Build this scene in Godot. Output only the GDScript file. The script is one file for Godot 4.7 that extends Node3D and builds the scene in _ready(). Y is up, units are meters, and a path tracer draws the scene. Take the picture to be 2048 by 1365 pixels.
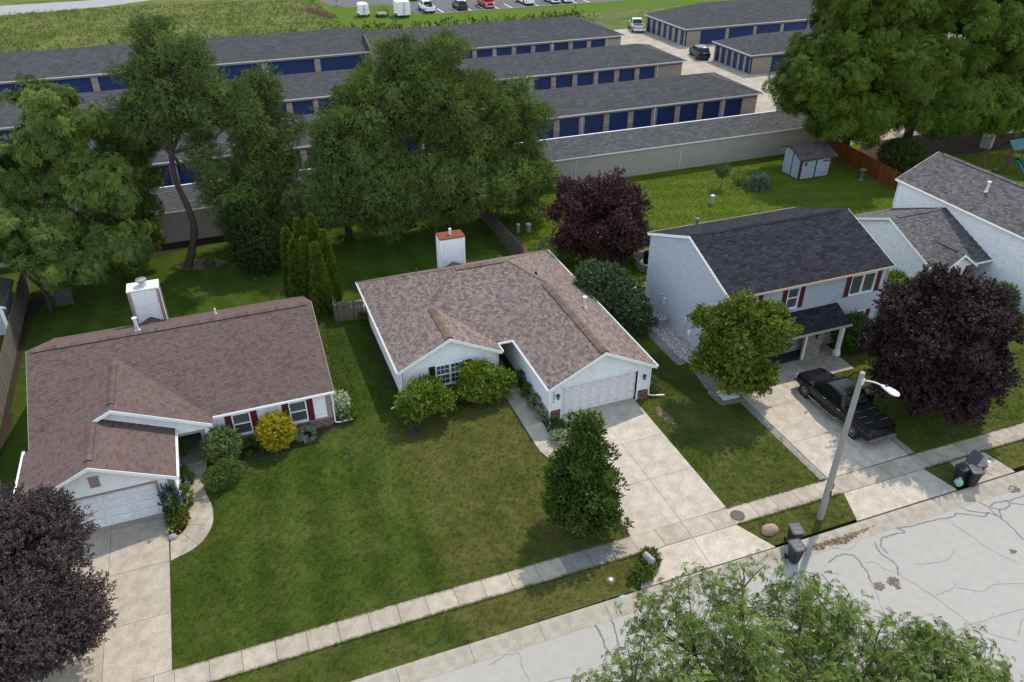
extends Node3D
# A suburban street seen from the air: three plots in the middle, a self-storage yard and a parking lot behind them.
# x runs along the street, -z runs away from it, y is up, metres.

var M := {}
var TX := {}
var names := {}
var origins := {}
var sprigs := {}
var rng := RandomNumberGenerator.new()
var nz := FastNoiseLite.new()

func _ready() -> void:
	rng.seed = 20240611
	nz.seed = 7
	nz.frequency = 1.0
	setup_view()
	make_textures()
	make_materials()
	make_sprigs()
	build_ground()
	build_paving()
	build_house_left()
	build_house_middle()
	build_house_two_storey()
	build_house_white()
	build_storage()
	build_back_buildings()
	build_fences()
	build_trees()
	build_shrubs()
	build_vehicles()
	build_street_things()
	build_yard_things()
	build_far_things()
	build_grass()

func setup_view() -> void:
	var cam := Camera3D.new()
	cam.name = "camera"
	cam.position = Vector3(0, 28, 0)
	cam.rotation_order = EULER_ORDER_YXZ
	cam.rotation_degrees = Vector3(-32.551, -20.861, 0.04)
	cam.fov = 46.43
	cam.near = 0.2
	cam.far = 3000.0
	add_child(cam)
	cam.current = true
	var env := Environment.new()
	var sky := Sky.new()
	var sm := ProceduralSkyMaterial.new()
	sm.sky_top_color = Color(0.53, 0.60, 0.69)
	sm.sky_horizon_color = Color(0.93, 0.935, 0.94)
	sm.sky_curve = 0.22
	sm.ground_bottom_color = Color(0.30, 0.30, 0.28)
	sm.ground_horizon_color = Color(0.66, 0.68, 0.68)
	sm.sky_energy_multiplier = 1.0
	sky.sky_material = sm
	env.background_mode = Environment.BG_SKY
	env.sky = sky
	env.background_energy_multiplier = 1.5
	env.tonemap_mode = Environment.TONE_MAPPER_LINEAR
	env.tonemap_exposure = 2.0
	env.sdfgi_enabled = true
	env.ssao_enabled = true
	env.ssil_enabled = true
	var we := WorldEnvironment.new()
	we.name = "sky"
	we.environment = env
	add_child(we)
	var sun := DirectionalLight3D.new()
	sun.name = "sun"
	sun.light_energy = 0.68
	sun.light_color = Color(1.0, 0.955, 0.89)
	sun.light_angular_distance = 0.9
	sun.shadow_enabled = true
	add_child(sun)
	sun.look_at_from_position(Vector3.ZERO, Vector3(-0.555, -1.0, 0.45), Vector3.UP)

# ------------------------------------------------------------------ helpers
func v3(x: float, y: float, z: float) -> Vector3:
	return Vector3(x, y, z)

func rr(a: float, b: float) -> float:
	return rng.randf_range(a, b)

func new_st() -> SurfaceTool:
	var st := SurfaceTool.new()
	st.begin(Mesh.PRIMITIVE_TRIANGLES)
	return st

# a convex face whose front looks along n
func face(st: SurfaceTool, p: Array, n: Vector3, col := Color.WHITE) -> void:
	var g: Vector3 = (p[1] - p[0]).cross(p[2] - p[0])
	if g.length_squared() < 1e-14 and p.size() > 3:
		g = (p[2] - p[0]).cross(p[3] - p[0])
	if g.length_squared() < 1e-14:
		return
	var ccw := g.dot(n) > 0.0
	g = g.normalized()
	st.set_normal(g if ccw else -g)
	st.set_color(col)
	for i in range(1, p.size() - 1):
		st.add_vertex(p[0])
		if ccw:
			st.add_vertex(p[i + 1])
			st.add_vertex(p[i])
		else:
			st.add_vertex(p[i])
			st.add_vertex(p[i + 1])

func box(st: SurfaceTool, lo: Vector3, hi: Vector3, col := Color.WHITE) -> void:
	obox(st, Transform3D(Basis(), (lo + hi) * 0.5), hi - lo, col)

func obox(st: SurfaceTool, xf: Transform3D, size: Vector3, col := Color.WHITE) -> void:
	var h := size * 0.5
	for ax in 3:
		var a := (ax + 1) % 3
		var b := (ax + 2) % 3
		for sg in [-1.0, 1.0]:
			var q := []
			for k in [[-1, -1], [1, -1], [1, 1], [-1, 1]]:
				var p := Vector3.ZERO
				p[ax] = h[ax] * sg
				p[a] = h[a] * k[0]
				p[b] = h[b] * k[1]
				q.append(xf * p)
			var n := Vector3.ZERO
			n[ax] = sg
			face(st, q, xf.basis * n, col)

# a box with chamfered edges (top and sides), bottom left plain
func cbox(st: SurfaceTool, xf: Transform3D, size: Vector3, c: float, col := Color.WHITE) -> void:
	var h := size * 0.5
	var rings := []
	for lv in [[-h.y, 0.0], [h.y - c, 0.0], [h.y, c]]:
		var hx: float = h.x - lv[1]
		var hz: float = h.z - lv[1]
		var k := c * 0.8
		var r := PackedVector3Array()
		for q in [[-hx + k, -hz], [hx - k, -hz], [hx, -hz + k], [hx, hz - k], [hx - k, hz], [-hx + k, hz], [-hx, hz - k], [-hx, -hz + k]]:
			r.append(xf * Vector3(q[0], lv[0], q[1]))
		rings.append(r)
	loft(st, rings, col, true, 20.0)

func perp(d: Vector3) -> Vector3:
	var u := d.cross(Vector3.UP)
	if u.length_squared() < 1e-4:
		u = d.cross(Vector3.RIGHT)
	return u.normalized()

func tube(st: SurfaceTool, a: Vector3, b: Vector3, ra: float, rb: float, seg := 6, col := Color.WHITE, caps := true) -> void:
	var d := (b - a).normalized()
	var u := perp(d)
	var w := d.cross(u)
	for i in seg:
		var t0 := TAU * i / seg
		var t1 := TAU * (i + 1) / seg
		var n0 := u * cos(t0) + w * sin(t0)
		var n1 := u * cos(t1) + w * sin(t1)
		var p := [a + n0 * ra, a + n1 * ra, b + n1 * rb, b + n0 * rb]
		var nn := [n0, n1, n1, n0]
		var ccw: bool = (p[1] - p[0]).cross(p[2] - p[0]).dot(n0 + n1) > 0.0
		st.set_color(col)
		for k in ([0, 2, 1, 0, 3, 2] if ccw else [0, 1, 2, 0, 2, 3]):
			st.set_normal(nn[k])
			st.add_vertex(p[k])
	if caps:
		for e in [[a, ra, -d], [b, rb, d]]:
			var q := []
			for i in seg:
				var t := TAU * i / seg
				q.append(e[0] + (u * cos(t) + w * sin(t)) * e[1])
			face(st, q, e[2], col)

func path_tube(st: SurfaceTool, pts: Array, r0: float, r1: float, seg := 5, col := Color.WHITE) -> void:
	var n := pts.size()
	for i in n - 1:
		var f0 := float(i) / (n - 1)
		var f1 := float(i + 1) / (n - 1)
		tube(st, pts[i], pts[i + 1], lerpf(r0, r1, f0), lerpf(r0, r1, f1), seg, col, i == n - 2)

# rings of equal point counts joined into a skin; edges sharper than ang stay sharp
func loft(st: SurfaceTool, rings: Array, col := Color.WHITE, caps := true, ang := 40.0) -> void:
	var R := rings.size()
	var n: int = rings[0].size()
	var fn := []
	var mid := Vector3.ZERO
	for r in rings:
		for p in r:
			mid += p
	mid /= float(R * n)
	var sign_sum := 0.0
	for i in R - 1:
		var row := PackedVector3Array()
		for j in n:
			var a: Vector3 = rings[i][j]
			var b: Vector3 = rings[i][(j + 1) % n]
			var c: Vector3 = rings[i + 1][(j + 1) % n]
			var d: Vector3 = rings[i + 1][j]
			var g := (c - a).cross(d - b)
			sign_sum += g.dot((a + c) * 0.5 - mid)
			row.append(g.normalized())
		fn.append(row)
	var sg := 1.0 if sign_sum > 0.0 else -1.0
	var ca := cos(deg_to_rad(ang))
	st.set_color(col)
	for i in R - 1:
		for j in n:
			var me: Vector3 = fn[i][j]
			if me == Vector3.ZERO:
				continue
			var ps := [rings[i][j], rings[i][(j + 1) % n], rings[i + 1][(j + 1) % n], rings[i + 1][j]]
			var ns := []
			for k in [[0, 0], [0, 1], [1, 1], [1, 0]]:
				var acc := Vector3.ZERO
				for di in [-1, 0]:
					for dj in [-1, 0]:
						var ii: int = i + k[0] + di
						var jj: int = (j + k[1] + dj + n) % n
						if ii >= 0 and ii < R - 1 and fn[ii][jj].dot(me) > ca:
							acc += fn[ii][jj]
				ns.append((acc if acc != Vector3.ZERO else me).normalized() * sg)
			for k in ([0, 2, 1, 0, 3, 2] if sg > 0.0 else [0, 1, 2, 0, 2, 3]):
				st.set_normal(ns[k])
				st.add_vertex(ps[k])
	if caps:
		for e in [[rings[0], rings[1]], [rings[R - 1], rings[R - 2]]]:
			var c0 := Vector3.ZERO
			var c1 := Vector3.ZERO
			for p in e[0]:
				c0 += p
			for p in e[1]:
				c1 += p
			face(st, Array(e[0]), (c0 - c1), col)

# surface of revolution about the y axis of xf; prof holds (radius, height)
func lathe(st: SurfaceTool, xf: Transform3D, prof: Array, seg := 12, col := Color.WHITE, ang := 40.0) -> void:
	var rings := []
	for q in prof:
		var r := PackedVector3Array()
		for i in seg:
			var t := TAU * i / seg
			r.append(xf * Vector3(cos(t) * q[0], q[1], sin(t) * q[0]))
		rings.append(r)
	loft(st, rings, col, true, ang)

# any flat outline in the xz plane, at height y
func sheet(st: SurfaceTool, poly: PackedVector2Array, y: float, col := Color.WHITE) -> void:
	var idx := Geometry2D.triangulate_polygon(poly)
	for i in range(0, idx.size(), 3):
		var q := []
		for k in 3:
			var p := poly[idx[i + k]]
			q.append(Vector3(p.x, y, p.y))
		face(st, q, Vector3.UP, col)

# the same with sides going down to y0
func slab(st: SurfaceTool, poly: PackedVector2Array, y0: float, y1: float, col := Color.WHITE) -> void:
	sheet(st, poly, y1, col)
	var cc := Geometry2D.is_polygon_clockwise(poly)
	for i in poly.size():
		var a := poly[i]
		var b := poly[(i + 1) % poly.size()]
		var d := (b - a).normalized()
		var n2 := Vector2(d.y, -d.x) if not cc else Vector2(-d.y, d.x)
		face(st, [v3(a.x, y0, a.y), v3(b.x, y0, b.y), v3(b.x, y1, b.y), v3(a.x, y1, a.y)], v3(n2.x, 0, n2.y), col)

func pv(a: Array) -> PackedVector2Array:
	var r := PackedVector2Array()
	for q in a:
		r.append(Vector2(q[0], q[1]))
	return r

func rect(x0: float, z0: float, x1: float, z1: float) -> PackedVector2Array:
	return pv([[x0, z0], [x1, z0], [x1, z1], [x0, z1]])

func smooth_path(pts: Array, n := 6) -> Array:
	var out := []
	for i in pts.size() - 1:
		var a: Vector3 = pts[max(i - 1, 0)]
		var b: Vector3 = pts[i]
		var c: Vector3 = pts[i + 1]
		var d: Vector3 = pts[min(i + 2, pts.size() - 1)]
		for k in n:
			out.append(b.cubic_interpolate(c, a, d, float(k) / n))
	out.append(pts[-1])
	return out

# ------------------------------------------------------------------ nodes
func numbered(called: String) -> String:
	if not names.has(called):
		names[called] = 0
		return called
	names[called] += 1
	return "%s_%03d" % [called, names[called]]

func mi(called: String, src, mat: Material, parent: Node = self, kind := "") -> MeshInstance3D:
	var o := MeshInstance3D.new()
	o.mesh = src.commit() if src is SurfaceTool else src
	o.material_override = mat
	if parent == self:
		o.name = numbered(called)
		add_child(o)
	else:
		o.name = called
		parent.add_child(o, true)
		if origins.has(parent):
			o.position = -origins[parent]
	if kind != "":
		o.set_meta("kind", kind)
	return o

func structure(called: String, src, mat: Material) -> MeshInstance3D:
	return mi(called, src, mat, self, "structure")

func tag(o: Node, label: String, category: String, group := "", kind := "") -> Node:
	o.set_meta("label", label)
	o.set_meta("category", category)
	if group != "":
		o.set_meta("group", group)
	if kind != "":
		o.set_meta("kind", kind)
	return o

# a thing whose parts are written in its own coordinates
func thing(called: String, label: String, category: String, at := Vector3.ZERO, turn := 0.0, group := "") -> Node3D:
	var o := Node3D.new()
	o.name = numbered(called)
	add_child(o)
	o.position = at
	o.rotation.y = turn
	tag(o, label, category, group)
	return o

# a thing whose parts are written in world coordinates
func placed(called: String, label: String, category: String, at: Vector3, group := "") -> Node3D:
	var o := thing(called, label, category, at, 0.0, group)
	origins[o] = at
	return o

func copy(o: Node3D, at: Vector3, turn: float, label: String) -> Node3D:
	var base: String = o.name
	var c := o.duplicate()
	c.name = numbered(base)
	add_child(c)
	c.position = at
	c.rotation.y = turn
	c.set_meta("label", label)
	return c

# ------------------------------------------------------------------ textures and materials
func noise_bytes(size: int, freq: float, oct: int, sd: int, type := FastNoiseLite.TYPE_SIMPLEX_SMOOTH) -> PackedByteArray:
	var n := FastNoiseLite.new()
	n.seed = sd
	n.noise_type = type
	n.frequency = freq
	n.fractal_octaves = oct
	n.fractal_type = FastNoiseLite.FRACTAL_FBM
	var im := n.get_seamless_image(size, size, false, false, 0.15, true)
	im.convert(Image.FORMAT_L8)
	return im.get_data()

# a tone texture that multiplies the colour of the material: lo..hi in linear light, from two layers of noise
func tone_texture(size: int, layers: Array, lo: Color, hi: Color, speck := 0.0) -> ImageTexture:
	var ls := []
	var wsum := 0.0
	for l in layers:
		ls.append([noise_bytes(size, l[0], l[1], l[2]), l[3]])
		wsum += l[3]
	var lut := []
	for i in 256:
		lut.append(lo.lerp(hi, i / 255.0).linear_to_srgb())
	var r2 := RandomNumberGenerator.new()
	r2.seed = size + layers.size() * 31
	var data := PackedByteArray()
	data.resize(size * size * 3)
	for i in size * size:
		var t := 0.0
		for l in ls:
			t += l[0][i] * l[1]
		t /= wsum
		t = (t - 128.0) * 1.5 + 128.0
		if speck > 0.0:
			t += (r2.randf() - 0.5) * speck * 255.0
		var c: Color = lut[clampi(int(t), 0, 255)]
		data[i * 3] = int(c.r * 255.0)
		data[i * 3 + 1] = int(c.g * 255.0)
		data[i * 3 + 2] = int(c.b * 255.0)
	var im := Image.create_from_data(size, size, false, Image.FORMAT_RGB8, data)
	im.generate_mipmaps()
	return ImageTexture.create_from_image(im)

func gray(v: float) -> Color:
	return Color(v, v, v)

func make_textures() -> void:
	TX.concrete = tone_texture(512, [[0.006, 4, 1, 1.0], [0.03, 3, 2, 0.8], [0.2, 2, 3, 0.7]], Color(0.58, 0.57, 0.55), Color(1.0, 1.0, 1.0), 0.22)
	TX.asphalt = tone_texture(512, [[0.008, 4, 11, 0.25], [0.25, 2, 12, 0.9]], gray(0.70), gray(1.0), 0.55)
	TX.grass = tone_texture(512, [[0.02, 4, 21, 0.35], [0.12, 3, 22, 0.8], [0.35, 1, 23, 1.0]], Color(0.46, 0.50, 0.42), Color(1.0, 1.0, 0.92), 0.6)
	TX.plain = tone_texture(256, [[0.02, 4, 31, 1.0], [0.15, 2, 32, 0.6]], gray(0.86), gray(1.0), 0.1)
	TX.granule = tone_texture(256, [[0.03, 4, 41, 0.6], [0.3, 2, 42, 0.8]], gray(0.72), gray(1.0), 0.55)
	TX.roof_old = tone_texture(512, [[0.012, 5, 45, 1.0], [0.08, 3, 46, 0.7], [0.3, 2, 47, 0.5]], gray(0.62), gray(1.0), 0.4)
	TX.bark = tone_texture(256, [[0.05, 4, 51, 1.0], [0.2, 3, 52, 0.8]], gray(0.5), gray(1.0), 0.3)
	TX.wood = tone_texture(256, [[0.03, 4, 61, 1.0], [0.15, 3, 62, 0.7]], Color(0.62, 0.6, 0.58), gray(1.0), 0.25)
	TX.soil = tone_texture(256, [[0.04, 4, 71, 1.0], [0.25, 3, 72, 1.0]], Color(0.5, 0.48, 0.46), gray(1.0), 0.5)

func mat(c: Color, rough := 0.85, tex := "", tile := 2.0, vcol := false, metal := 0.0) -> StandardMaterial3D:
	var m := StandardMaterial3D.new()
	m.albedo_color = Color(c.r, c.g, c.b).linear_to_srgb()
	m.roughness = rough
	m.metallic = metal
	m.cull_mode = BaseMaterial3D.CULL_DISABLED
	m.metallic_specular = 0.12 if rough > 0.84 else 0.4
	if vcol:
		m.vertex_color_use_as_albedo = true
	if tex != "":
		m.albedo_texture = TX[tex]
		m.uv1_triplanar = true
		m.uv1_world_triplanar = true
		m.uv1_scale = Vector3.ONE / tile
	return m

func leaf_mat(back: float) -> StandardMaterial3D:
	var m := mat(Color.WHITE, 0.62, "", 1.0, true)
	m.backlight_enabled = true
	m.backlight = Color(back, back, back * 0.6)
	m.metallic_specular = 0.18
	return m

func make_materials() -> void:
	M.lawn = mat(Color.WHITE, 0.95, "grass", 2.6, true)
	M.field = mat(Color.WHITE, 0.95, "grass", 9.0, true)
	M.blade = leaf_mat(0.25)
	M.concrete = []
	for c in [Color(0.425, 0.372, 0.300), Color(0.40, 0.350, 0.282), Color(0.45, 0.393, 0.318), Color(0.38, 0.332, 0.268), Color(0.415, 0.360, 0.288)]:
		M.concrete.append(mat(c, 0.9, "concrete", 2.2 + c.r))
	M.pale_concrete = []
	for c in [Color(0.51, 0.455, 0.38), Color(0.49, 0.435, 0.36), Color(0.53, 0.47, 0.39)]:
		M.pale_concrete.append(mat(c, 0.9, "concrete", 2.4 + c.r))
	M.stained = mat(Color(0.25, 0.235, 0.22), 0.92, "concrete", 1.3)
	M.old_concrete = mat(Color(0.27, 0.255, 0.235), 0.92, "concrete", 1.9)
	M.curb = mat(Color(0.385, 0.345, 0.285), 0.9, "concrete", 2.3)
	M.yard = mat(Color(0.42, 0.37, 0.305), 0.9, "concrete", 9.0)
	M.joint = mat(Color(0.055, 0.05, 0.042), 0.95, "soil", 0.7)
	M.road = mat(Color(0.365, 0.345, 0.315), 0.9, "asphalt", 2.2)
	M.lot = mat(Color(0.13, 0.13, 0.135), 0.9, "asphalt", 5.0)
	M.far_road = mat(Color(0.31, 0.31, 0.31), 0.9, "asphalt", 6.0)
	M.seal = mat(Color(0.115, 0.12, 0.13), 0.6, "plain", 0.4)
	M.crack = mat(Color(0.10, 0.095, 0.085), 0.95)
	M.paint = mat(Color(0.78, 0.78, 0.76), 0.7, "plain", 1.0)
	M.soil = mat(Color(0.048, 0.038, 0.026), 0.95, "soil", 0.8)
	M.mulch = mat(Color(0.070, 0.048, 0.036), 0.95, "soil", 0.5)
	M.chips = mat(Color(0.16, 0.11, 0.065), 0.95, "soil", 0.6)
	M.mud = mat(Color(0.20, 0.145, 0.10), 0.95, "soil", 0.5)
	M.shingle = mat(Color.WHITE, 0.93, "granule", 0.35, true)
	M.roof_gray = mat(Color(0.125, 0.125, 0.132), 0.93, "roof_old", 4.5, true)
	M.siding = mat(Color(0.80, 0.805, 0.80), 0.55, "plain", 3.0)
	M.siding_green = mat(Color(0.74, 0.77, 0.755), 0.55, "plain", 3.0)
	M.siding_blue = mat(Color(0.44, 0.47, 0.52), 0.55, "plain", 3.0)
	M.trim = mat(Color(0.80, 0.80, 0.79), 0.5)
	M.taupe = mat(Color(0.30, 0.235, 0.205), 0.6, "plain", 1.3)
	M.deck = mat(Color(0.035, 0.032, 0.032), 0.95)
	M.gutter_tan = mat(Color(0.46, 0.37, 0.29), 0.5)
	M.gutter_dark = mat(Color(0.045, 0.02, 0.02), 0.5)
	M.red_shutter = mat(Color(0.115, 0.018, 0.022), 0.55, "plain", 0.6)
	M.green_shutter = mat(Color(0.008, 0.028, 0.026), 0.5, "plain", 0.6)
	M.brick = mat(Color.WHITE, 0.9, "granule", 0.4, true)
	M.door_panel = mat(Color(0.70, 0.68, 0.67), 0.5, "plain", 2.0)
	M.door_white = mat(Color(0.72, 0.74, 0.765), 0.5, "plain", 2.0)
	M.blue_door = mat(Color(0.005, 0.022, 0.105), 0.45, "plain", 2.0)
	M.block = mat(Color.WHITE, 0.92, "concrete", 1.7, true)
	M.glass = mat(Color(0.10, 0.13, 0.14), 0.04)
	M.glass.transparency = BaseMaterial3D.TRANSPARENCY_ALPHA
	M.glass.albedo_color.a = 0.45
	M.car_glass = mat(Color(0.008, 0.012, 0.012), 0.04)
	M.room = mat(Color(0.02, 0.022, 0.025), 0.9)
	M.blind = mat(Color(0.34, 0.36, 0.36), 0.8)
	M.curtain = mat(Color(0.05, 0.07, 0.05), 0.9)
	M.metal = mat(Color(0.55, 0.56, 0.57), 0.35, "plain", 0.5, false, 0.85)
	M.metal_dark = mat(Color(0.07, 0.075, 0.085), 0.5)
	M.rust = mat(Color(0.22, 0.085, 0.05), 0.85, "soil", 0.6)
	M.galv = mat(Color(0.60, 0.60, 0.59), 0.4, "plain", 0.4)
	M.wire = mat(Color(0.22, 0.22, 0.22), 0.6)
	M.cap_paint = mat(Color(0.72, 0.74, 0.72), 0.5, "soil", 1.2)
	M.black = mat(Color(0.011, 0.012, 0.014), 0.55)
	M.bark = mat(Color(0.085, 0.066, 0.052), 0.95, "bark", 0.7)
	M.bark_gray = mat(Color(0.15, 0.13, 0.115), 0.95, "bark", 0.5)
	M.fence = []
	for c in [Color(0.165, 0.15, 0.13), Color(0.135, 0.122, 0.105), Color(0.19, 0.17, 0.145)]:
		M.fence.append(mat(c, 0.92, "wood", 0.9))
	M.cedar = []
	for c in [Color(0.143, 0.053, 0.015), Color(0.121, 0.043, 0.014), Color(0.165, 0.062, 0.021)]:
		M.cedar.append(mat(c, 0.9, "wood", 0.9))
	M.pole = mat(Color(0.33, 0.31, 0.285), 0.92, "wood", 0.6)
	M.leaf = leaf_mat(0.45)
	M.leaf_dark = leaf_mat(0.22)
	M.leaf_dark.metallic_specular = 0.32
	M.leaf_dark.roughness = 0.5
	M.stone = mat(Color(0.42, 0.30, 0.24), 0.9, "soil", 0.5)
	M.gravel = mat(Color.WHITE, 0.9, "", 1.0, true)

# ------------------------------------------------------------------ ground
func shear(x: float) -> float:
	return 0.0085 * maxf(0.0, x - 3.0)

func grass_tone(x: float, z: float) -> Color:
	var c := Color(0.088, 0.128, 0.021)
	var big := nz.get_noise_2d(x * 0.11, z * 0.11)
	var mid := nz.get_noise_2d(x * 0.45 + 50.0, z * 0.45)
	var fine := nz.get_noise_2d(x * 1.7, z * 1.7 + 90.0)
	var dry := 0.28 * big + 0.35 * mid + 0.25 * fine
	if z > -36.5 and z < -20.0:
		if x < 6.0:
			c = Color(0.072, 0.110, 0.019)
			dry += 0.06
			c = c * (1.0 + 0.12 * clampf(sin((x + 0.06 * z) * 2.6) * 3.0, -1.0, 1.0) * smoothstep(-8.0, -2.0, x))
		elif x < 14.9:
			c = Color(0.103, 0.122, 0.026)
			dry += 0.40 * smoothstep(6.0, 6.6, x + 0.07 * (z + 29.0) - 0.2)
			c = c * (1.0 + 0.05 * signf(sin((x + 0.05 * z) * 3.1)))
		elif x < 26.0:
			c = Color(0.088, 0.118, 0.022)
			dry += 0.22
		else:
			c = Color(0.095, 0.125, 0.022)
			dry += 0.15
	elif z <= -36.5 and x > 20.0:
		c = Color(0.118, 0.168, 0.020)
		c = c * (1.0 + 0.07 * signf(sin((z - 0.25 * x) * 2.6)))
		dry += 0.02
	elif z <= -36.5 and x < 21.0:
		c = Color(0.070, 0.112, 0.018)
		c = c * (1.0 + 0.09 * signf(sin((x * 0.9 + 0.06 * z) * 3.0)))
	if z > -22.2:
		dry += 0.22
	dry = clampf(dry, 0.0, 0.75)
	c = c.lerp(Color(0.195, 0.165, 0.062), dry * 0.75)
	c = c * (0.74 * (1.0 + 0.16 * fine + 0.14 * mid + 0.10 * big))
	return Color(c.r, c.g, c.b)

func field_tone(x: float, z: float) -> Color:
	var big := nz.get_noise_2d(x * 0.05, z * 0.08)
	var mid := nz.get_noise_2d(x * 0.22 + 50.0, z * 0.3)
	var fine := nz.get_noise_2d(x * 0.9, z * 0.9 + 90.0)
	var c := Color(0.098, 0.135, 0.030)
	if x > 24.0 and z < -141.5:
		c = Color(0.098, 0.150, 0.022)
		return c * (1.0 + 0.10 * mid + 0.1 * fine)
	c = c.lerp(Color(0.19, 0.18, 0.075), clampf(0.32 + 0.55 * big + 0.45 * mid, 0.0, 0.85))
	c = c * (1.0 + 0.3 * fine + 0.2 * mid)
	return Color(c.r, c.g, c.b)

func grid_sheet(x0: float, z0: float, x1: float, z1: float, step: float, y: float, tone: Callable) -> SurfaceTool:
	var st := new_st()
	var nx := int(ceil((x1 - x0) / step))
	var nzz := int(ceil((z1 - z0) / step))
	st.set_normal(Vector3.UP)
	for j in nzz + 1:
		for i in nx + 1:
			var x := minf(x0 + i * step, x1)
			var z := minf(z0 + j * step, z1)
			st.set_color(tone.call(x, z))
			st.add_vertex(v3(x, y, z))
	for j in nzz:
		for i in nx:
			var a := j * (nx + 1) + i
			for k in [a, a + 1, a + nx + 2, a, a + nx + 2, a + nx + 1]:
				st.add_index(k)
	return st

func build_ground() -> void:
	var g := new_st()
	sheet(g, rect(-1500, -2500, 1500, 400), -0.4, Color(0.10, 0.13, 0.035))
	structure("ground", g, M.field)
	structure("lawn", grid_sheet(-46, -64.6, 104, -20.06, 0.4, 0.0, grass_tone), M.lawn)
	structure("opposite_lawn", grid_sheet(-30, -9.8, 60, 6, 0.6, 0.0, grass_tone), M.lawn)
	structure("field", grid_sheet(-110, -300, 190, -126.5, 1.0, 0.0, field_tone), M.field)
	var y := new_st()
	sheet(y, rect(-110, -126.5, 140, -64.6), -0.02)
	structure("storage_yard", y, M.yard)
	# yard behind the right-hand houses
	var p := new_st()
	sheet(p, rect(-110, -126.5, -46, -9.8), -0.006, Color(0.08, 0.12, 0.02))
	sheet(p, rect(104, -64.6, 190, -9.8), -0.006, Color(0.08, 0.12, 0.02))
	structure("side_lawn", p, M.field)
	# planting beds
	var beds := [
		["planting_bed", [[-3.45, -36.5], [-3.3, -34.9], [-2.3, -34.3], [-1.85, -34.95], [-1.17, -34.75], [-0.33, -34.6], [0.5, -34.95], [1.18, -35.15], [2.24, -35.45], [3.0, -35.85], [4.0, -36.15], [4.2, -37.2], [3.1, -37.2], [3.1, -36.5]], M.mulch],
		["planting_bed", [[7.3, -38.3], [6.7, -36.95], [7.27, -36.35], [9.42, -35.55], [10.4, -35.3], [11.5, -35.35], [13.05, -35.4], [13.05, -37.0], [7.4, -37.0]], M.soil],
		["planting_bed", [[7.4, -47.7], [7.4, -37.2], [6.95, -37.4], [7.0, -47.7]], M.soil],
		["planting_bed", [[14.15, -37.3], [14.75, -37.3], [14.75, -32.45], [15.05, -32.4], [14.95, -31.6], [14.85, -30.3], [14.2, -30.3]], M.soil],
		["planting_bed", [[-5.05, -35.6], [-4.55, -35.6], [-4.75, -33.2], [-4.78, -31.0], [-5.1, -30.6], [-5.55, -30.4], [-5.62, -32.0], [-5.2, -32.3], [-5.2, -35.6]], M.soil],
		["planting_bed", [[-15.0, -64.5], [20.1, -64.5], [20.0, -63.4], [9.0, -62.6], [4.0, -63.2], [-1.0, -63.4], [-6.0, -62.6], [-12.0, -60.0], [-14.0, -57.0], [-14.1, -44.0], [-13.7, -44.0], [-13.9, -38.0], [-15.0, -38.0]], M.soil],
		["tree_ring", [[-4.94, -60.0], [-3.66, -60.9], [-2.38, -60.8], [-1.15, -60.0], [-0.94, -59.48], [-1.87, -58.9], [-3.73, -58.9]], M.chips],
		["planting_bed", [[20.5, -56.6], [21.5, -56.4], [21.9, -55.2], [21.7, -53.6], [21.3, -52.2], [20.6, -52.0]], M.chips],
		["planting_bed", [[47.0, -36.0], [48.0, -30.9], [49.3, -30.3], [49.9, -30.3], [49.9, -36.4], [44.9, -36.6], [38.3, -36.6], [38.3, -33.5], [34.7, -33.4], [34.7, -31.4], [37.5, -31.8], [40.5, -33.4], [44.0, -34.4]], M.mulch],
		["planting_bed", [[59.8, -64.4], [59.5, -55.0], [63.0, -54.4], [66.5, -57.0], [70.8, -58.3], [72.7, -57.8], [75.4, -57.9], [86.0, -57.0], [90.0, -64.4]], M.mulch],
		["bare_patch", [[20.75, -31.3], [21.05, -31.5], [21.15, -30.6], [21.35, -29.7], [21.0, -29.5], [20.6, -30.3]], M.mud],
	]
	for b in beds:
		var st := new_st()
		sheet(st, soften(pv(b[1])), 0.006)
		structure(b[0], st, b[2])

# rounds and roughens an outline
func soften(p: PackedVector2Array) -> PackedVector2Array:
	var out := PackedVector2Array()
	for i in p.size():
		var a := p[i]
		var b := p[(i + 1) % p.size()]
		for t in [0.25, 0.5, 0.75]:
			var q := a.lerp(b, t)
			var k := minf(0.08, a.distance_to(b) * 0.06)
			out.append(q + Vector2(nz.get_noise_2d(q.x * 3.0, q.y * 3.0), nz.get_noise_2d(q.y * 3.0, q.x * 3.0)) * k * 2.0)
	return out

# ------------------------------------------------------------------ paving: every slab a piece of its own
func slab_piece(parent: Node, poly: PackedVector2Array, y1 := 0.03, m: Material = null) -> void:
	var shr := Geometry2D.offset_polygon(poly, -0.009, Geometry2D.JOIN_MITER)
	if shr.is_empty():
		return
	var st := new_st()
	slab(st, shr[0], -0.08, y1 + rr(-0.003, 0.003))
	mi("slab", st, m if m else M.concrete[rng.randi() % 5], parent)

func paved(called: String) -> Node3D:
	var o := Node3D.new()
	o.name = numbered(called)
	add_child(o)
	o.set_meta("kind", "structure")
	return o

func quad2(x0: float, z0: float, x1: float, z1: float) -> PackedVector2Array:
	return pv([[x0, z0 + shear(x0)], [x1, z0 + shear(x1)], [x1, z1 + shear(x1)], [x0, z1 + shear(x0)]])

func joint_bed(parent: Node, poly: PackedVector2Array, y := 0.012) -> void:
	var st := new_st()
	sheet(st, poly, y)
	mi("joint_filling", st, M.joint, parent)

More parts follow.
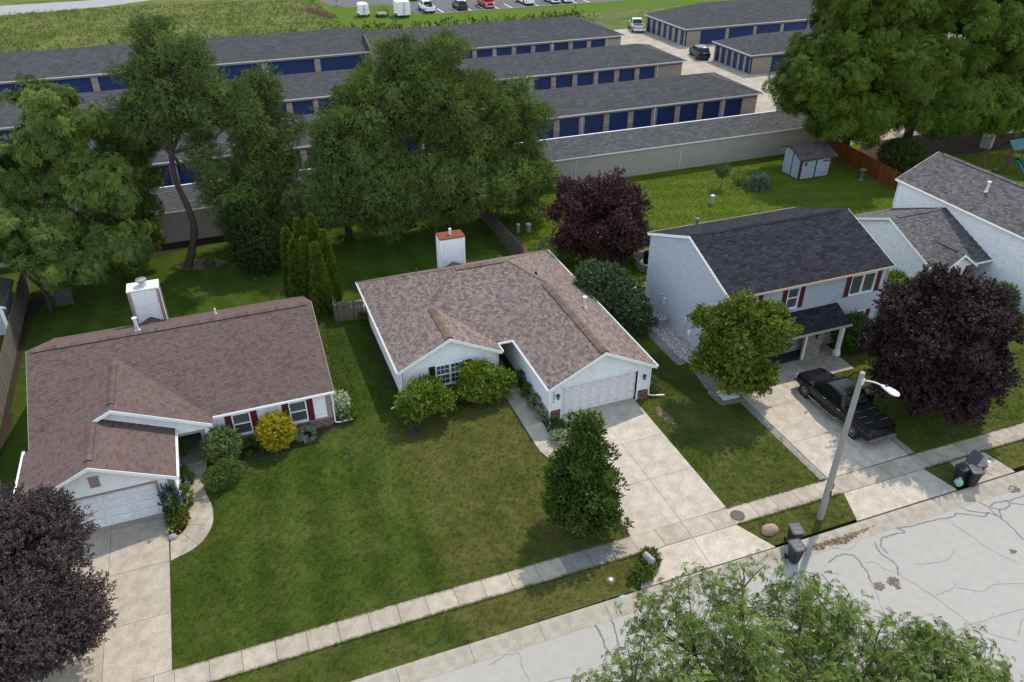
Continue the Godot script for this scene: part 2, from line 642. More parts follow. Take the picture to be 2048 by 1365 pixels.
func build_paving() -> void:
	# road
	var st := new_st()
	sheet(st, pv([[-40, -19.22], [3, -19.22], [80, -19.22 + shear(80)], [80, -10.6], [-40, -10.6]]), -0.12)
	var road := structure("road", st, M.road)
	build_cracks(road)
	# kerb with its gutter, in lengths of three metres
	var kerb := paved("kerb")
	for side in [0, 1]:
		var x := -40.0
		while x < 78.0:
			var x1 := x + 3.05
			var ks := new_st()
			var prof := [[-20.06, -0.3], [-20.06, 0.015], [-19.93, 0.02], [-19.82, 0.0], [-19.68, -0.075], [-19.56, -0.108], [-19.2, -0.112], [-19.2, -0.3]]
			var rings := []
			for xx in [x + 0.008, x1 - 0.008]:
				var r := PackedVector3Array()
				for q in prof:
					r.append(v3(xx, q[1], q[0] + shear(xx)) if side == 0 else v3(xx, q[1], -29.85 - q[0]))
				rings.append(r)
			loft(ks, rings, Color.WHITE, true, 25.0)
			mi("kerb_stone", ks, M.curb, kerb)
			x = x1
	# pavement
	var walk := paved("sidewalk")
	joint_bed(walk, quad2(-30, -23.08, 3, -21.95))
	joint_bed(walk, quad2(3, -23.08, 60, -21.95))
	var xs := [-30.0]
	while xs[-1] < 58.0:
		var nx: float = xs[-1] + rr(1.22, 1.42)
		for stop in [-5.55, 14.69, 17.45, 19.85, 26.1, 31.35, 33.0, 35.35]:
			if xs[-1] < stop - 0.05 and nx > stop - 0.45:
				nx = stop
				break
		xs.append(nx)
	for i in xs.size() - 1:
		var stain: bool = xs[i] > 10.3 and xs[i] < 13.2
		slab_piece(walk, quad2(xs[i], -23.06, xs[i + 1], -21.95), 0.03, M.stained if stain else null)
	# left driveway
	var d1 := paved("driveway")
	joint_bed(d1, rect(-11.4, -32.45, -5.6, -23.05))
	for zs in [[-32.45, -32.08], [-32.08, -29.07], [-29.07, -26.03], [-26.03, -23.06]]:
		for xq in [[-11.4, -8.2], [-8.2, -5.62]]:
			slab_piece(d1, rect(xq[0], zs[0], xq[1], zs[1]), 0.034)
	for xq in [[-12.2, -8.1], [-8.1, -4.8]]:
		slab_piece(d1, rect(xq[0], -21.93, xq[1], -20.08), 0.026)
	# middle driveway
	var d2 := paved("driveway")
	joint_bed(d2, rect(15.0, -32.7, 20.05, -23.1))
	for zs in [[-32.75, -32.3], [-32.3, -29.1], [-29.1, -26.1], [-26.1, -23.05]]:
		for xq in [[15.0, 17.5], [17.5, 20.05]]:
			var l: float = xq[0]
			if zs[0] > -27.0 and l < 16.0:
				l = 14.75
			slab_piece(d2, pv([[l, zs[0]], [xq[1], zs[0]], [xq[1], zs[1] + (shear(17.0) if zs[1] > -24.0 else 0.0)], [l, zs[1] + (shear(17.0) if zs[1] > -24.0 else 0.0)]]), 0.034, M.pale_concrete[rng.randi() % 3])
	for q in [[[14.69, -21.84], [17.45, -21.82], [17.3, -20.0], [13.7, -20.02]], [[17.45, -21.82], [19.85, -21.8], [20.75, -19.95], [17.3, -20.0]]]:
		slab_piece(d2, pv(q), 0.026, M.pale_concrete[rng.randi() % 3])
	# right driveway with its older strips along both sides
	var d3 := paved("driveway")
	joint_bed(d3, rect(26.1, -32.4, 31.45, -22.85))
	for zs in [[-32.4, -29.0], [-29.0, -25.9], [-25.9, -22.87]]:
		for xq in [[26.12, 29.15], [29.15, 31.42]]:
			slab_piece(d3, rect(xq[0], zs[0], xq[1], zs[1]), 0.034, M.pale_concrete[1])
	for zq in [[-32.44, -30.45]]:
		slab_piece(d3, rect(31.45, zq[0], 33.0, zq[1]), 0.034)
		slab_piece(d3, rect(33.0, zq[0], 34.35, zq[1]), 0.034)
	for q in [[[26.15, -21.74], [28.8, -21.72], [28.6, -19.92], [25.45, -19.94]], [[28.8, -21.72], [31.3, -21.7], [31.7, -19.9], [28.6, -19.92]]]:
		slab_piece(d3, pv(q), 0.026, M.pale_concrete[1])
	for zz in [[-30.0, -27.6], [-27.6, -25.2], [-25.2, -22.9]]:
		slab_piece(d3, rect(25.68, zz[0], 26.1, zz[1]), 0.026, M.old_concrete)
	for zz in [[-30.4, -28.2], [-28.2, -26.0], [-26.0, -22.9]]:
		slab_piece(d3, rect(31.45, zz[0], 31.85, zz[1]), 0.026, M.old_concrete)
	slab_piece(d3, pv([[24.4, -31.5], [26.1, -31.9], [26.1, -30.0], [24.5, -30.15]]), 0.026, M.old_concrete)
	slab_piece(d3, pv([[25.0, -34.6], [26.2, -34.4], [26.1, -31.9], [24.5, -31.5]]), 0.026, M.old_concrete)
	for zz in [[-43.0, -41.0], [-41.0, -38.8], [-38.8, -36.6], [-36.6, -34.62]]:
		slab_piece(d3, rect(24.25, zz[0], 24.85, zz[1]), 0.026, M.old_concrete)
	# short pad by the carts
	var d4 := paved("driveway")
	slab_piece(d4, pv([[33.0, -21.68], [35.35, -21.66], [35.6, -19.86], [32.8, -19.88]]), 0.026)
	# walk to the middle house
	var w2 := paved("front_walk")
	joint_bed(w2, rect(13.08, -39.8, 14.15, -30.2))
	for zz in [[-41.0, -38.2], [-38.2, -36.1], [-36.1, -34.02], [-34.02, -32.45], [-32.45, -30.55]]:
		slab_piece(w2, rect(13.08, zz[0], 14.18, zz[1]), 0.034)
	slab_piece(w2, pv([[13.08, -30.55], [14.18, -30.55], [14.8, -30.4], [14.8, -28.6], [14.2, -28.7], [13.6, -29.1], [13.25, -29.6], [13.1, -30.1]]), 0.034)
	# curved walk to the left house
	var w1 := paved("front_walk")
	var inner := [[-5.0, -35.8], [-4.85, -34.5], [-4.8, -33.2], [-4.76, -32.1], [-4.79, -31.2], [-5.05, -30.7], [-5.58, -30.35]]
	var outer := [[-3.65, -35.8], [-3.75, -34.5], [-3.85, -33.3], [-3.6, -32.0], [-3.68, -30.7], [-4.35, -29.6], [-5.58, -29.05]]
	for i in inner.size() - 1:
		var sd := []
		for k in 5:
			sd.append(curve2(outer, i, k / 4.0))
		for k in 5:
			sd.append(curve2(inner, i, 1.0 - k / 4.0))
		slab_piece(w1, pv(sd), 0.034)
	var ps := paved("porch_slab")
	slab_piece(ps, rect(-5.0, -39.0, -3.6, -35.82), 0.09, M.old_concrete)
	var p3 := paved("porch_slab")
	slab_piece(p3, rect(33.12, -35.0, 34.45, -32.46), 0.12, M.concrete[1])
	var pb := paved("back_path")
	slab_piece(pb, pv([[25.6, -44.0], [26.1, -45.0], [27.9, -45.2], [27.6, -44.3], [26.7, -44.5]]), 0.03)
	slab_piece(pb, rect(6.6, -49.9, 8.6, -48.4), 0.03)
	# gravel strip beside the two-storey house
	var gs := new_st()
	sheet(gs, pv([[24.86, -43.0], [26.35, -43.0], [26.35, -34.45], [25.05, -34.62], [24.86, -35.0]]), 0.014, Color(0.30, 0.26, 0.23))
	structure("gravel_bed", gs, M.gravel)
	scatter_stones("gravel", "pale river gravel between the path and the grey-blue gable wall", "gravel", pv([[24.86, -43.0], [26.35, -43.0], [26.35, -34.45], [25.05, -34.62], [24.86, -35.0]]), 5200, 0.035, 0.075, [Color(0.42, 0.37, 0.33), Color(0.55, 0.51, 0.47), Color(0.26, 0.21, 0.19), Color(0.36, 0.30, 0.26)], 0.02)
	scatter_stones("pebbles", "white pebbles squared around the green tree by the driveway", "pebbles", pv([[24.95, -31.4], [26.0, -31.35], [25.95, -30.45], [24.9, -30.5]]), 900, 0.03, 0.055, [Color(0.72, 0.74, 0.76), Color(0.62, 0.65, 0.68), Color(0.5, 0.54, 0.58)], 0.035)
	scatter_stones("leaf_litter", "brown leaf litter washed up in the street gutter", "leaf litter", soften(pv([[22.3, -19.35], [22.9, -19.75], [23.6, -19.6], [24.2, -19.78], [25.0, -19.62], [26.4, -19.68], [27.6, -19.62], [26.3, -19.52], [25.0, -19.4], [24.6, -19.15], [23.9, -19.1], [23.4, -19.3], [22.8, -19.15]])), 560, 0.04, 0.10, [Color(0.15, 0.105, 0.07), Color(0.23, 0.17, 0.115), Color(0.09, 0.065, 0.045)], -0.10, 0.2)
	for q in [[24.5, -16.5, 0.28], [23.72, -16.5, 0.22], [24.45, -16.15, 0.1], [34.6, -19.0, 0.3], [31.0, -15.9, 0.12]]:
		scatter_stones("mud_stain", "small crust of dried brown mud on the grey road", "mud", soften(circle2(q[0], q[1], q[2] * 1.15, 9)), int(90 * q[2] / 0.28), 0.03, 0.07, [Color(0.16, 0.135, 0.105), Color(0.12, 0.10, 0.08)], -0.118, 0.12, "mud crusts on the road")

func circle2(x: float, z: float, r: float, n: int) -> PackedVector2Array:
	var p := PackedVector2Array()
	for i in n:
		var t := TAU * i / n
		p.append(Vector2(x + cos(t) * r, z + sin(t) * r * 0.8))
	return p

func curve2(a: Array, i: int, t: float) -> Array:
	var g := func(k: int) -> Vector2:
		var q: Array = a[clampi(k, 0, a.size() - 1)]
		return Vector2(q[0], q[1])
	var r: Vector2 = g.call(i).cubic_interpolate(g.call(i + 1), g.call(i - 1), g.call(i + 2), t)
	return [r.x, r.y]

func scatter_stones(called: String, label: String, cat: String, poly: PackedVector2Array, n: int, r0: float, r1: float, cols: Array, y: float, flat := 0.6, group := "") -> void:
	var st := new_st()
	lathe(st, Transform3D(), [[0.02, -1.0], [0.75, -0.6], [1.0, 0.0], [0.7, 0.62], [0.02, 0.95]], 6, Color.WHITE, 60.0)
	var lo := poly[0]
	var hi := poly[0]
	for p in poly:
		lo = lo.min(p)
		hi = hi.max(p)
	var xf := []
	var guard := 0
	while xf.size() < n and guard < n * 12:
		guard += 1
		var q := Vector2(rr(lo.x, hi.x), rr(lo.y, hi.y))
		if not Geometry2D.is_point_in_polygon(q, poly):
			continue
		var s := rr(r0, r1)
		var b := Basis.from_euler(Vector3(rr(-0.3, 0.3), rr(0, TAU), rr(-0.3, 0.3))).scaled_local(Vector3(s * rr(0.8, 1.3), s * flat, s))
		xf.append([Transform3D(b, v3(q.x, y + s * flat * 0.4, q.y)), cols[rng.randi() % cols.size()] * rr(0.8, 1.15)])
	var o := scatter(called, st.commit(), xf, M.gravel, self)
	tag(o, label, cat, group, "stuff")

func scatter(called: String, mesh: Mesh, xf: Array, m: Material, parent: Node) -> MultiMeshInstance3D:
	var mm := MultiMesh.new()
	mm.transform_format = MultiMesh.TRANSFORM_3D
	mm.use_colors = true
	mm.mesh = mesh
	mm.instance_count = xf.size()
	for i in xf.size():
		mm.set_instance_transform(i, xf[i][0])
		mm.set_instance_color(i, xf[i][1])
	var o := MultiMeshInstance3D.new()
	o.multimesh = mm
	o.material_override = m
	if parent == self:
		o.name = numbered(called)
		add_child(o)
	else:
		o.name = called
		parent.add_child(o, true)
		if origins.has(parent):
			o.position = -origins[parent]
	o.set_meta("kind", "stuff")
	return o

# a strip that follows a crack, its width uneven
func strip(st: SurfaceTool, pts: Array, w: float, y: float) -> void:
	var p3 := []
	for q in pts:
		p3.append(v3(q[0], y, q[1]))
	var s := smooth_path(p3, 7)
	var prev := []
	for i in s.size():
		var d: Vector3 = (s[min(i + 1, s.size() - 1)] - s[max(i - 1, 0)]).normalized()
		var side := d.cross(Vector3.UP) * w * (0.55 + 0.5 * absf(nz.get_noise_2d(s[i].x * 4.0, s[i].z * 4.0)) * 2.0) * 0.5
		var j: Vector3 = v3(nz.get_noise_2d(s[i].x * 2.5, s[i].z * 2.5), 0, nz.get_noise_2d(s[i].z * 2.5, s[i].x * 2.5)) * 0.07
		var cur := [s[i] + j - side, s[i] + j + side]
		if prev:
			face(st, [prev[0], prev[1], cur[1], cur[0]], Vector3.UP)
		prev = cur

func build_cracks(road: Node) -> void:
	var wide := [
		[[22.52,-18.40],[23.17,-18.59],[23.67,-18.49],[23.92,-18.20],[23.85,-17.68],[23.72,-17.19],[23.55,-16.79]],
		[[25.44,-17.90],[25.48,-18.28],[25.75,-18.63],[26.22,-18.75],[27.19,-18.67],[26.93,-19.07]],
		[[25.37,-18.60],[25.18,-18.05],[25.32,-17.44],[25.24,-17.04],[24.99,-16.71]],
		[[26.89,-19.03],[27.95,-18.81],[28.98,-18.78],[30.23,-18.61],[30.45,-18.72],[31.03,-18.43],[31.55,-18.09],[32.00,-18.19]],
		[[30.98,-18.96],[31.22,-18.61],[32.10,-18.09],[32.25,-17.72],[32.24,-17.11],[32.09,-16.28]],
		[[32.17,-19.0],[32.29,-18.46],[32.19,-17.87]], [[32.39,-18.55],[33.20,-18.56],[33.65,-18.46],[34.64,-18.47],[36.2,-18.3]],
		[[32.34,-18.50],[32.83,-18.13],[33.49,-18.26],[33.43,-18.51]], [[33.58,-18.29],[34.11,-18.02]], [[32.72,-18.23],[32.29,-17.70]],
		[[21.80,-17.98],[21.63,-16.86],[21.30,-15.81]], [[11.05,-19.15],[11.05,-18.69],[10.98,-17.91],[11.06,-17.28]], [[11.80,-19.15],[11.70,-18.53],[11.44,-17.65]]]
	var thin := [
		[[24.99,-16.71],[25.30,-15.97],[25.54,-15.22],[25.77,-14.21],[26.02,-13.18],[27.00,-12.18]],
		[[24.07,-17.81],[24.45,-17.69],[24.70,-17.19],[24.99,-16.66]], [[29.72,-18.44],[29.93,-17.40],[30.12,-16.29],[30.62,-15.32]],
		[[27.02,-15.42],[26.90,-15.21],[27.82,-14.66],[28.52,-14.75],[29.84,-14.35]], [[25.65,-15.23],[26.83,-15.23]],
		[[22.45,-19.1],[23.37,-19.0],[23.79,-18.75],[24.32,-18.78],[24.58,-18.96]], [[23.55,-16.79],[23.26,-16.04],[23.00,-15.65],[22.82,-15.04]],
		[[24.30,-13.51],[25.41,-13.50],[27.00,-13.46],[28.63,-13.31]], [[7.41,-19.15],[7.54,-18.96],[7.44,-18.24],[7.46,-17.62],[7.2,-16.4]],
		[[6.25,-18.9],[7.05,-19.1],[7.46,-19.0]], [[4.0,-17.2],[7.0,-17.5],[10.5,-17.1],[15.0,-17.6]], [[27.3,-12.4],[28.4,-13.0],[29.8,-12.6]], [[26.2,-16.9],[27.6,-16.6],[28.6,-17.0]], [[22.9,-13.4],[24.3,-13.5]]]
	for w in wide:
		var st := new_st()
		strip(st, w, 0.105, -0.114)
		mi("crack_seal", st, M.seal, road)
	for w in thin:
		var st := new_st()
		strip(st, w, 0.022, -0.1155)
		mi("crack", st, M.crack, road)

# ------------------------------------------------------------------ building helpers
# one roof slope: every shingle tab laid by itself, joined into one part
func shingles(house: Node, pts: Array, pal: Array, ex := 0.145, w0 := 0.17, w1 := 0.34, wobble := 0.12) -> void:
	var n: Vector3 = (pts[1] - pts[0]).cross(pts[2] - pts[0]).normalized()
	if n.y < 0.0:
		n = -n
	var u := n.cross(Vector3.UP).normalized()
	var v := n.cross(u).normalized()
	if v.y < 0.0:
		v = -v
	var o: Vector3 = pts[0]
	for p in pts:
		if p.y < o.y:
			o = p
	var poly := PackedVector2Array()
	var lo := Vector2(1e9, 1e9)
	var hi := Vector2(-1e9, -1e9)
	for p in pts:
		var q := Vector2((p - o).dot(u), (p - o).dot(v))
		poly.append(q)
		lo = lo.min(q)
		hi = hi.max(q)
	var st := new_st()
	var row := 0
	var vv := lo.y
	while vv < hi.y:
		var x := lo.x - rr(0.0, w1)
		var v1 := minf(vv + ex, hi.y)
		while x < hi.x:
			var x1 := x + rr(w0, w1)
			var q := PackedVector2Array([Vector2(x, vv), Vector2(x1 - 0.006, vv), Vector2(x1 - 0.006, v1), Vector2(x, v1)])
			var patch := nz.get_noise_2d((o.x + x) * 0.8, vv * 0.8 + o.z)
			var k := clampi(int((rng.randf() + patch * 0.07) * pal.size()), 0, pal.size() - 1)
			var col: Color = pal[k] * (1.0 + rr(-wobble, wobble))
			var lift := rr(0.010, 0.018)
			var inside := true
			for c in q:
				if not Geometry2D.is_point_in_polygon(c, poly):
					inside = false
					break
			var parts: Array = [q]
			if not inside:
				parts = Geometry2D.intersect_polygons(q, poly)
			for pp in parts:
				if pp.size() < 3:
					continue
				var f := []
				for c in pp:
					var t: float = (c.y - vv) / ex
					f.append(o + u * c.x + v * c.y + n * lerpf(lift, 0.003, t))
				face(st, f, n, col)
			if inside:
				var a := o + u * x + v * vv
				var b := o + u * (x1 - 0.006) + v * vv
				face(st, [a, b, b + n * lift, a + n * lift], -v, col * 0.9)
			x = x1
		vv += ex
		row += 1
	mi("shingles", st, M.shingle, house, "stuff")

# the boards under a slope
func deck(st: SurfaceTool, pts: Array, thick := 0.14, col := Color.WHITE) -> void:
	var n: Vector3 = (pts[1] - pts[0]).cross(pts[2] - pts[0]).normalized()
	if n.y < 0.0:
		n = -n
	var u := n.cross(Vector3.UP).normalized()
	var w := n.cross(u)
	var poly := PackedVector2Array()
	var mid := Vector3.ZERO
	for p in pts:
		poly.append(Vector2(p.dot(u), p.dot(w)))
		mid += p
	mid /= float(pts.size())
	var idx := Geometry2D.triangulate_polygon(poly)
	for i in range(0, idx.size(), 3):
		var a: Vector3 = pts[idx[i]]
		var b: Vector3 = pts[idx[i + 1]]
		var c: Vector3 = pts[idx[i + 2]]
		face(st, [a, b, c], n, col)
		var dn := Vector3(0, -thick, 0)
		face(st, [a + dn, b + dn, c + dn], -n, col)
	for i in pts.size():
		var a: Vector3 = pts[i]
		var b: Vector3 = pts[(i + 1) % pts.size()]
		var out := (a + b) * 0.5 - mid
		face(st, [a, b, b - Vector3(0, thick, 0), a - Vector3(0, thick, 0)], v3(out.x, 0, out.z), col)

# frame of a wall: x along it, y up, z outwards
func wall_frame(a: Vector3, b: Vector3, out: Vector3) -> Transform3D:
	return Transform3D(Basis((b - a).normalized(), Vector3.UP, out), a)

func pbox(st: SurfaceTool, F: Transform3D, lo: Vector3, hi: Vector3, col := Color.WHITE) -> void:
	obox(st, Transform3D(F.basis, F * ((lo + hi) * 0.5)), hi - lo, col)

# profile of one lap: a flat board, a bevel and the recess under the next board
func lap_offset(t: float, lap: float) -> float:
	if t < 0.6:
		return lerpf(lap, lap * 0.92, t / 0.6)
	if t < 0.72:
		return lerpf(lap * 0.92, 0.005, (t - 0.6) / 0.12)
	return 0.004

# lapped siding on a wall outline (along, up) with openings left out
func siding(house: Node, F: Transform3D, outline: Array, holes: Array, m: Material, course := 0.105, thick := 0.14) -> void:
	var lap := 0.048 if course > 0.15 else 0.030
	var poly := pv(outline)
	var lo := poly[0]
	var hi := poly[0]
	for p in poly:
		lo = lo.min(p)
		hi = hi.max(p)
	var cut := []
	for h in holes:
		cut.append(pv([[h[0], h[1]], [h[2], h[1]], [h[2], h[3]], [h[0], h[3]]]))
	var st := new_st()
	var n := F.basis.z
	var y := lo.y
	while y < hi.y:
		var y1 := minf(y + course, hi.y)
		var pieces: Array = Geometry2D.intersect_polygons(poly, pv([[lo.x - 1, y], [hi.x + 1, y], [hi.x + 1, y1], [lo.x - 1, y1]]))
		for c in cut:
			var nxt := []
			for p in pieces:
				for q in Geometry2D.clip_polygons(p, c):
					if not Geometry2D.is_polygon_clockwise(q) or true:
						nxt.append(q)
			pieces = nxt
		for p in pieces:
			for band in [[0.0, 0.60], [0.60, 0.72], [0.72, 1.0]]:
				var ya: float = y + course * band[0]
				var yb: float = y + course * band[1]
				for bp in Geometry2D.intersect_polygons(p, pv([[lo.x - 1, ya], [hi.x + 1, ya], [hi.x + 1, yb], [lo.x - 1, yb]])):
					var idx := Geometry2D.triangulate_polygon(bp)
					for i in range(0, idx.size(), 3):
						var f := []
						for k in 3:
							var c: Vector2 = bp[idx[i + k]]
							f.append(F * v3(c.x, c.y, lap_offset((c.y - y) / course, lap)))
						face(st, f, n)
			var s0 := 1e9
			var s1 := -1e9
			for c in p:
				if absf(c.y - y) < 1e-3:
					s0 = minf(s0, c.x)
					s1 = maxf(s1, c.x)
			if s1 > s0:
				face(st, [F * v3(s0, y, 0.004), F * v3(s1, y, 0.004), F * v3(s1, y, lap), F * v3(s0, y, lap)], Vector3.DOWN)
		y = y1
	# inner face and the reveals of the openings
	var back: Array = [poly]
	for c in cut:
		var nxt := []
		for p in back:
			if Geometry2D.is_point_in_polygon((c[0] + c[2]) * 0.5, p):
				# split the outline at the opening so that no piece has a hole
				for half in [pv([[lo.x - 1, lo.y - 1], [(c[0].x + c[2].x) * 0.5, lo.y - 1], [(c[0].x + c[2].x) * 0.5, hi.y + 1], [lo.x - 1, hi.y + 1]]), pv([[(c[0].x + c[2].x) * 0.5, lo.y - 1], [hi.x + 1, lo.y - 1], [hi.x + 1, hi.y + 1], [(c[0].x + c[2].x) * 0.5, hi.y + 1]])]:
					for q in Geometry2D.intersect_polygons(p, half):
						nxt.append_array(Geometry2D.clip_polygons(q, c))
			else:
				nxt.append_array(Geometry2D.clip_polygons(p, c))
		back = nxt
	for p in back:
		var idx := Geometry2D.triangulate_polygon(p)
		for i in range(0, idx.size(), 3):
			var f := []
			for k in 3:
				f.append(F * v3(p[idx[i + k]].x, p[idx[i + k]].y, -thick))
			face(st, f, -n)
	for h in holes:
		var c := [[h[0], h[1]], [h[2], h[1]], [h[2], h[3]], [h[0], h[3]]]
		for i in 4:
			var a: Array = c[i]
			var b: Array = c[(i + 1) % 4]
			var mid := F * v3((h[0] + h[2]) * 0.5, (h[1] + h[3]) * 0.5, 0)
			var e := F * v3((a[0] + b[0]) * 0.5, (a[1] + b[1]) * 0.5, 0)
			face(st, [F * v3(a[0], a[1], 0.004), F * v3(b[0], b[1], 0.004), F * v3(b[0], b[1], -thick), F * v3(a[0], a[1], -thick)], mid - e)
	mi("siding", st, m, house, "stuff")

# courses of brick between heights y0 and y1
func brickwork(house: Node, F: Transform3D, s0: float, s1: float, y0: float, y1: float, cols: Array, called := "brickwork", bw := 0.215, bh := 0.072) -> void:
	var vary := 0.2 if bw < 0.3 else 0.05
	var st := new_st()
	pbox(st, F, v3(s0, y0, -0.05), v3(s1, y1, 0.050), Color(0.30, 0.27, 0.24))
	var y := y0
	var row := 0
	while y < y1 - 0.02:
		var x := s0 - (bw * 0.5 if row % 2 else 0.0)
		while x < s1 - 0.01:
			var a := maxf(x, s0)
			var b := minf(x + bw - 0.012, s1)
			if b - a > 0.03:
				pbox(st, F, v3(a, y + 0.006, 0.0), v3(b, minf(y + bh - 0.004, y1), 0.060 + rr(0, 0.006)), cols[rng.randi() % cols.size()] * rr(1.0 - vary, 1.0 + vary))
			x += bw
		y += bh
		row += 1
	mi(called, st, M.brick, house, "stuff")

# window: casing, rails and bars in one part, each pane and the blind under it
func window(house: Node, F: Transform3D, s0: float, y0: float, s1: float, y1: float, o := {}) -> void:
	var units: int = o.get("units", 1)
	var cas := 0.065
	var fr := new_st()
	pbox(fr, F, v3(s0, y0, -0.09), v3(s0 + cas, y1, 0.062))
	pbox(fr, F, v3(s1 - cas, y0, -0.09), v3(s1, y1, 0.062))
	pbox(fr, F, v3(s0 + cas, y1 - cas, -0.09), v3(s1 - cas, y1, 0.060))
	pbox(fr, F, v3(s0 + cas, y0, -0.09), v3(s1 - cas, y0 + cas, 0.075))
	var w := (s1 - s0 - 2 * cas) / units
	var panes := []
	for k in units:
		var a := s0 + cas + w * k
		var b := a + w
		if k > 0:
			pbox(fr, F, v3(a - 0.05, y0 + cas, -0.09), v3(a + 0.05, y1 - cas, 0.035))
			a += 0.05
		if k < units - 1:
			b -= 0.05
		var ym := (y0 + y1) * 0.5
		if o.get("slider", false):
			panes.append([a, y0 + cas, b, y1 - cas])
		else:
			pbox(fr, F, v3(a, ym - 0.025, -0.08), v3(b, ym + 0.025, 0.012))
			panes.append([a, y0 + cas, b, ym - 0.025])
			panes.append([a, ym + 0.025, b, y1 - cas])
		if o.get("grid", false):
			for c in [1, 2]:
				var gx := lerpf(a, b, c / 3.0)
				pbox(fr, F, v3(gx - 0.009, y0 + cas, -0.045), v3(gx + 0.009, ym - 0.025, -0.018))
				pbox(fr, F, v3(gx - 0.009, ym + 0.025, -0.045), v3(gx + 0.009, y1 - cas, -0.018))
			for hh in [0, 1]:
				var gy := lerpf(y0 + cas, ym - 0.025, 0.5) if hh == 0 else lerpf(ym + 0.025, y1 - cas, 0.5)
				pbox(fr, F, v3(a, gy - 0.009, -0.046), v3(b, gy + 0.009, -0.019))
	var wn := mi("window", fr, M.trim, house)
	for p in panes:
		var g := new_st()
		pbox(g, F, v3(p[0], p[1], -0.06), v3(p[2], p[3], -0.052))
		mi("pane", g, M.glass, wn)
	var bl := new_st()
	var yb: float = lerpf(y0, y1, o.get("blind", 0.5))
	pbox(bl, F, v3(s0 + cas, yb, -0.12), v3(s1 - cas, y1 - cas, -0.105))
	if o.get("blind", 0.5) < 0.99:
		mi("blind", bl, o.get("blind_mat", M.blind), wn)
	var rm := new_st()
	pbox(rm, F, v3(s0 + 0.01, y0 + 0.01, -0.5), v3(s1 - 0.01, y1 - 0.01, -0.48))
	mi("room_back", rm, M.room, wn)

func shutter(house: Node, F: Transform3D, s0: float, y0: float, s1: float, y1: float, m: Material) -> void:
	var st := new_st()
	var d := 0.05
	pbox(st, F, v3(s0, y0, 0.0), v3(s1, y1, 0.050))
	for q in [[s0, y0, s0 + d, y1], [s1 - d, y0, s1, y1], [s0 + d, y0, s1 - d, y0 + d], [s0 + d, y1 - d, s1 - d, y1], [s0 + d, (y0 + y1) / 2 - d * 0.5, s1 - d, (y0 + y1) / 2 + d * 0.5]]:
		pbox(st, F, v3(q[0], q[1], 0.050), v3(q[2], q[3], 0.068))
	var y := y0 + d + 0.02
	while y < y1 - d - 0.03:
		pbox(st, F, v3(s0 + d, y, 0.050), v3(s1 - d, y + 0.022, 0.060))
		y += 0.045
	mi("shutter", st, m, house)

# sectional garage door with raised panels
func garage_door(house: Node, F: Transform3D, s0: float, y0: float, s1: float, y1: float, cols: int, rows: int, off: float, m: Material, bars := 1) -> void:
	var st := new_st()
	var rh := (y1 - y0) / rows
	for r in rows:
		pbox(st, F, v3(s0, y0 + rh * r + 0.010, off - 0.05), v3(s1, y0 + rh * (r + 1) - 0.010, off))
	pbox(st, F, v3(s0, y0, off - 0.06), v3(s1, y1, off - 0.048))
	var door := mi("garage_door", st, m, house)
	var cw := (s1 - s0) / cols
	for r in rows:
		for c in cols:
			var p := new_st()
			var a := s0 + cw * c + cw * 0.09
			var b := s0 + cw * (c + 1) - cw * 0.09
			var e := y0 + rh * r + rh * 0.16
			var f := y0 + rh * (r + 1) - rh * 0.16
			var rings := []
			for lv in [[0.0, off - 0.001], [0.012, off + 0.035], [0.035, off + 0.035], [0.05, off + 0.004], [0.075, off + 0.004], [0.09, off + 0.032]]:
				var k: float = lv[0]
				rings.append(PackedVector3Array([F * v3(a + k, e + k, lv[1]), F * v3(b - k, e + k, lv[1]), F * v3(b - k, f - k, lv[1]), F * v3(a + k, f - k, lv[1])]))
			loft(p, rings, Color.WHITE, true, 10.0)
			mi("panel", p, m, door)

# gutter along an eave, open on top, from a to b, hanging on the side out
func gutter(house: Node, a: Vector3, b: Vector3, out: Vector3, m: Material, called := "gutter") -> void:
	var F := Transform3D(Basis((b - a).normalized(), Vector3.UP, out), a)
	var l := a.distance_to(b)
	var st := new_st()
	pbox(st, F, v3(0, -0.11, 0.0), v3(l, 0.0, 0.012))
	pbox(st, F, v3(0, -0.11, 0.012), v3(l, -0.098, 0.085))
	pbox(st, F, v3(0, -0.105, 0.085), v3(l, 0.004, 0.105))
	for e in [0.0, l - 0.01]:
		pbox(st, F, v3(e, -0.1, 0.012), v3(e + 0.01, 0.0, 0.085))
	mi(called, st, m, house)

func spout(house: Node, pts: Array, m: Material) -> void:
	var st := new_st()
	for i in pts.size() - 1:
		tube(st, pts[i], pts[i + 1], 0.045, 0.045, 6)
	mi("downspout", st, m, house)

# board along a sloping gable edge
func rake(house: Node, a: Vector3, b: Vector3, out: Vector3, m: Material, h := 0.19) -> void:
	var st := new_st()
	var q := [a, b, b - Vector3(0, h, 0), a - Vector3(0, h, 0)]
	var o := out * 0.028
	face(st, [q[0] + o, q[1] + o, q[2] + o, q[3] + o], out)
	face(st, [q[0], q[1], q[2], q[3]], -out)
	for i in 4:
		var e: Vector3 = (q[i] + q[(i + 1) % 4]) * 0.5 - (q[0] + q[2]) * 0.5
		face(st, [q[i], q[(i + 1) % 4], q[(i + 1) % 4] + o, q[i] + o], e)
	mi("rake_board", st, m, house)

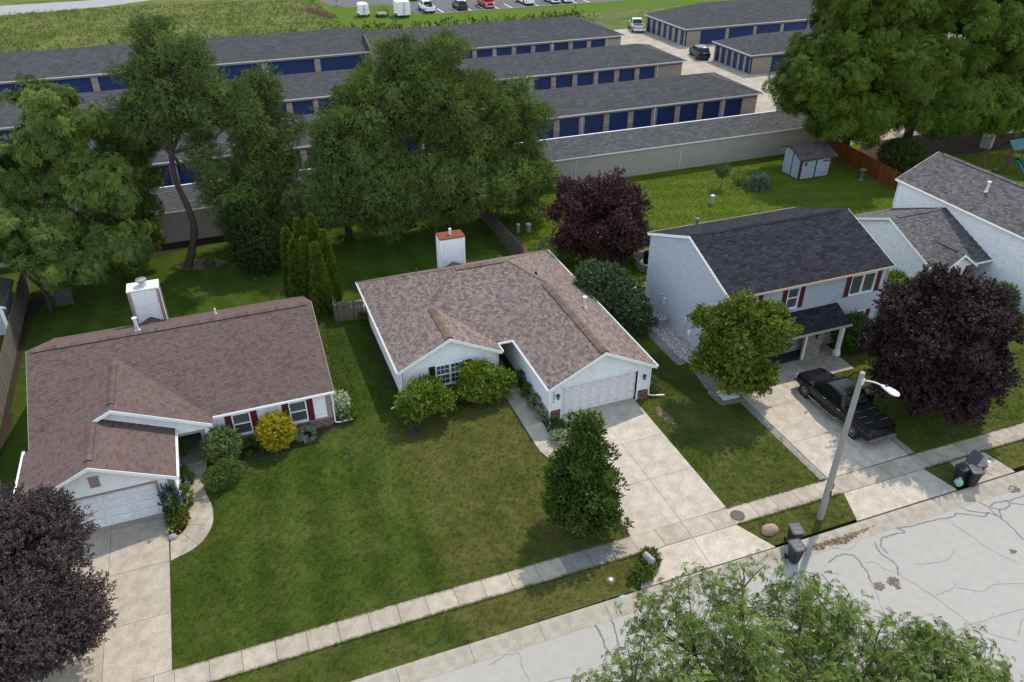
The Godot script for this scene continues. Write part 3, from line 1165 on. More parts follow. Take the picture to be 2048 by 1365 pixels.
# raised vent strip along a ridge; left and right are the down-slope directions
func ridge_vent(house: Node, a: Vector3, b: Vector3, dl: Vector3, dr: Vector3, cols: Array, w := 0.27, rise := 0.055, called := "ridge_vent") -> void:
	var st := new_st()
	var l := a.distance_to(b)
	var n := int(l / 0.2)
	for i in n:
		var p := a.lerp(b, float(i) / n)
		var q := a.lerp(b, float(i + 1) / n)
		var c: Color = cols[rng.randi() % cols.size()] * rr(0.85, 1.1)
		var up0 := Vector3(0, rise + 0.012, 0)
		var up1 := Vector3(0, rise + 0.002, 0)
		for d in [dl, dr]:
			var e0: Vector3 = p + d * w
			var e1: Vector3 = q + d * w
			face(st, [p + up0, q + up1, e1 + up1, e0 + up0], Vector3.UP, c)
			face(st, [e0 + up0, e1 + up1, e1 - Vector3(0, 0.01, 0), e0 - Vector3(0, 0.01, 0)], d, c * 0.25)
	for e in [a, b]:
		face(st, [e + Vector3(0, rise, 0), e + dl * w + Vector3(0, rise, 0), e + dl * w], (a - b) if e == a else (b - a), cols[0] * 0.5)
		face(st, [e + Vector3(0, rise, 0), e + dr * w + Vector3(0, rise, 0), e + dr * w], (a - b) if e == a else (b - a), cols[0] * 0.5)
	mi(called, st, M.shingle, house)

func vent_pipe(house: Node, at: Vector3, h: float, r: float, m: Material, cap := true, called := "vent_pipe") -> void:
	var st := new_st()
	var prof := [[r * 2.2, -0.12], [r * 2.0, 0.03], [r * 1.1, 0.12], [r, 0.16], [r, h * 0.85]]
	if cap:
		prof.append_array([[r * 1.0, h * 0.9], [r * 1.55, h * 0.92], [r * 1.6, h], [0.005, h + 0.03]])
	else:
		prof.append_array([[r, h], [r * 0.7, h], [r * 0.7, h - 0.1]])
	lathe(st, Transform3D(Basis(), at), prof, 10)
	mi(called, st, m, house)

func wall_lamp(house: Node, F: Transform3D, s: float, y: float) -> void:
	var st := new_st()
	pbox(st, F, v3(s - 0.05, y - 0.08, 0.0), v3(s + 0.05, y + 0.12, 0.075))
	tube(st, F * v3(s, y + 0.08, 0.02), F * v3(s, y + 0.14, 0.14), 0.012, 0.012, 5)
	lathe(st, Transform3D(Basis(), F * v3(s, y, 0.14)), [[0.005, 0.2], [0.03, 0.16], [0.1, 0.1], [0.105, 0.085], [0.02, 0.08]], 8)
	lathe(st, Transform3D(Basis(), F * v3(s, y, 0.14)), [[0.04, -0.2], [0.055, -0.17], [0.05, -0.15]], 8)
	for k in 4:
		var t := TAU * k / 4 + 0.4
		tube(st, F * v3(s + cos(t) * 0.05, y - 0.17, 0.14 + sin(t) * 0.05), F * v3(s + cos(t) * 0.09, y + 0.09, 0.14 + sin(t) * 0.09), 0.008, 0.008, 4)
	var l := mi("wall_lamp", st, M.black, house)
	var g := new_st()
	lathe(g, Transform3D(Basis(), F * v3(s, y, 0.14)), [[0.045, -0.16], [0.08, 0.08]], 8)
	mi("lamp_glass", g, M.glass, l)

# several boards, each a part of its own
func boards(house: Node, F: Transform3D, list: Array, m: Material, called := "trim_board") -> void:
	for q in list:
		var st := new_st()
		pbox(st, F, q[0], q[1])
		mi(called, st, m, house)

# ------------------------------------------------------------------ left house
func build_house_left() -> void:
	var H := placed("ranch_house", "one-storey white house with brown-red shingle roof, chimney and yellow shrub", "house", v3(-4, 0, -40))
	var pal := [Color(0.112, 0.080, 0.076), Color(0.126, 0.090, 0.084), Color(0.137, 0.097, 0.088), Color(0.144, 0.104, 0.095), Color(0.157, 0.101, 0.085), Color(0.136, 0.106, 0.102)]
	var e := 2.4
	var ry := 5.0
	var main_f := [v3(-11.45, e, -36.2), v3(3.4, e, -36.2), v3(3.4, ry, -41.8), v3(-11.45, ry, -41.8)]
	var main_b := [v3(-11.45, e, -47.4), v3(3.4, e, -47.4), v3(3.4, ry, -41.8), v3(-11.45, ry, -41.8)]
	var cl := [v3(-11.7, e, -31.98), v3(-11.7, e, -36.2), v3(-7.3, 4.45, -40.62), v3(-7.3, 4.45, -35.55), v3(-8.2, 4.03, -35.55), v3(-8.2, 4.03, -31.98)]
	var cr := [v3(-7.3, 4.45, -40.62), v3(-2.95, e, -36.2), v3(-2.95, e, -35.55), v3(-7.3, 4.45, -35.55)]
	var gr := [v3(-8.2, 4.03, -31.98), v3(-4.75, e, -31.98), v3(-4.75, e, -35.9), v3(-8.2, 4.03, -35.9)]
	var dk := new_st()
	for p in [main_f, main_b, cl, cr, gr]:
		deck(dk, p, 0.13)
	mi("roof_deck", dk, M.deck, H)
	for p in [main_f, main_b, cl, cr, gr]:
		shingles(H, p, pal, 0.14, 0.12, 0.28, 0.09)
	var k := Vector3(0, -0.42, 0.9).normalized()
	ridge_vent(H, v3(-11.2, ry, -41.8), v3(3.1, ry, -41.8), v3(0, -0.42, -0.9), v3(0, -0.42, 0.9), pal, 0.22)
	ridge_vent(H, v3(-7.3, 4.45, -36.1), v3(-7.3, 4.45, -39.9), v3(-0.9, -0.42, 0), v3(0.9, -0.42, 0), pal, 0.2)
	ridge_vent(H, v3(-8.2, 4.03, -32.5), v3(-8.2, 4.03, -35.2), v3(-0.9, -0.42, 0), v3(0.9, -0.42, 0), pal, 0.2)
	# front wall
	var F := wall_frame(v3(-3.55, 0, -36.45), v3(3.15, 0, -36.45), Vector3.BACK)
	var wins := [[-2.03, 0.64, -1.08, 2.08], [0.93, 0.64, 1.87, 2.08]]
	var holes := []
	for w in wins:
		holes.append([w[0] + 3.55, w[1], w[2] + 3.55, w[3]])
	siding(H, F, [[0, 0], [6.7, 0], [6.7, 2.42], [0, 2.42]], holes, M.siding, 0.13)
	for w in wins:
		window(H, F, w[0] + 3.55, w[1], w[2] + 3.55, w[3], {"blind": 0.5})
		shutter(H, F, w[0] + 3.55 - 0.35, 0.64, w[0] + 3.55 - 0.01, 2.08, M.red_shutter)
		shutter(H, F, w[2] + 3.55 + 0.01, 0.64, w[2] + 3.55 + 0.35, 2.08, M.red_shutter)
	var bc := [Color(0.20, 0.115, 0.085), Color(0.26, 0.16, 0.12), Color(0.14, 0.085, 0.07), Color(0.30, 0.21, 0.165)]
	brickwork(H, F, 0.0, 6.72, 0.0, 0.55, bc)
	boards(H, F, [[v3(0.0, 0.55, 0.0), v3(6.74, 0.62, 0.09)], [v3(6.46, 0.62, 0.0), v3(6.73, 2.4, 0.05)]], M.taupe, "trim_board")
	gutter(H, v3(-2.9, e, -36.2), v3(3.42, e, -36.2), Vector3.BACK, M.trim)
	spout(H, [v3(3.3, 2.3, -36.1), v3(3.27, 2.1, -36.4), v3(3.27, 0.15, -36.4), v3(3.5, 0.08, -36.4), v3(4.25, 0.06, -36.45)], M.trim)
	# right gable, rear, left walls
	siding(H, wall_frame(v3(3.15, 0, -36.45), v3(3.15, 0, -47.1), Vector3.RIGHT), [[0, 0], [10.65, 0], [10.65, 2.4], [5.35, 4.82], [0, 2.4]], [], M.siding, 0.13)
	siding(H, wall_frame(v3(3.15, 0, -47.1), v3(-11.2, 0, -47.1), Vector3.FORWARD), [[0, 0], [14.35, 0], [14.35, 2.42], [0, 2.42]], [], M.siding, 0.13)
	siding(H, wall_frame(v3(-11.2, 0, -47.1), v3(-11.2, 0, -36.3), Vector3.LEFT), [[0, 0], [10.8, 0], [10.8, 2.4], [5.3, 4.82], [0, 2.4]], [], M.siding, 0.13)
	siding(H, wall_frame(v3(-11.4, 0, -36.3), v3(-11.4, 0, -32.3), Vector3.LEFT), [[0, 0], [4, 0], [4, 2.42], [0, 2.42]], [], M.siding, 0.13)
	for q in [[main_f[0], main_f[3], Vector3.LEFT], [main_b[0], main_b[3], Vector3.LEFT], [main_f[1], main_f[2], Vector3.RIGHT], [main_b[1], main_b[2], Vector3.RIGHT]]:
		rake(H, q[0], q[1], q[2], M.taupe, 0.16)
	gutter(H, v3(-11.7, e, -36.6), v3(-11.7, e, -31.98), Vector3.LEFT, M.trim)
	gutter(H, v3(-4.75, e, -31.98), v3(-4.75, e, -35.7), Vector3.RIGHT, M.trim)
	gutter(H, v3(3.4, e, -47.4), v3(-11.45, e, -47.4), Vector3.FORWARD, M.taupe)
	# garage front
	var G := wall_frame(v3(-11.4, 0, -32.3), v3(-5.0, 0, -32.3), Vector3.BACK)
	siding(H, G, [[0, 0], [6.4, 0], [6.4, 2.42], [3.2, 3.88], [0, 2.42]], [[0.7, 0, 5.6, 2.1]], M.siding, 0.13)
	garage_door(H, G, 0.7, 0.04, 5.6, 2.1, 4, 4, -0.1, M.door_white)
	boards(H, G, [[v3(0.56, 0.0, -0.02), v3(0.7, 2.22, 0.05)], [v3(5.6, 0.0, -0.02), v3(5.74, 2.22, 0.05)], [v3(0.7, 2.1, -0.02), v3(5.6, 2.22, 0.048)], [v3(6.16, 0.0, -0.02), v3(6.43, 2.4, 0.05)]], M.taupe, "trim_board")
	var gv := new_st()
	pbox(gv, G, v3(2.98, 2.62, 0.0), v3(3.42, 3.26, 0.045))
	for i in 7:
		pbox(gv, G, v3(3.01, 2.66 + i * 0.083, 0.045), v3(3.39, 2.70 + i * 0.083, 0.06))
	mi("gable_vent", gv, M.taupe, H)
	rake(H, v3(-8.2, 4.03, -31.98), v3(-11.7, e, -31.98), Vector3.BACK, M.trim)
	rake(H, v3(-8.2, 4.03, -31.98), v3(-4.75, e, -31.98), Vector3.BACK, M.trim)
	spout(H, [v3(-4.82, 2.3, -32.1), v3(-4.93, 2.05, -32.35), v3(-4.93, 0.1, -32.35), v3(-4.85, 0.06, -32.2)], M.trim)
	# garage side and the porch under the cross gable
	siding(H, wall_frame(v3(-5.0, 0, -32.3), v3(-5.0, 0, -39.0), Vector3.RIGHT), [[0, 0], [6.7, 0], [6.7, 2.42], [0, 2.42]], [], M.siding, 0.13)
	var P := wall_frame(v3(-8.4, 0, -35.85), v3(-3.2, 0, -35.85), Vector3.BACK)
	siding(H, P, [[3.4, 1.95], [4.8, 1.95], [4.8, 0.0], [5.2, 0.0], [5.2, 2.36], [1.1, 4.32], [0.0, 3.82], [0.0, 3.4], [3.4, 2.1]], [], M.siding, 0.13)
	rake(H, v3(-7.3, 4.45, -35.55), v3(-2.95, e, -35.55), Vector3.BACK, M.trim)
	rake(H, v3(-7.3, 4.45, -35.55), v3(-8.35, 3.96, -35.55), Vector3.BACK, M.trim)
	boards(H, P, [[v3(3.38, 1.86, 0.0), v3(5.0, 2.0, 0.05)], [v3(4.78, 0.0, 0.0), v3(4.98, 1.86, 0.05)]], M.taupe, "trim_board")
	siding(H, wall_frame(v3(-3.2, 0, -35.85), v3(-3.2, 0, -36.45), Vector3.RIGHT), [[0, 0], [0.6, 0], [0.6, 2.4], [0, 2.4]], [], M.siding, 0.13)
	siding(H, wall_frame(v3(-3.6, 0, -35.85), v3(-3.6, 0, -39.0), Vector3.LEFT), [[0, 0], [3.15, 0], [3.15, 2.42], [0, 2.42]], [], M.siding, 0.13)
	siding(H, wall_frame(v3(-5.0, 0, -39.0), v3(-3.6, 0, -39.0), Vector3.BACK), [[0, 0], [1.4, 0], [1.4, 2.42], [0, 2.42]], [[0.25, 0.0, 1.15, 2.05]], M.siding, 0.13)
	var fd := new_st()
	box(fd, v3(-4.75, 0.1, -39.08), v3(-3.85, 2.05, -39.03))
	var door := mi("front_door", fd, M.red_shutter, H)
	var kn := new_st()
	lathe(kn, Transform3D(Basis(Vector3.RIGHT, Vector3.BACK, Vector3.UP), v3(-4.65, 1.0, -39.03)), [[0.015, 0.0], [0.03, 0.04], [0.005, 0.07]], 6)
	mi("handle", kn, M.metal, door)
	# chimney
	chimney(H, v3(-6.62, 0, -47.0), v3(-5.0, 4.9, -47.95), M.siding, M.taupe, M.cap_paint, 0.3)
	var ck := [v3(-6.6, 2.62, -46.98), v3(-5.02, 2.62, -46.98), v3(-5.8, 3.05, -46.98)]
	var cs := new_st()
	face(cs, [ck[0], ck[2], v3(-5.8, 3.05, -46.0), v3(-6.6, 2.62, -46.9)], Vector3(-0.5, 1, 0), pal[0])
	face(cs, [ck[1], ck[2], v3(-5.8, 3.05, -46.0), v3(-5.02, 2.62, -46.9)], Vector3(0.5, 1, 0), pal[0])
	face(cs, [ck[0], ck[1], v3(-5.8, 3.05, -46.0)], Vector3.BACK, pal[1])
	mi("chimney_cricket", cs, M.shingle, H)
	vent_pipe(H, v3(-6.1, 4.55, -42.75), 0.85, 0.09, M.galv)
	vent_pipe(H, v3(-2.0, 3.45, -45.1), 0.42, 0.05, M.trim, false)

func chimney(H: Node, a: Vector3, b: Vector3, side: Material, trim: Material, top: Material, pot_r: float) -> void:
	var x0 := a.x
	var x1 := b.x
	var z0 := b.z
	var z1 := a.z
	var h := b.y
	var st := new_st()
	for q in [[v3(x0, 0, z1), v3(x1, 0, z1), Vector3.BACK], [v3(x1, 0, z1), v3(x1, 0, z0), Vector3.RIGHT], [v3(x1, 0, z0), v3(x0, 0, z0), Vector3.FORWARD], [v3(x0, 0, z0), v3(x0, 0, z1), Vector3.LEFT]]:
		var F := wall_frame(q[0], q[1], q[2])
		var l: float = q[0].distance_to(q[1])
		var y := 0.0
		while y < h - 0.02:
			var y1 := minf(y + 0.13, h)
			for band in [[0.0, 0.60], [0.60, 0.72], [0.72, 1.0]]:
				var ya := lerpf(y, y1, band[0])
				var yb := lerpf(y, y1, band[1])
				var oa := lap_offset(band[0] + 0.001, 0.034)
				var ob := lap_offset(band[1] - 0.001, 0.034)
				face(st, [F * v3(0, ya, oa), F * v3(l, ya, oa), F * v3(l, yb, ob), F * v3(0, yb, ob)], q[2])
			face(st, [F * v3(0, y, 0.004), F * v3(l, y, 0.004), F * v3(l, y, 0.034), F * v3(0, y, 0.034)], Vector3.DOWN)
			y = y1
	var c := mi("chimney", st, side, H)
	for x in [x0, x1]:
		for z in [z0, z1]:
			var t := new_st()
			box(t, v3(x - 0.085, 0, z - 0.085) , v3(x + 0.085, h - 0.02, z + 0.085))
			mi("corner_trim", t, trim, c)
	var k := new_st()
	obox(k, Transform3D(Basis(), v3((x0 + x1) / 2, h + 0.02, (z0 + z1) / 2)), v3(x1 - x0 + 0.2, 0.09, z1 - z0 + 0.2))
	mi("chimney_cap", k, top, c)
	var p := new_st()
	var f := 1.35 if pot_r > 0.2 else 1.0
	lathe(p, Transform3D(Basis(), v3((x0 + x1) / 2, h + 0.06, (z0 + z1) / 2)), [[pot_r * 0.75, 0.0], [pot_r * 0.75, 0.3], [pot_r * 0.8, 0.31], [pot_r * 0.8 * f, 0.36], [pot_r * 0.78 * f, 0.44], [0.01, 0.47]], 14)
	mi("flue_pipe", p, M.galv if pot_r < 0.2 else M.metal, c)

# ------------------------------------------------------------------ middle house
func build_house_middle() -> void:
	var H := placed("ranch_house", "one-storey white house with mottled tan-brown hip roof and green shutters", "house", v3(14, 0, -40))
	var pal := [Color(0.136, 0.111, 0.108), Color(0.170, 0.134, 0.127), Color(0.197, 0.150, 0.138), Color(0.207, 0.174, 0.167), Color(0.231, 0.177, 0.156), Color(0.269, 0.204, 0.161)]
	var e := 2.4
	var A := v3(12.375, 5.04, -42.875)
	var B := v3(15.825, 5.04, -42.875)
	var P1 := v3(10.225, 3.9625, -36.65)
	var Q1 := v3(10.225, 3.9625, -40.725)
	var P2 := v3(17.75, 4.075, -32.1)
	var Q2 := v3(17.75, 4.075, -40.95)
	var planes := [
		[v3(7.1, e, -48.15), v3(7.1, e, -36.65), P1, Q1, A],
		[P1, v3(13.35, e, -36.65), v3(13.35, e, -37.6), Q1],
		[P2, v3(14.4, e, -32.1), v3(14.4, e, -37.6), Q2],
		[v3(21.1, e, -48.15), v3(21.1, e, -32.1), P2, Q2, B],
		[v3(13.35, e, -37.6), v3(14.4, e, -37.6), Q2, B, A, Q1],
		[v3(7.1, e, -48.15), v3(21.1, e, -48.15), B, A]]
	var dk := new_st()
	for p in planes:
		deck(dk, p, 0.13)
	mi("roof_deck", dk, M.deck, H)
	for p in planes:
		shingles(H, p, pal, 0.14, 0.12, 0.28, 0.10)
	var caps := [Color(0.17, 0.125, 0.10), Color(0.15, 0.112, 0.095), Color(0.19, 0.14, 0.11)]
	ridge_vent(H, v3(17.75, 4.075, -32.2), v3(17.75, 4.075, -40.7), v3(-0.9, -0.45, 0), v3(0.9, -0.45, 0), caps)
	ridge_vent(H, v3(10.225, 3.9625, -36.75), v3(10.225, 3.9625, -40.4), v3(-0.9, -0.45, 0), v3(0.9, -0.45, 0), caps)
	ridge_vent(H, v3(12.5, 5.04, -42.875), v3(15.75, 5.04, -42.875), v3(0, -0.45, -0.9), v3(0, -0.45, 0.9), caps)
	for q in [[Q1, A, v3(-0.9, -0.45, 0), v3(0, -0.45, 0.9)], [Q2, B, v3(0.9, -0.45, 0), v3(0, -0.45, 0.9)], [v3(7.15, e + 0.02, -48.1), A, v3(-0.9, -0.45, 0), v3(0, -0.45, -0.9)], [v3(21.05, e + 0.02, -48.1), B, v3(0.9, -0.45, 0), v3(0, -0.45, -0.9)]]:
		ridge_vent(H, q[0], q[1], q[2], q[3], caps, 0.17, 0.018, "hip_cap")
	# wing front with the double window
	var W := wall_frame(v3(7.4, 0, -36.95), v3(13.1, 0, -36.95), Vector3.BACK)
	siding(H, W, [[0, 0], [5.7, 0], [5.7, 2.42], [2.825, 3.86], [0, 2.42]], [[1.93, 0.66, 3.72, 2.14]], M.siding_green, 0.13)
	window(H, W, 1.93, 0.66, 3.72, 2.14, {"units": 2, "grid": true, "blind": 0.5})
	shutter(H, W, 1.55, 0.66, 1.92, 2.14, M.green_shutter)
	shutter(H, W, 3.73, 0.66, 4.10, 2.14, M.green_shutter)
	var bc := [Color(0.19, 0.095, 0.07), Color(0.24, 0.13, 0.095), Color(0.14, 0.075, 0.06), Color(0.29, 0.18, 0.13)]
	brickwork(H, W, 0.0, 5.7, 0.0, 0.60, bc)
	boards(H, W, [[v3(0.0, 0.6, 0.0), v3(0.14, 2.4, 0.04)], [v3(5.56, 0.6, 0.0), v3(5.7, 2.4, 0.04)]], M.siding_green, "corner_trim")
	rake(H, P1, v3(7.1, e, -36.65), Vector3.BACK, M.siding_green)
	rake(H, P1, v3(13.35, e, -36.65), Vector3.BACK, M.siding_green)
	# garage front
	var G := wall_frame(v3(14.65, 0, -32.45), v3(20.85, 0, -32.45), Vector3.BACK)
	siding(H, G, [[0, 0], [6.2, 0], [6.2, 2.42], [3.1, 3.97], [0, 2.42]], [[0.72, 0, 5.45, 2.08]], M.siding_green, 0.13)
	garage_door(H, G, 0.72, 0.04, 5.45, 2.08, 8, 4, -0.16, M.door_panel)
	boards(H, G, [[v3(0.62, 0.0, -0.14), v3(0.72, 2.18, 0.04)], [v3(5.45, 0.0, -0.14), v3(5.55, 2.18, 0.04)], [v3(0.72, 2.08, -0.14), v3(5.45, 2.18, 0.038)], [v3(0.0, 0.62, 0.0), v3(0.13, 2.4, 0.04)], [v3(6.07, 0.62, 0.0), v3(6.2, 2.4, 0.04)]], M.siding_green, "corner_trim")
	brickwork(H, G, 0.0, 0.62, 0.0, 0.62, bc, "brick_pier")
	brickwork(H, G, 5.55, 6.2, 0.0, 0.62, bc, "brick_pier")
	wall_lamp(H, G, 0.42, 1.62)
	wall_lamp(H, G, 5.85, 1.62)
	rake(H, P2, v3(14.4, e, -32.1), Vector3.BACK, M.siding_green)
	rake(H, P2, v3(21.1, e, -32.1), Vector3.BACK, M.siding_green)
	# house number down the corner board
	var digits := ["1", "8", "0", "2", "6"]
	for i in digits.size():
		var tm := TextMesh.new()
		tm.text = digits[i]
		tm.font_size = 16
		tm.pixel_size = 0.0085
		tm.depth = 0.012
		var dg := mi("house_number", tm, M.black, H)
		dg.position = G * v3(0.2, 1.90 - i * 0.155, 0.045) - origins[H]
	# other walls
	siding(H, wall_frame(v3(14.65, 0, -38.0), v3(14.65, 0, -32.45), Vector3.LEFT), [[0, 0], [5.55, 0], [5.55, 2.42], [0, 2.42]], [], M.siding_green, 0.13)
	siding(H, wall_frame(v3(20.85, 0, -32.45), v3(20.85, 0, -47.85), Vector3.RIGHT), [[0, 0], [15.4, 0], [15.4, 2.42], [0, 2.42]], [], M.siding_green, 0.13)
	siding(H, wall_frame(v3(20.85, 0, -47.85), v3(7.4, 0, -47.85), Vector3.FORWARD), [[0, 0], [13.45, 0], [13.45, 2.42], [0, 2.42]], [], M.siding_green, 0.13)
	siding(H, wall_frame(v3(7.4, 0, -47.85), v3(7.4, 0, -36.95), Vector3.LEFT), [[0, 0], [10.9, 0], [10.9, 2.42], [0, 2.42]], [], M.siding_green, 0.13)
	siding(H, wall_frame(v3(13.1, 0, -36.95), v3(13.1, 0, -41.0), Vector3.RIGHT), [[0, 0], [4.05, 0], [4.05, 2.42], [0, 2.42]], [], M.siding_green, 0.13)
	siding(H, wall_frame(v3(14.65, 0, -41.0), v3(14.65, 0, -38.0), Vector3.LEFT), [[0, 0], [3.0, 0], [3.0, 2.42], [0, 2.42]], [], M.siding_green, 0.13)
	siding(H, wall_frame(v3(13.1, 0, -41.0), v3(14.65, 0, -41.0), Vector3.BACK), [[0, 0], [1.55, 0], [1.55, 2.42], [0, 2.42]], [[0.3, 0.0, 1.22, 2.05]], M.siding_green, 0.13)
	var fd := new_st()
	box(fd, v3(13.4, 0.05, -41.08), v3(14.32, 2.05, -41.03))
	mi("front_door", fd, M.trim, H)
	gutter(H, v3(7.1, e, -48.15), v3(7.1, e, -36.65), Vector3.LEFT, M.trim)
	gutter(H, v3(21.1, e, -32.1), v3(21.1, e, -48.15), Vector3.RIGHT, M.trim)
	gutter(H, v3(14.4, e, -37.5), v3(14.4, e, -32.1), Vector3.LEFT, M.trim)
	gutter(H, v3(13.35, e, -36.65), v3(13.35, e, -37.5), Vector3.RIGHT, M.trim)
	gutter(H, v3(13.4, e, -37.6), v3(14.4, e, -37.6), Vector3.BACK, M.trim)
	spout(H, [v3(14.32, 2.3, -32.25), v3(14.58, 2.1, -32.4), v3(14.6, 0.25, -32.38), v3(14.5, 0.1, -32.0), v3(14.25, 0.06, -31.75)], M.trim)
	spout(H, [v3(7.05, 2.3, -36.8), v3(7.33, 2.1, -36.98), v3(7.34, 0.15, -36.95), v3(7.2, 0.07, -36.85), v3(6.5, 0.05, -36.6)], M.trim)
	spout(H, [v3(13.4, 2.3, -36.75), v3(13.16, 2.1, -36.9), v3(13.16, 0.1, -36.9)], M.trim)
	spout(H, [v3(21.1, 2.3, -32.2), v3(20.92, 2.1, -32.42), v3(20.92, 0.2, -32.42), v3(21.2, 0.07, -32.4), v3(21.9, 0.05, -32.2)], M.trim)
	chimney(H, v3(12.92, 0, -47.38), v3(14.5, 4.9, -48.3), M.siding, M.siding, M.rust, 0.13)
	var cs := new_st()
	face(cs, [v3(12.9, 2.75, -47.35), v3(13.7, 3.15, -47.35), v3(13.7, 3.15, -46.6), v3(12.9, 2.75, -47.2)], Vector3(-0.5, 1, 0), pal[1])
	face(cs, [v3(14.5, 2.75, -47.35), v3(13.7, 3.15, -47.35), v3(13.7, 3.15, -46.6), v3(14.5, 2.75, -47.2)], Vector3(0.5, 1, 0), pal[1])
	face(cs, [v3(12.9, 2.75, -47.2), v3(14.5, 2.75, -47.2), v3(13.7, 3.15, -46.6)], Vector3.BACK, pal[2])
	mi("chimney_cricket", cs, M.shingle, H)
	vent_pipe(H, v3(19.4, 3.24, -38.3), 0.75, 0.09, M.galv)
	vent_pipe(H, v3(17.55, 4.18, -41.8), 0.18, 0.06, M.black, false)
	vent_pipe(H, v3(10.85, 3.25, -46.4), 0.35, 0.05, M.metal_dark, false)

# ------------------------------------------------------------------ two-storey house
func build_house_two_storey() -> void:
	var H := placed("two_storey_house", "two-storey grey-blue house with charcoal roof, maroon shutters and open garage", "house", v3(32, 0, -38))
	var pal := [Color(0.024, 0.024, 0.030), Color(0.030, 0.030, 0.037), Color(0.036, 0.036, 0.043), Color(0.043, 0.043, 0.050), Color(0.032, 0.031, 0.036)]
	var e := 5.2
	var ry := 7.07
	var x0 := 26.2
	var x1 := 38.3
	var f := [v3(x0, e, -33.1), v3(x1, e, -33.1), v3(x1, ry, -37.98), v3(x0, ry, -37.98)]
	var b := [v3(x0, e, -42.86), v3(x1, e, -42.86), v3(x1, ry, -37.98), v3(x0, ry, -37.98)]
	var p := [v3(26.25, 2.4, -31.85), v3(34.65, 2.4, -31.85), v3(34.65, 3.12, -33.44), v3(26.25, 3.12, -33.44)]
	var dk := new_st()
	for q in [f, b, p]:
		deck(dk, q, 0.12)
	mi("roof_deck", dk, M.deck, H)
	for q in [f, b, p]:
		shingles(H, q, pal, 0.145, 0.2, 0.42, 0.10)
	ridge_vent(H, v3(x0 + 0.5, ry, -37.98), v3(x1 - 0.3, ry, -37.98), v3(0, -0.36, -0.9), v3(0, -0.36, 0.9), [pal[1]], 0.17, 0.03, "ridge_cap")
	for q in [[f[0], f[3], Vector3.LEFT], [b[0], b[3], Vector3.LEFT], [f[1], f[2], Vector3.RIGHT], [b[1], b[2], Vector3.RIGHT]]:
		rake(H, q[0], q[1], q[2], M.trim, 0.18)
	gutter(H, v3(x0, e, -33.1), v3(x1, e, -33.1), Vector3.BACK, M.gutter_tan)
	gutter(H, v3(x1, e, -42.86), v3(x0, e, -42.86), Vector3.FORWARD, M.gutter_tan)
	gutter(H, v3(26.25, 2.4, -31.85), v3(34.67, 2.4, -31.85), Vector3.BACK, M.gutter_tan)
	spout(H, [v3(26.25, 5.1, -33.05), v3(26.38, 4.9, -33.38), v3(26.4, 2.9, -33.38)], M.gutter_dark)
	spout(H, [v3(38.25, 5.1, -33.05), v3(38.2, 4.9, -33.38), v3(38.2, 0.1, -33.38)], M.siding_blue)
	# gable walls
	siding(H, wall_frame(v3(26.31, 0, -42.6), v3(26.31, 0, -33.45), Vector3.LEFT), [[0, 0], [9.15, 0], [9.15, 5.2], [4.62, 6.95], [0, 5.2]], [], M.siding_blue, 0.19)
	siding(H, wall_frame(v3(38.15, 0, -33.45), v3(38.15, 0, -42.6), Vector3.RIGHT), [[0, 0], [9.15, 0], [9.15, 5.2], [4.53, 6.95], [0, 5.2]], [], M.siding_blue, 0.19)
	siding(H, wall_frame(v3(38.15, 0, -42.6), v3(26.31, 0, -42.6), Vector3.FORWARD), [[0, 0], [11.84, 0], [11.84, 5.22], [0, 5.22]], [], M.siding_blue, 0.19)
	# front wall
	var F := wall_frame(v3(26.31, 0, -33.45), v3(38.15, 0, -33.45), Vector3.BACK)
	var ox := 26.31
	var wins := [[27.54, 3.42, 28.42, 4.90], [30.60, 3.36, 31.50, 4.86]]
	var holes := [[35.39 - ox, 3.38, 37.35 - ox, 4.82], [35.1 - ox, 0.75, 37.2 - ox, 2.08]]
	for w in wins:
		holes.append([w[0] - ox, w[1], w[2] - ox, w[3]])
	siding(H, F, [[0, 0], [11.84, 0], [11.84, 5.22], [0, 5.22]], holes, M.siding_blue, 0.19)
	for w in wins:
		window(H, F, w[0] - ox, w[1], w[2] - ox, w[3], {"blind": 1.0})
		shutter(H, F, w[0] - ox - 0.36, w[1], w[0] - ox - 0.01, w[3], M.red_shutter)
		shutter(H, F, w[2] - ox + 0.01, w[1], w[2] - ox + 0.36, w[3], M.red_shutter)
	for w in [holes[0], holes[1]]:
		window(H, F, w[0], w[1], w[2], w[3], {"units": 2, "slider": true, "blind": 0.03, "blind_mat": M.curtain})
		shutter(H, F, w[0] - 0.38, w[1], w[0] - 0.01, w[3], M.red_shutter)
		shutter(H, F, w[2] + 0.01, w[1], w[2] + 0.40, w[3], M.red_shutter)
	# garage that stands forward under the lower roof, its door open
	var G := wall_frame(v3(26.31, 0, -32.45), v3(33.1, 0, -32.45), Vector3.BACK)
	siding(H, G, [[0, 0], [6.79, 0], [6.79, 2.45], [0, 2.45]], [[0.9, 0, 5.55, 2.1]], M.siding_blue, 0.19)
	boards(H, G, [[v3(0.78, 0, -0.1), v3(0.9, 2.2, 0.05)], [v3(5.55, 0, -0.1), v3(5.68, 2.2, 0.05)], [v3(0.9, 2.1, -0.1), v3(5.55, 2.2, 0.048)]], M.trim, "door_frame")
	var bc := [Color(0.33, 0.30, 0.28), Color(0.40, 0.36, 0.335), Color(0.28, 0.25, 0.235)]
	brickwork(H, G, 5.70, 6.79, 0.0, 2.4, bc)
	wall_lamp(H, G, 6.3, 1.65)
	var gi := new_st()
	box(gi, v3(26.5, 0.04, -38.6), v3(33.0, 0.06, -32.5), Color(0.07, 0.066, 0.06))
	box(gi, v3(26.45, 0, -38.7), v3(33.0, 2.5, -38.6), Color(0.03, 0.03, 0.03))
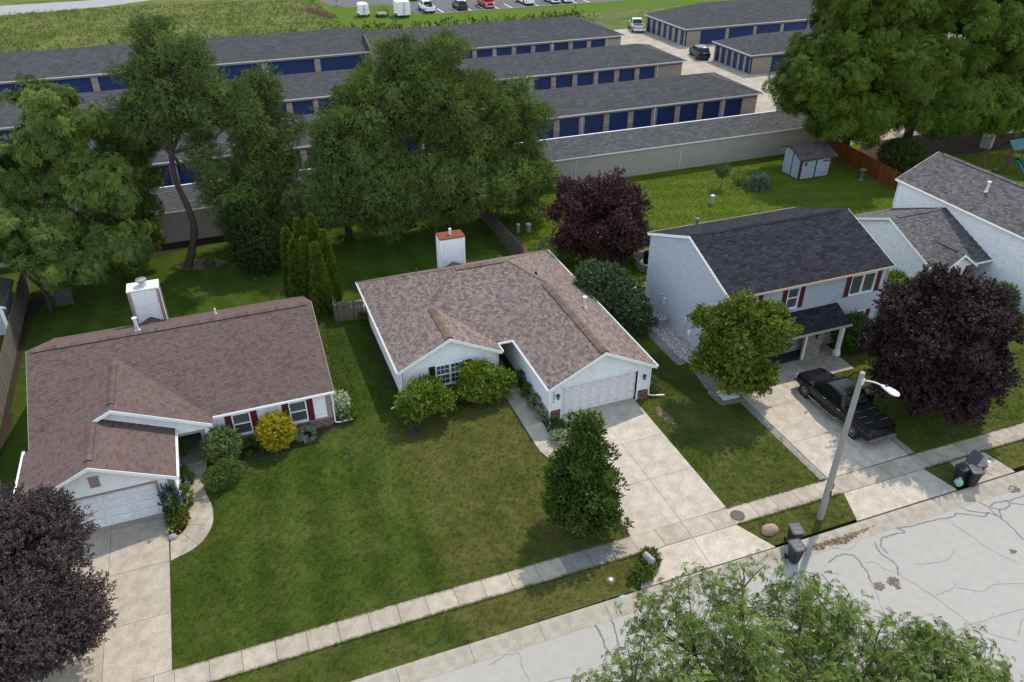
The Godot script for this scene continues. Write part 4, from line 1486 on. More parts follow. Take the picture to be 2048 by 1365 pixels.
	box(gi, v3(32.95, 0, -38.6), v3(33.06, 2.5, -32.5), Color(0.035, 0.035, 0.035))
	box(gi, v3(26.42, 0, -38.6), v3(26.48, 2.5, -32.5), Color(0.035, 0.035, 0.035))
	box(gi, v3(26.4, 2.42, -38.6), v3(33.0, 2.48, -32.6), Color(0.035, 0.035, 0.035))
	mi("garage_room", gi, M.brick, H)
	# entrance recess and its column
	siding(H, wall_frame(v3(33.1, 0, -32.45), v3(33.1, 0, -34.8), Vector3.RIGHT), [[0, 0], [2.35, 0], [2.35, 2.45], [0, 2.45]], [], M.siding_blue, 0.19)
	var dr := new_st()
	box(dr, v3(33.25, 0.12, -33.40), v3(34.15, 2.15, -33.36))
	var d := mi("front_door", dr, M.trim, H)
	var kn := new_st()
	lathe(kn, Transform3D(Basis(Vector3.RIGHT, Vector3.BACK, Vector3.UP), v3(33.33, 1.1, -33.36)), [[0.015, 0.0], [0.03, 0.04], [0.005, 0.07]], 6)
	mi("handle", kn, M.metal, d)
	var cl := new_st()
	cbox(cl, Transform3D(Basis(), v3(34.33, 0.18, -32.12)), v3(0.34, 0.36, 0.34), 0.03)
	box(cl, v3(34.22, 0.36, -32.23), v3(34.44, 2.2, -32.01))
	cbox(cl, Transform3D(Basis(), v3(34.33, 2.24, -32.12)), v3(0.3, 0.12, 0.3), 0.03)
	mi("column", cl, M.trim, H)
	# meters, pipes and box vents on the gable wall
	var m1 := new_st()
	box(m1, v3(26.16, 1.15, -37.35), v3(26.29, 1.65, -37.08))
	tube(m1, v3(26.22, 1.15, -37.3), v3(26.22, 0.0, -37.3), 0.03, 0.03, 6)
	tube(m1, v3(26.18, 1.5, -37.5), v3(26.1, 1.5, -37.5), 0.09, 0.09, 10)
	mi("electric_meter", m1, M.galv, H)
	var m2 := new_st()
	box(m2, v3(26.15, 0.7, -36.75), v3(26.29, 1.0, -36.5))
	tube(m2, v3(26.25, 0.7, -36.62), v3(26.25, 0.0, -36.62), 0.015, 0.015, 5)
	mi("cable_box", m2, M.trim, H)
	var m3 := new_st()
	tube(m3, v3(26.3, 1.78, -40.34), v3(26.12, 1.78, -40.34), 0.04, 0.04, 8)
	path_tube(m3, [v3(26.22, 1.2, -39.96), v3(26.22, 1.6, -39.96), v3(26.2, 1.68, -39.9), v3(26.18, 1.68, -39.75)], 0.04, 0.04, 8)
	mi("exhaust_pipe", m3, M.trim, H)
	vent_pipe(H, v3(26.95, 6.88, -38.5), 1.05, 0.085, M.metal_dark)
	vent_pipe(H, v3(33.7, 6.0, -40.5), 0.45, 0.05, M.metal_dark, false)

# ------------------------------------------------------------------ white house at the right
func build_house_white() -> void:
	var H := placed("white_house", "white-sided house with low grey-roofed wing beside a taller block at right", "house", v3(49, 0, -39))
	var pal := [Color(0.085, 0.082, 0.085), Color(0.108, 0.104, 0.104), Color(0.13, 0.124, 0.122), Color(0.15, 0.142, 0.138), Color(0.125, 0.105, 0.095)]
	# tall block
	var te := 5.0
	var tr_ := 6.75
	var a := [v3(49.75, te, -45.2), v3(49.75, te, -26.0), v3(53.45, tr_, -26.0), v3(53.45, tr_, -45.2)]
	var b := [v3(57.15, te, -45.2), v3(57.15, te, -26.0), v3(53.45, tr_, -26.0), v3(53.45, tr_, -45.2)]
	# low wing
	var we := 2.5
	var wr := 4.5
	var c := [v3(44.65, we, -35.3), v3(49.98, we, -35.3), v3(49.98, wr, -40.2), v3(44.65, wr, -40.2)]
	var d := [v3(44.65, we, -45.1), v3(49.98, we, -45.1), v3(49.98, wr, -40.2), v3(44.65, wr, -40.2)]
	# small front gable
	var pk := v3(46.8, 3.55, -35.0)
	var pr := v3(46.8, 3.55, -37.87)
	var g1 := [pk, v3(45.28, we, -35.0), v3(45.28, we, -35.3), pr]
	var g2 := [pk, v3(48.32, we, -35.0), v3(48.32, we, -35.3), pr]
	var pent := [v3(50.05, 2.5, -30.6), v3(50.05, 2.5, -26.0), v3(50.05, 3.3, -26.0), v3(50.05, 3.3, -30.6)]
	var dk := new_st()
	for q in [a, b, c, d, g1, g2]:
		deck(dk, q, 0.12)
	mi("roof_deck", dk, M.deck, H)
	for q in [a, b, c, d, g1, g2]:
		shingles(H, q, pal, 0.14, 0.18, 0.36, 0.14)
	ridge_vent(H, v3(53.45, tr_, -44.6), v3(53.45, tr_, -26.2), v3(-0.9, -0.42, 0), v3(0.9, -0.42, 0), [pal[1], pal[2]], 0.24)
	ridge_vent(H, v3(45.3, wr, -40.2), v3(49.6, wr, -40.2), v3(0, -0.38, -0.9), v3(0, -0.38, 0.9), [pal[1], pal[2]], 0.2)
	ridge_vent(H, v3(46.8, 3.55, -35.7), v3(46.8, 3.55, -37.3), v3(-0.85, -0.5, 0), v3(0.85, -0.5, 0), [pal[1], pal[2]], 0.16)
	siding(H, wall_frame(v3(50.0, 0, -45.0), v3(50.0, 0, -26.2), Vector3.LEFT), [[0, 0], [18.8, 0], [18.8, 5.05], [0, 5.05]], [], M.siding, 0.20)
	siding(H, wall_frame(v3(56.9, 0, -45.0), v3(50.0, 0, -45.0), Vector3.FORWARD), [[0, 0], [6.9, 0], [6.9, 5.0], [3.45, 6.65], [0, 5.0]], [], M.siding, 0.20)
	siding(H, wall_frame(v3(50.0, 0, -26.2), v3(56.9, 0, -26.2), Vector3.BACK), [[0, 0], [6.9, 0], [6.9, 5.0], [3.45, 6.65], [0, 5.0]], [], M.siding, 0.20)
	siding(H, wall_frame(v3(44.9, 0, -44.85), v3(44.9, 0, -35.55), Vector3.LEFT), [[0, 0], [9.3, 0], [9.3, 2.5], [4.65, 4.38], [0, 2.5]], [], M.siding, 0.20)
	gutter(H, v3(49.75, te, -45.2), v3(49.75, te, -26.0), Vector3.LEFT, M.trim)
	gutter(H, v3(48.34, we, -35.3), v3(49.98, we, -35.3), Vector3.BACK, M.trim)
	gutter(H, v3(44.65, we, -35.3), v3(45.2, we, -35.3), Vector3.BACK, M.trim)
	for q in [[a[0], a[3], Vector3.FORWARD], [b[0], b[3], Vector3.FORWARD], [c[0], c[3], Vector3.LEFT], [d[0], d[3], Vector3.LEFT]]:
		rake(H, q[0], q[1], q[2], M.trim, 0.16)
	spout(H, [v3(49.7, 4.9, -45.1), v3(49.93, 4.7, -45.0), v3(49.93, 2.8, -45.0)], M.trim)
	spout(H, [v3(49.7, 4.9, -31.6), v3(49.93, 4.7, -31.6), v3(49.93, 0.1, -31.6)], M.trim)
	# gable front with its window and brick pier
	var F := wall_frame(v3(45.5, 0, -35.3), v3(48.1, 0, -35.3), Vector3.BACK)
	siding(H, F, [[0, 0], [2.6, 0], [2.6, 2.52], [1.3, 3.42], [0, 2.52]], [[0.35, 0.7, 1.75, 2.15]], M.siding, 0.20)
	window(H, F, 0.35, 0.7, 1.75, 2.15, {"units": 2, "blind": 0.6})
	brickwork(H, F, 2.05, 2.6, 0.0, 2.45, [Color(0.30, 0.085, 0.055), Color(0.24, 0.07, 0.05), Color(0.36, 0.12, 0.08)])
	rake(H, pk, v3(45.28, we, -35.0), Vector3.BACK, M.trim, 0.17)
	rake(H, pk, v3(48.32, we, -35.0), Vector3.BACK, M.trim, 0.17)
	siding(H, wall_frame(v3(48.1, 0, -35.3), v3(48.1, 0, -37.5), Vector3.RIGHT), [[0, 0], [2.2, 0], [2.2, 2.5], [0, 2.5]], [], M.siding, 0.20)
	siding(H, wall_frame(v3(48.1, 0, -37.5), v3(50.0, 0, -37.5), Vector3.BACK), [[0, 0], [1.9, 0], [1.9, 2.5], [0, 2.5]], [], M.siding, 0.20)
	siding(H, wall_frame(v3(44.9, 0, -35.55), v3(45.5, 0, -35.55), Vector3.BACK), [[0, 0], [0.6, 0], [0.6, 2.5], [0, 2.5]], [], M.siding, 0.20)
	var ps := new_st()
	box(ps, v3(48.15, 0.0, -37.4), v3(49.95, 0.1, -33.6))
	mi("porch_floor", ps, M.old_concrete, H)
	var roof2 := [v3(48.9, 2.45, -30.4), v3(48.9, 2.45, -26.0), v3(49.99, 3.1, -26.0), v3(49.99, 3.1, -30.4)]
	dk = new_st()
	deck(dk, roof2, 0.1)
	mi("roof_deck", dk, M.deck, H)
	shingles(H, roof2, [Color(0.04, 0.04, 0.05), Color(0.05, 0.05, 0.06)])
	vent_pipe(H, v3(51.9, 5.95, -38.9), 0.8, 0.09, M.galv)
	vent_pipe(H, v3(53.9, 6.5, -36.0), 0.6, 0.06, M.trim, false)

# ------------------------------------------------------------------ self-storage rows
func roll_door_mesh(w: float, h: float) -> Mesh:
	var st := new_st()
	var n := int(h / 0.12)
	for i in n:
		var y0 := h * i / n
		var y1 := h * (i + 1) / n
		var ym := lerpf(y0, y1, 0.5)
		face(st, [v3(0, y0, 0), v3(w, y0, 0), v3(w, ym, 0.03), v3(0, ym, 0.03)], v3(0, -0.3, 1))
		face(st, [v3(0, ym, 0.03), v3(w, ym, 0.03), v3(w, y1, 0), v3(0, y1, 0)], v3(0, 0.3, 1))
	box(st, v3(0, 0, 0.0), v3(w, 0.06, 0.045))
	return st.commit()

var door_meshes := {}

# doors along a wall; F: frame of the wall. spans: [start, width] of each door
func storage_wall(B: Node, F: Transform3D, length: float, h: float, spans: Array, dh: float, blocks: Array) -> void:
	var x := 0.0
	for s in spans + [[length, 0.0]]:
		if s[0] > x + 0.02:
			var st := new_st()
			pbox(st, F, v3(x, 0, -0.2), v3(s[0], dh, 0.0), blocks[rng.randi() % blocks.size()])
			if s[0] - x < 1.4:
				for k in int(dh / 0.2):
					pbox(st, F, v3(x + 0.01, k * 0.2 + 0.008, 0.0), v3(s[0] - 0.01, k * 0.2 + 0.192, 0.012), blocks[rng.randi() % blocks.size()] * rr(0.9, 1.08))
			mi("pier", st, M.block, B)
		if s[1] > 0.0:
			var key := "%.2f" % s[1]
			if not door_meshes.has(key):
				door_meshes[key] = roll_door_mesh(s[1], dh)
			var d := mi("roll_up_door", door_meshes[key], M.blue_door, B)
			d.transform = Transform3D(F.basis, F * v3(s[0], 0, -0.16))
			d.position -= origins[B]
		x = s[0] + s[1]
	var hd := new_st()
	pbox(hd, F, v3(0, dh, -0.2), v3(length, dh + 0.1, 0.03))
	mi("blue_band", hd, M.blue_door, B)
	hd = new_st()
	pbox(hd, F, v3(0, dh + 0.1, -0.2), v3(length, h, 0.02), blocks[0])
	mi("lintel", hd, M.block, B)

func even_doors(x0: float, x1: float, w: float, gap: float) -> Array:
	var out := []
	var x := x0
	while x + w < x1:
		out.append([x, w])
		x += w + gap
	return out

func hip_roof(B: Node, x0: float, x1: float, z0: float, z1: float, e: float, r: float, pal: Array, hipl: bool, hipr: bool) -> void:
	var zm := (z0 + z1) / 2
	var hd := absf(z1 - z0) / 2
	var ra := v3(x0 + (hd if hipl else 0.0), r, zm)
	var rb := v3(x1 - (hd if hipr else 0.0), r, zm)
	var planes := [[v3(x0, e, z1), v3(x1, e, z1), rb, ra], [v3(x0, e, z0), v3(x1, e, z0), rb, ra]]
	if hipl:
		planes.append([v3(x0, e, z0), v3(x0, e, z1), ra])
	if hipr:
		planes.append([v3(x1, e, z0), v3(x1, e, z1), rb])
	for q in [[x0, hipl, Vector3.LEFT], [x1, hipr, Vector3.RIGHT]]:
		if not q[1]:
			var gw := new_st()
			face(gw, [v3(q[0], 0, z0 + 0.3), v3(q[0], e, z0), v3(q[0], r, zm), v3(q[0], e, z1), v3(q[0], 0, z1 - 0.3)], q[2], Color(0.36, 0.315, 0.27))
			mi("gable_wall", gw, M.block, B)
	var dk := new_st()
	for p in planes:
		deck(dk, p, 0.1, Color(0.6, 0.6, 0.6))
	mi("roof_deck", dk, M.deck, B)
	for p in planes:
		shingles(B, p, pal, 0.24, 0.3, 0.8, 0.07)
	if hipr:
		for q in [[v3(x1, e + 0.02, z1), rb, v3(0.9, -0.3, 0), v3(0, -0.3, 0.9)], [v3(x1, e + 0.02, z0), rb, v3(0.9, -0.3, 0), v3(0, -0.3, -0.9)]]:
			ridge_vent(B, q[0], q[1], q[2], q[3], [Color(0.13, 0.13, 0.13)], 0.16, 0.02, "hip_cap")

func build_storage() -> void:
	var pal := [Color(0.066, 0.066, 0.070), Color(0.072, 0.072, 0.077), Color(0.078, 0.079, 0.083), Color(0.085, 0.086, 0.089)]
	var tan := [Color(0.36, 0.315, 0.27), Color(0.40, 0.35, 0.30), Color(0.33, 0.29, 0.25)]
	# nearest row, its back wall towards the gardens
	var B := placed("storage_building", "long low storage row whose grey block back wall borders the gardens", "storage building", v3(14, 0, -66), "storage rows with blue doors")
	var wall := wall_frame(v3(-34, 0, -64.75), v3(60, 0, -64.75), Vector3.BACK)
	brickwork(B, wall, 0.0, 94.0, 0.0, 2.62, [Color(0.375, 0.345, 0.295), Color(0.385, 0.355, 0.305), Color(0.38, 0.348, 0.298)], "block_wall", 0.41, 0.2)
	var back := wall_frame(v3(60, 0, -67.6), v3(-34, 0, -67.6), Vector3.FORWARD)
	storage_wall(B, back, 94.0, 3.3, even_doors(0.9, 93.0, 2.35, 0.65), 2.2, tan)
	var ends := new_st()
	for x in [-34.0, 59.85]:
		box(ends, v3(x, 0, -67.55), v3(x + 0.15, 2.6, -64.85), tan[0])
	mi("end_wall", ends, M.block, B)
	var rp := [v3(-34.2, 2.68, -64.55), v3(60.2, 2.68, -64.55), v3(60.2, 3.52, -67.7), v3(-34.2, 3.52, -67.7)]
	var dk := new_st()
	deck(dk, rp, 0.1)
	mi("roof_deck", dk, M.deck, B)
	shingles(B, rp, [Color(0.082, 0.083, 0.085), Color(0.092, 0.092, 0.092), Color(0.104, 0.104, 0.102), Color(0.074, 0.075, 0.078)], 0.2, 0.25, 0.6, 0.10)
	var ed := new_st()
	box(ed, v3(-34.2, 3.42, -67.86), v3(60.2, 3.58, -67.70))
	mi("metal_edge", ed, M.galv, B)
	gutter(B, v3(-34.2, 2.66, -64.55), v3(60.2, 2.66, -64.55), Vector3.BACK, M.galv)
	for x in [31.0, 42.3, 12.0]:
		spout(B, [v3(x, 2.6, -64.5), v3(x, 2.4, -64.66), v3(x, 0.1, -64.66)], M.galv)
	# three rows with doors towards the gardens
	var rows := [
		["long storage row with blue doors, second row beyond the gardens", -77.4, -87.4, 2.45, 4.0, 60.8, -40.0, 32.12],
		["long storage row with blue doors, third row beyond the gardens", -94.2, -104.1, 2.45, 4.0, 60.8, -40.0, 33.0],
		["farthest storage row with blue doors, its left half set back", -111.4, -123.4, 2.45, 4.5, 60.5, 22.5, 34.2]]
	for r in rows:
		B = placed("storage_building", r[0], "storage building", v3((r[5] + r[6]) / 2, 0, (r[1] + r[2]) / 2), "storage rows with blue doors")
		var x0: float = r[6]
		var x1: float = r[5] - 0.35
		var F := wall_frame(v3(x0, 0, r[1] - 0.35), v3(x1, 0, r[1] - 0.35), Vector3.BACK)
		var first: float = fmod(r[7] - x0, 3.0)
		storage_wall(B, F, x1 - x0, r[3], even_doors(first, x1 - x0 - 1.5, 2.34, 0.66), 1.95, tan)
		var sd := new_st()
		box(sd, v3(x1 - 0.2, 0, r[2] + 0.4), v3(x1, r[3], r[1] - 0.56), tan[1])
		box(sd, v3(x0, 0, r[2] + 0.35), v3(x1, r[3], r[2] + 0.4), tan[1])
		mi("end_wall", sd, M.block, B)
		hip_roof(B, x0, r[5], r[2], r[1], r[3], r[4], pal, false, true)
		gutter(B, v3(x0, r[3], r[1]), v3(r[5], r[3], r[1]), Vector3.BACK, M.galv)
		var xx: float = x0 + first - 0.33 + 3.0 * floorf((x1 - x0 - 2.0) / 3.0)
		while xx > x0:
			spout(B, [v3(xx, r[3] - 0.1, r[1] - 0.05), v3(xx, r[3] - 0.3, r[1] - 0.3), v3(xx, 0.05, r[1] - 0.3)], M.galv)
			xx -= 9.0
		if r[6] > 0.0:
			# the half that is set back, with wider doors
			var G := wall_frame(v3(-62, 0, -114.75), v3(22.4, 0, -114.75), Vector3.BACK)
			storage_wall(B, G, 84.4, 2.45, even_doors(0.5, 84.0, 6.2, 0.8), 1.95, tan)
			hip_roof(B, -62.2, 22.5, -127.0, -114.4, 2.45, 4.5, pal, false, false)
			gutter(B, v3(-62.2, 2.45, -114.4), v3(22.5, 2.45, -114.4), Vector3.BACK, M.galv)
	# two hipped blocks across the drive
	for q in [["storage block with a white car parked by its end doors", 71.3, 100.0, -124.2, -111.2, 5.0, 7], ["storage block with a dark car parked by its end doors", 70.6, 92.0, -102.6, -93.1, 4.2, 6]]:
		B = placed("storage_building", q[0], "storage building", v3((q[1] + q[2]) / 2, 0, (q[3] + q[4]) / 2), "storage blocks across the drive")
		var fw := wall_frame(v3(q[1], 0, q[4] - 0.3), v3(q[2], 0, q[4] - 0.3), Vector3.BACK)
		storage_wall(B, fw, q[2] - q[1], 2.6, even_doors(3.4 if q[6] == 6 else 2.7, q[2] - q[1], 4.6, 0.6) , 2.1, tan)
		var lw := wall_frame(v3(q[1] + 0.0, 0, q[3] + 0.3), v3(q[1] + 0.0, 0, q[4] - 0.3), Vector3.LEFT)
		var ll: float = q[4] - q[3] - 0.6
		storage_wall(B, lw, ll, 2.6, even_doors(0.3, ll, 1.05, ll / q[6] - 1.05), 2.1, tan)
		var bw := new_st()
		box(bw, v3(q[1], 0, q[3] + 0.3), v3(q[2], 2.6, q[3] + 0.5), tan[0])
		mi("end_wall", bw, M.block, B)
		hip_roof(B, q[1] - 0.35, q[2], q[3], q[4], 2.6, q[5], pal, true, false)
		gutter(B, v3(q[1] - 0.35, 2.6, q[4]), v3(q[2], 2.6, q[4]), Vector3.BACK, M.galv)
		gutter(B, v3(q[1] - 0.35, 2.6, q[3]), v3(q[1] - 0.35, 2.6, q[4]), Vector3.LEFT, M.galv)

# ------------------------------------------------------------------ small buildings in the gardens
func build_back_buildings() -> void:
	# garden shed, grey-blue boards with dark red battens
	var S := placed("garden_shed", "pale blue garden shed with dark red battens at the back fence", "shed", v3(53.1, 0, -59.2))
	var walls := new_st()
	var x0 := 51.42
	var x1 := 54.9
	var z1 := -58.0
	var z0 := -60.5
	var F := wall_frame(v3(x0, 0, z1), v3(x1, 0, z1), Vector3.BACK)
	var L := wall_frame(v3(x0, 0, z0), v3(x0, 0, z1), Vector3.LEFT)
	for q in [[F, 3.48, 2.08, 2.08, 2.08], [L, 2.5, 2.42, 2.78, 2.08], [wall_frame(v3(x1, 0, z1), v3(x1, 0, z0), Vector3.RIGHT), 2.5, 2.08, 2.78, 2.42], [wall_frame(v3(x1, 0, z0), v3(x0, 0, z0), Vector3.FORWARD), 3.48, 2.42, 2.42, 2.42]]:
		var fr: Transform3D = q[0]
		var l: float = q[1]
		var s := 0.0
		while s < l - 0.01:
			var e := minf(s + 0.2, l)
			var f0 := s / l
			var f1 := e / l
			var top := func(t: float) -> float:
				var pkk := 0.3 if q[2] > q[4] else (0.7 if q[2] < q[4] else 0.5)
				return lerpf(q[2], q[3], t / pkk) if t < pkk else lerpf(q[3], q[4], (t - pkk) / (1.0 - pkk))
			face(walls, [fr * v3(s + 0.012, 0.08, 0.012), fr * v3(e, 0.08, 0.012), fr * v3(e, top.call(f1), 0.012), fr * v3(s + 0.012, top.call(f0), 0.012)], fr.basis.z)
			face(walls, [fr * v3(s, 0.08, 0.0), fr * v3(s + 0.012, 0.08, 0.0), fr * v3(s + 0.012, top.call(f0), 0.0), fr * v3(s, top.call(f0), 0.0)], fr.basis.z)
			s = e
	M.shed_blue = mat(Color(0.30, 0.36, 0.44), 0.8, "wood", 1.5)
	M.shed_red = mat(Color(0.10, 0.014, 0.02), 0.75, "wood", 0.8)
	mi("wall_boards", walls, M.shed_blue, S, "stuff")
	var bt := new_st()
	for q in [[F, 0.0, 0.14, 0.08, 2.08], [F, 1.68, 1.82, 0.08, 2.05], [F, 3.36, 3.48, 0.08, 2.05], [L, 2.36, 2.5, 0.08, 2.1], [L, 1.18, 1.28, 0.08, 2.3]]:
		pbox(bt, q[0], v3(q[1], q[3], 0.012), v3(q[2], q[4], 0.045))
	mi("batten", bt, M.shed_red, S)
	for q in [[0.16, 1.67], [1.84, 3.35]]:
		var d := new_st()
		pbox(d, F, v3(q[0], 0.12, 0.012), v3(q[1], 1.92, 0.035))
		var dd := mi("door", d, M.shed_blue, S)
		var hg := new_st()
		for y in [0.45, 1.1, 1.7]:
			pbox(hg, F, v3(q[1] - 0.45, y, 0.035), v3(q[1] - 0.35, y + 0.06, 0.05))
		mi("hinge", hg, M.black, dd)
	var lt := new_st()
	pbox(lt, F, v3(0.45, 1.35, 0.035), v3(0.65, 1.75, 0.07))
	pbox(lt, F, v3(2.55, 1.55, 0.036), v3(3.4, 1.68, 0.06))
	mi("latch_board", lt, M.shed_red, S)
	var r1 := [v3(x0 - 0.25, 2.02, -57.75), v3(x1 + 0.55, 2.02, -57.75), v3(x1 + 0.55, 2.86, -59.75), v3(x0 - 0.25, 2.86, -59.75)]
	var r2 := [v3(x0 - 0.25, 2.44, -61.0), v3(x1 + 0.55, 2.44, -61.0), v3(x1 + 0.55, 2.86, -59.75), v3(x0 - 0.25, 2.86, -59.75)]
	var dk := new_st()
	deck(dk, r1, 0.09)
	deck(dk, r2, 0.09)
	mi("roof_deck", dk, M.deck, S)
	for r in [r1, r2]:
		shingles(S, r, [Color(0.10, 0.085, 0.08), Color(0.12, 0.10, 0.09), Color(0.08, 0.07, 0.07)])
	# small building beyond the left fence
	var N := placed("garden_shed", "white-trimmed grey shed behind the wooden fence at far left", "shed", v3(-17.5, 0, -55))
	var G := wall_frame(v3(-19.8, 0, -53.7), v3(-15.1, 0, -53.7), Vector3.BACK)
	siding(N, G, [[0, 0], [4.7, 0], [4.7, 2.2], [2.35, 3.3], [0, 2.2]], [], mat(Color(0.36, 0.36, 0.38), 0.7), 0.14)
	siding(N, wall_frame(v3(-15.1, 0, -53.7), v3(-15.1, 0, -57.2), Vector3.RIGHT), [[0, 0], [3.5, 0], [3.5, 2.2], [0, 2.2]], [], mat(Color(0.36, 0.36, 0.38), 0.7), 0.14)
	var nt := new_st()
	pbox(nt, G, v3(4.5, 0, 0.0), v3(4.72, 2.2, 0.04))
	pbox(nt, G, v3(3.1, 0, 0.024), v3(3.4, 2.0, 0.05))
	mi("trim_board", nt, M.trim, N)
	var n1 := [v3(-14.8, 2.1, -53.4), v3(-14.8, 2.1, -57.4), v3(-17.45, 3.38, -57.4), v3(-17.45, 3.38, -53.4)]
	var n2 := [v3(-20.1, 2.1, -53.4), v3(-20.1, 2.1, -57.4), v3(-17.45, 3.38, -57.4), v3(-17.45, 3.38, -53.4)]
	dk = new_st()
	deck(dk, n1, 0.08)
	deck(dk, n2, 0.08)
	mi("roof_deck", dk, M.deck, N)
	for r in [n1, n2]:
		shingles(N, r, [Color(0.09, 0.085, 0.08), Color(0.11, 0.10, 0.095)])
	rake(N, n1[3], n1[0], Vector3.BACK, M.trim, 0.14)
	rake(N, n2[3], n2[0], Vector3.BACK, M.trim, 0.14)
	# house beyond the cedar fence, mostly hidden by the big trees
	var K := placed("tan_house", "tan house half hidden under the big trees at upper right", "house", v3(88, 0, -66))
	var kw := mat(Color(0.42, 0.40, 0.38), 0.7, "plain", 3.0)
	var T := wall_frame(v3(79.5, 0, -61.5), v3(97, 0, -61.5), Vector3.BACK)
	siding(K, T, [[0, 0], [17.5, 0], [17.5, 2.8], [0, 2.8]], [[3.2, 0.9, 4.6, 2.2], [9.0, 0.9, 10.4, 2.2]], kw, 0.14)
	window(K, T, 3.2, 0.9, 4.6, 2.2, {"units": 2, "blind": 1.0})
	window(K, T, 9.0, 0.9, 10.4, 2.2, {"units": 2, "blind": 1.0})
	siding(K, wall_frame(v3(79.5, 0, -72.0), v3(79.5, 0, -61.5), Vector3.LEFT), [[0, 0], [10.5, 0], [10.5, 2.8], [5.25, 5.2], [0, 2.8]], [], kw, 0.14)
	var k1 := [v3(79.1, 2.75, -61.1), v3(97.4, 2.75, -61.1), v3(97.4, 5.3, -66.75), v3(79.1, 5.3, -66.75)]
	var k2 := [v3(79.1, 2.75, -72.4), v3(97.4, 2.75, -72.4), v3(97.4, 5.3, -66.75), v3(79.1, 5.3, -66.75)]
	dk = new_st()
	deck(dk, k1, 0.12)
	deck(dk, k2, 0.12)
	mi("roof_deck", dk, M.deck, K)
	for r in [k1, k2]:
		shingles(K, r, [Color(0.09, 0.085, 0.08), Color(0.11, 0.10, 0.095)], 0.25, 0.3, 0.8)

# ------------------------------------------------------------------ fences: each picket a piece
func fence(called: String, label: String, a: Vector3, b: Vector3, h: float, mats: Array, pw := 0.14, gap := 0.01, dog := true, rail_side := 1.0) -> void:
	var N := placed(called, label, "fence", (a + b) / 2)
	var d := (b - a).normalized()
	var out := d.cross(Vector3.UP) * rail_side
	var F := Transform3D(Basis(d, Vector3.UP, d.cross(Vector3.UP) * 1.0), a)
	var l := a.distance_to(b)
	var st := new_st()
	var y1 := h
	var pts := [[0.0, 0.04], [pw, 0.04], [pw, y1 - 0.03], [pw - 0.03, y1], [0.03, y1], [0.0, y1 - 0.03]] if dog else [[0.0, 0.04], [pw, 0.04], [pw, y1], [0.0, y1]]
	for zz in [0.011, -0.011]:
		var f := []
		for p in pts:
			f.append(v3(p[0], p[1], zz))
		face(st, f, v3(0, 0, zz))
	for i in pts.size():
		var p: Array = pts[i]
		var q: Array = pts[(i + 1) % pts.size()]
		face(st, [v3(p[0], p[1], 0.011), v3(q[0], q[1], 0.011), v3(q[0], q[1], -0.011), v3(p[0], p[1], -0.011)], v3((p[0] + q[0]) / 2 - pw / 2, (p[1] + q[1]) / 2 - h / 2, 0))
	var mesh := st.commit()
	var n := int(l / (pw + gap))
	for i in n:
		var o := mi("picket", mesh, mats[rng.randi() % mats.size()], N)
		o.transform = Transform3D(F.basis * Basis(Vector3.BACK, rr(-0.006, 0.006)), F * v3(i * (pw + gap), rr(-0.02, 0.02), rr(-0.004, 0.004)) - origins[N])
	var rails := new_st()
	for y in [0.3, h * 0.55, h - 0.25]:
		pbox(rails, F, v3(0, y, 0.012 if rail_side > 0 else -0.062), v3(l, y + 0.09, 0.062 if rail_side > 0 else -0.012))
	mi("rail", rails, mats[0], N)
	var k := int(ceil(l / 2.4))
	for i in k + 1:
		var ps := new_st()
		var s := minf(i * 2.4, l)
		pbox(ps, F, v3(s - 0.045, 0, 0.062 if rail_side > 0 else -0.152), v3(s + 0.045, h - 0.1, 0.152 if rail_side > 0 else -0.062))
		mi("post", ps, mats[0], N)

func build_fences() -> void:
	fence("wood_fence", "weathered grey wooden privacy fence along the far left side", v3(-14.15, 0, -36.0), v3(-14.7, 0, -60.5), 1.85, M.fence, 0.14, 0.008, true, -1.0)
	fence("wood_fence", "short grey wooden fence between the left and middle houses", v3(5.4, 0, -47.45), v3(7.35, 0, -47.15), 1.5, M.fence, 0.14, 0.012)
	fence("wood_fence", "short grey fence panel running back beside the column evergreens", v3(5.35, 0, -50.2), v3(5.4, 0, -47.5), 1.5, M.fence, 0.14, 0.012)
	fence("wood_fence", "dark grey wooden fence at right of the middle back garden", v3(20.2, 0, -51.0), v3(20.2, 0, -64.3), 1.6, [M.fence[1]], 0.14, 0.01)
	fence("cedar_fence", "orange-brown cedar fence beside the garden shed", v3(57.6, 0, -45.3), v3(59.2, 0, -64.2), 1.8, M.cedar, 0.14, 0.008, true, 1.0)
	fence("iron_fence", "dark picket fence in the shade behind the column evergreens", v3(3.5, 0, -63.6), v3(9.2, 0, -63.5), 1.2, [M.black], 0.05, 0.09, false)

# ------------------------------------------------------------------ vegetation
func leaf(st: SurfaceTool, at: Vector3, dir: Vector3, up: Vector3, l: float, w: float, fold := 0.25, shade := 1.0) -> void:
	var side := dir.cross(up).normalized()
	var nn := side.cross(dir).normalized()
	var m := at + dir * l * 0.45
	var a := m + side * w * 0.5 + nn * w * fold
	var b := m - side * w * 0.5 + nn * w * fold
	var tip := at + dir * l - nn * l * 0.08
	var c := Color(shade, shade, shade)
	face(st, [at, a, tip], nn, c)
	face(st, [at, tip, b], nn, c)

func rdir(r: RandomNumberGenerator) -> Vector3:
	while true:
		var v := Vector3(r.randf_range(-1, 1), r.randf_range(-1, 1), r.randf_range(-1, 1))
		if v.length() > 0.1 and v.length() < 1.0:
			return v.normalized()
	return Vector3.UP

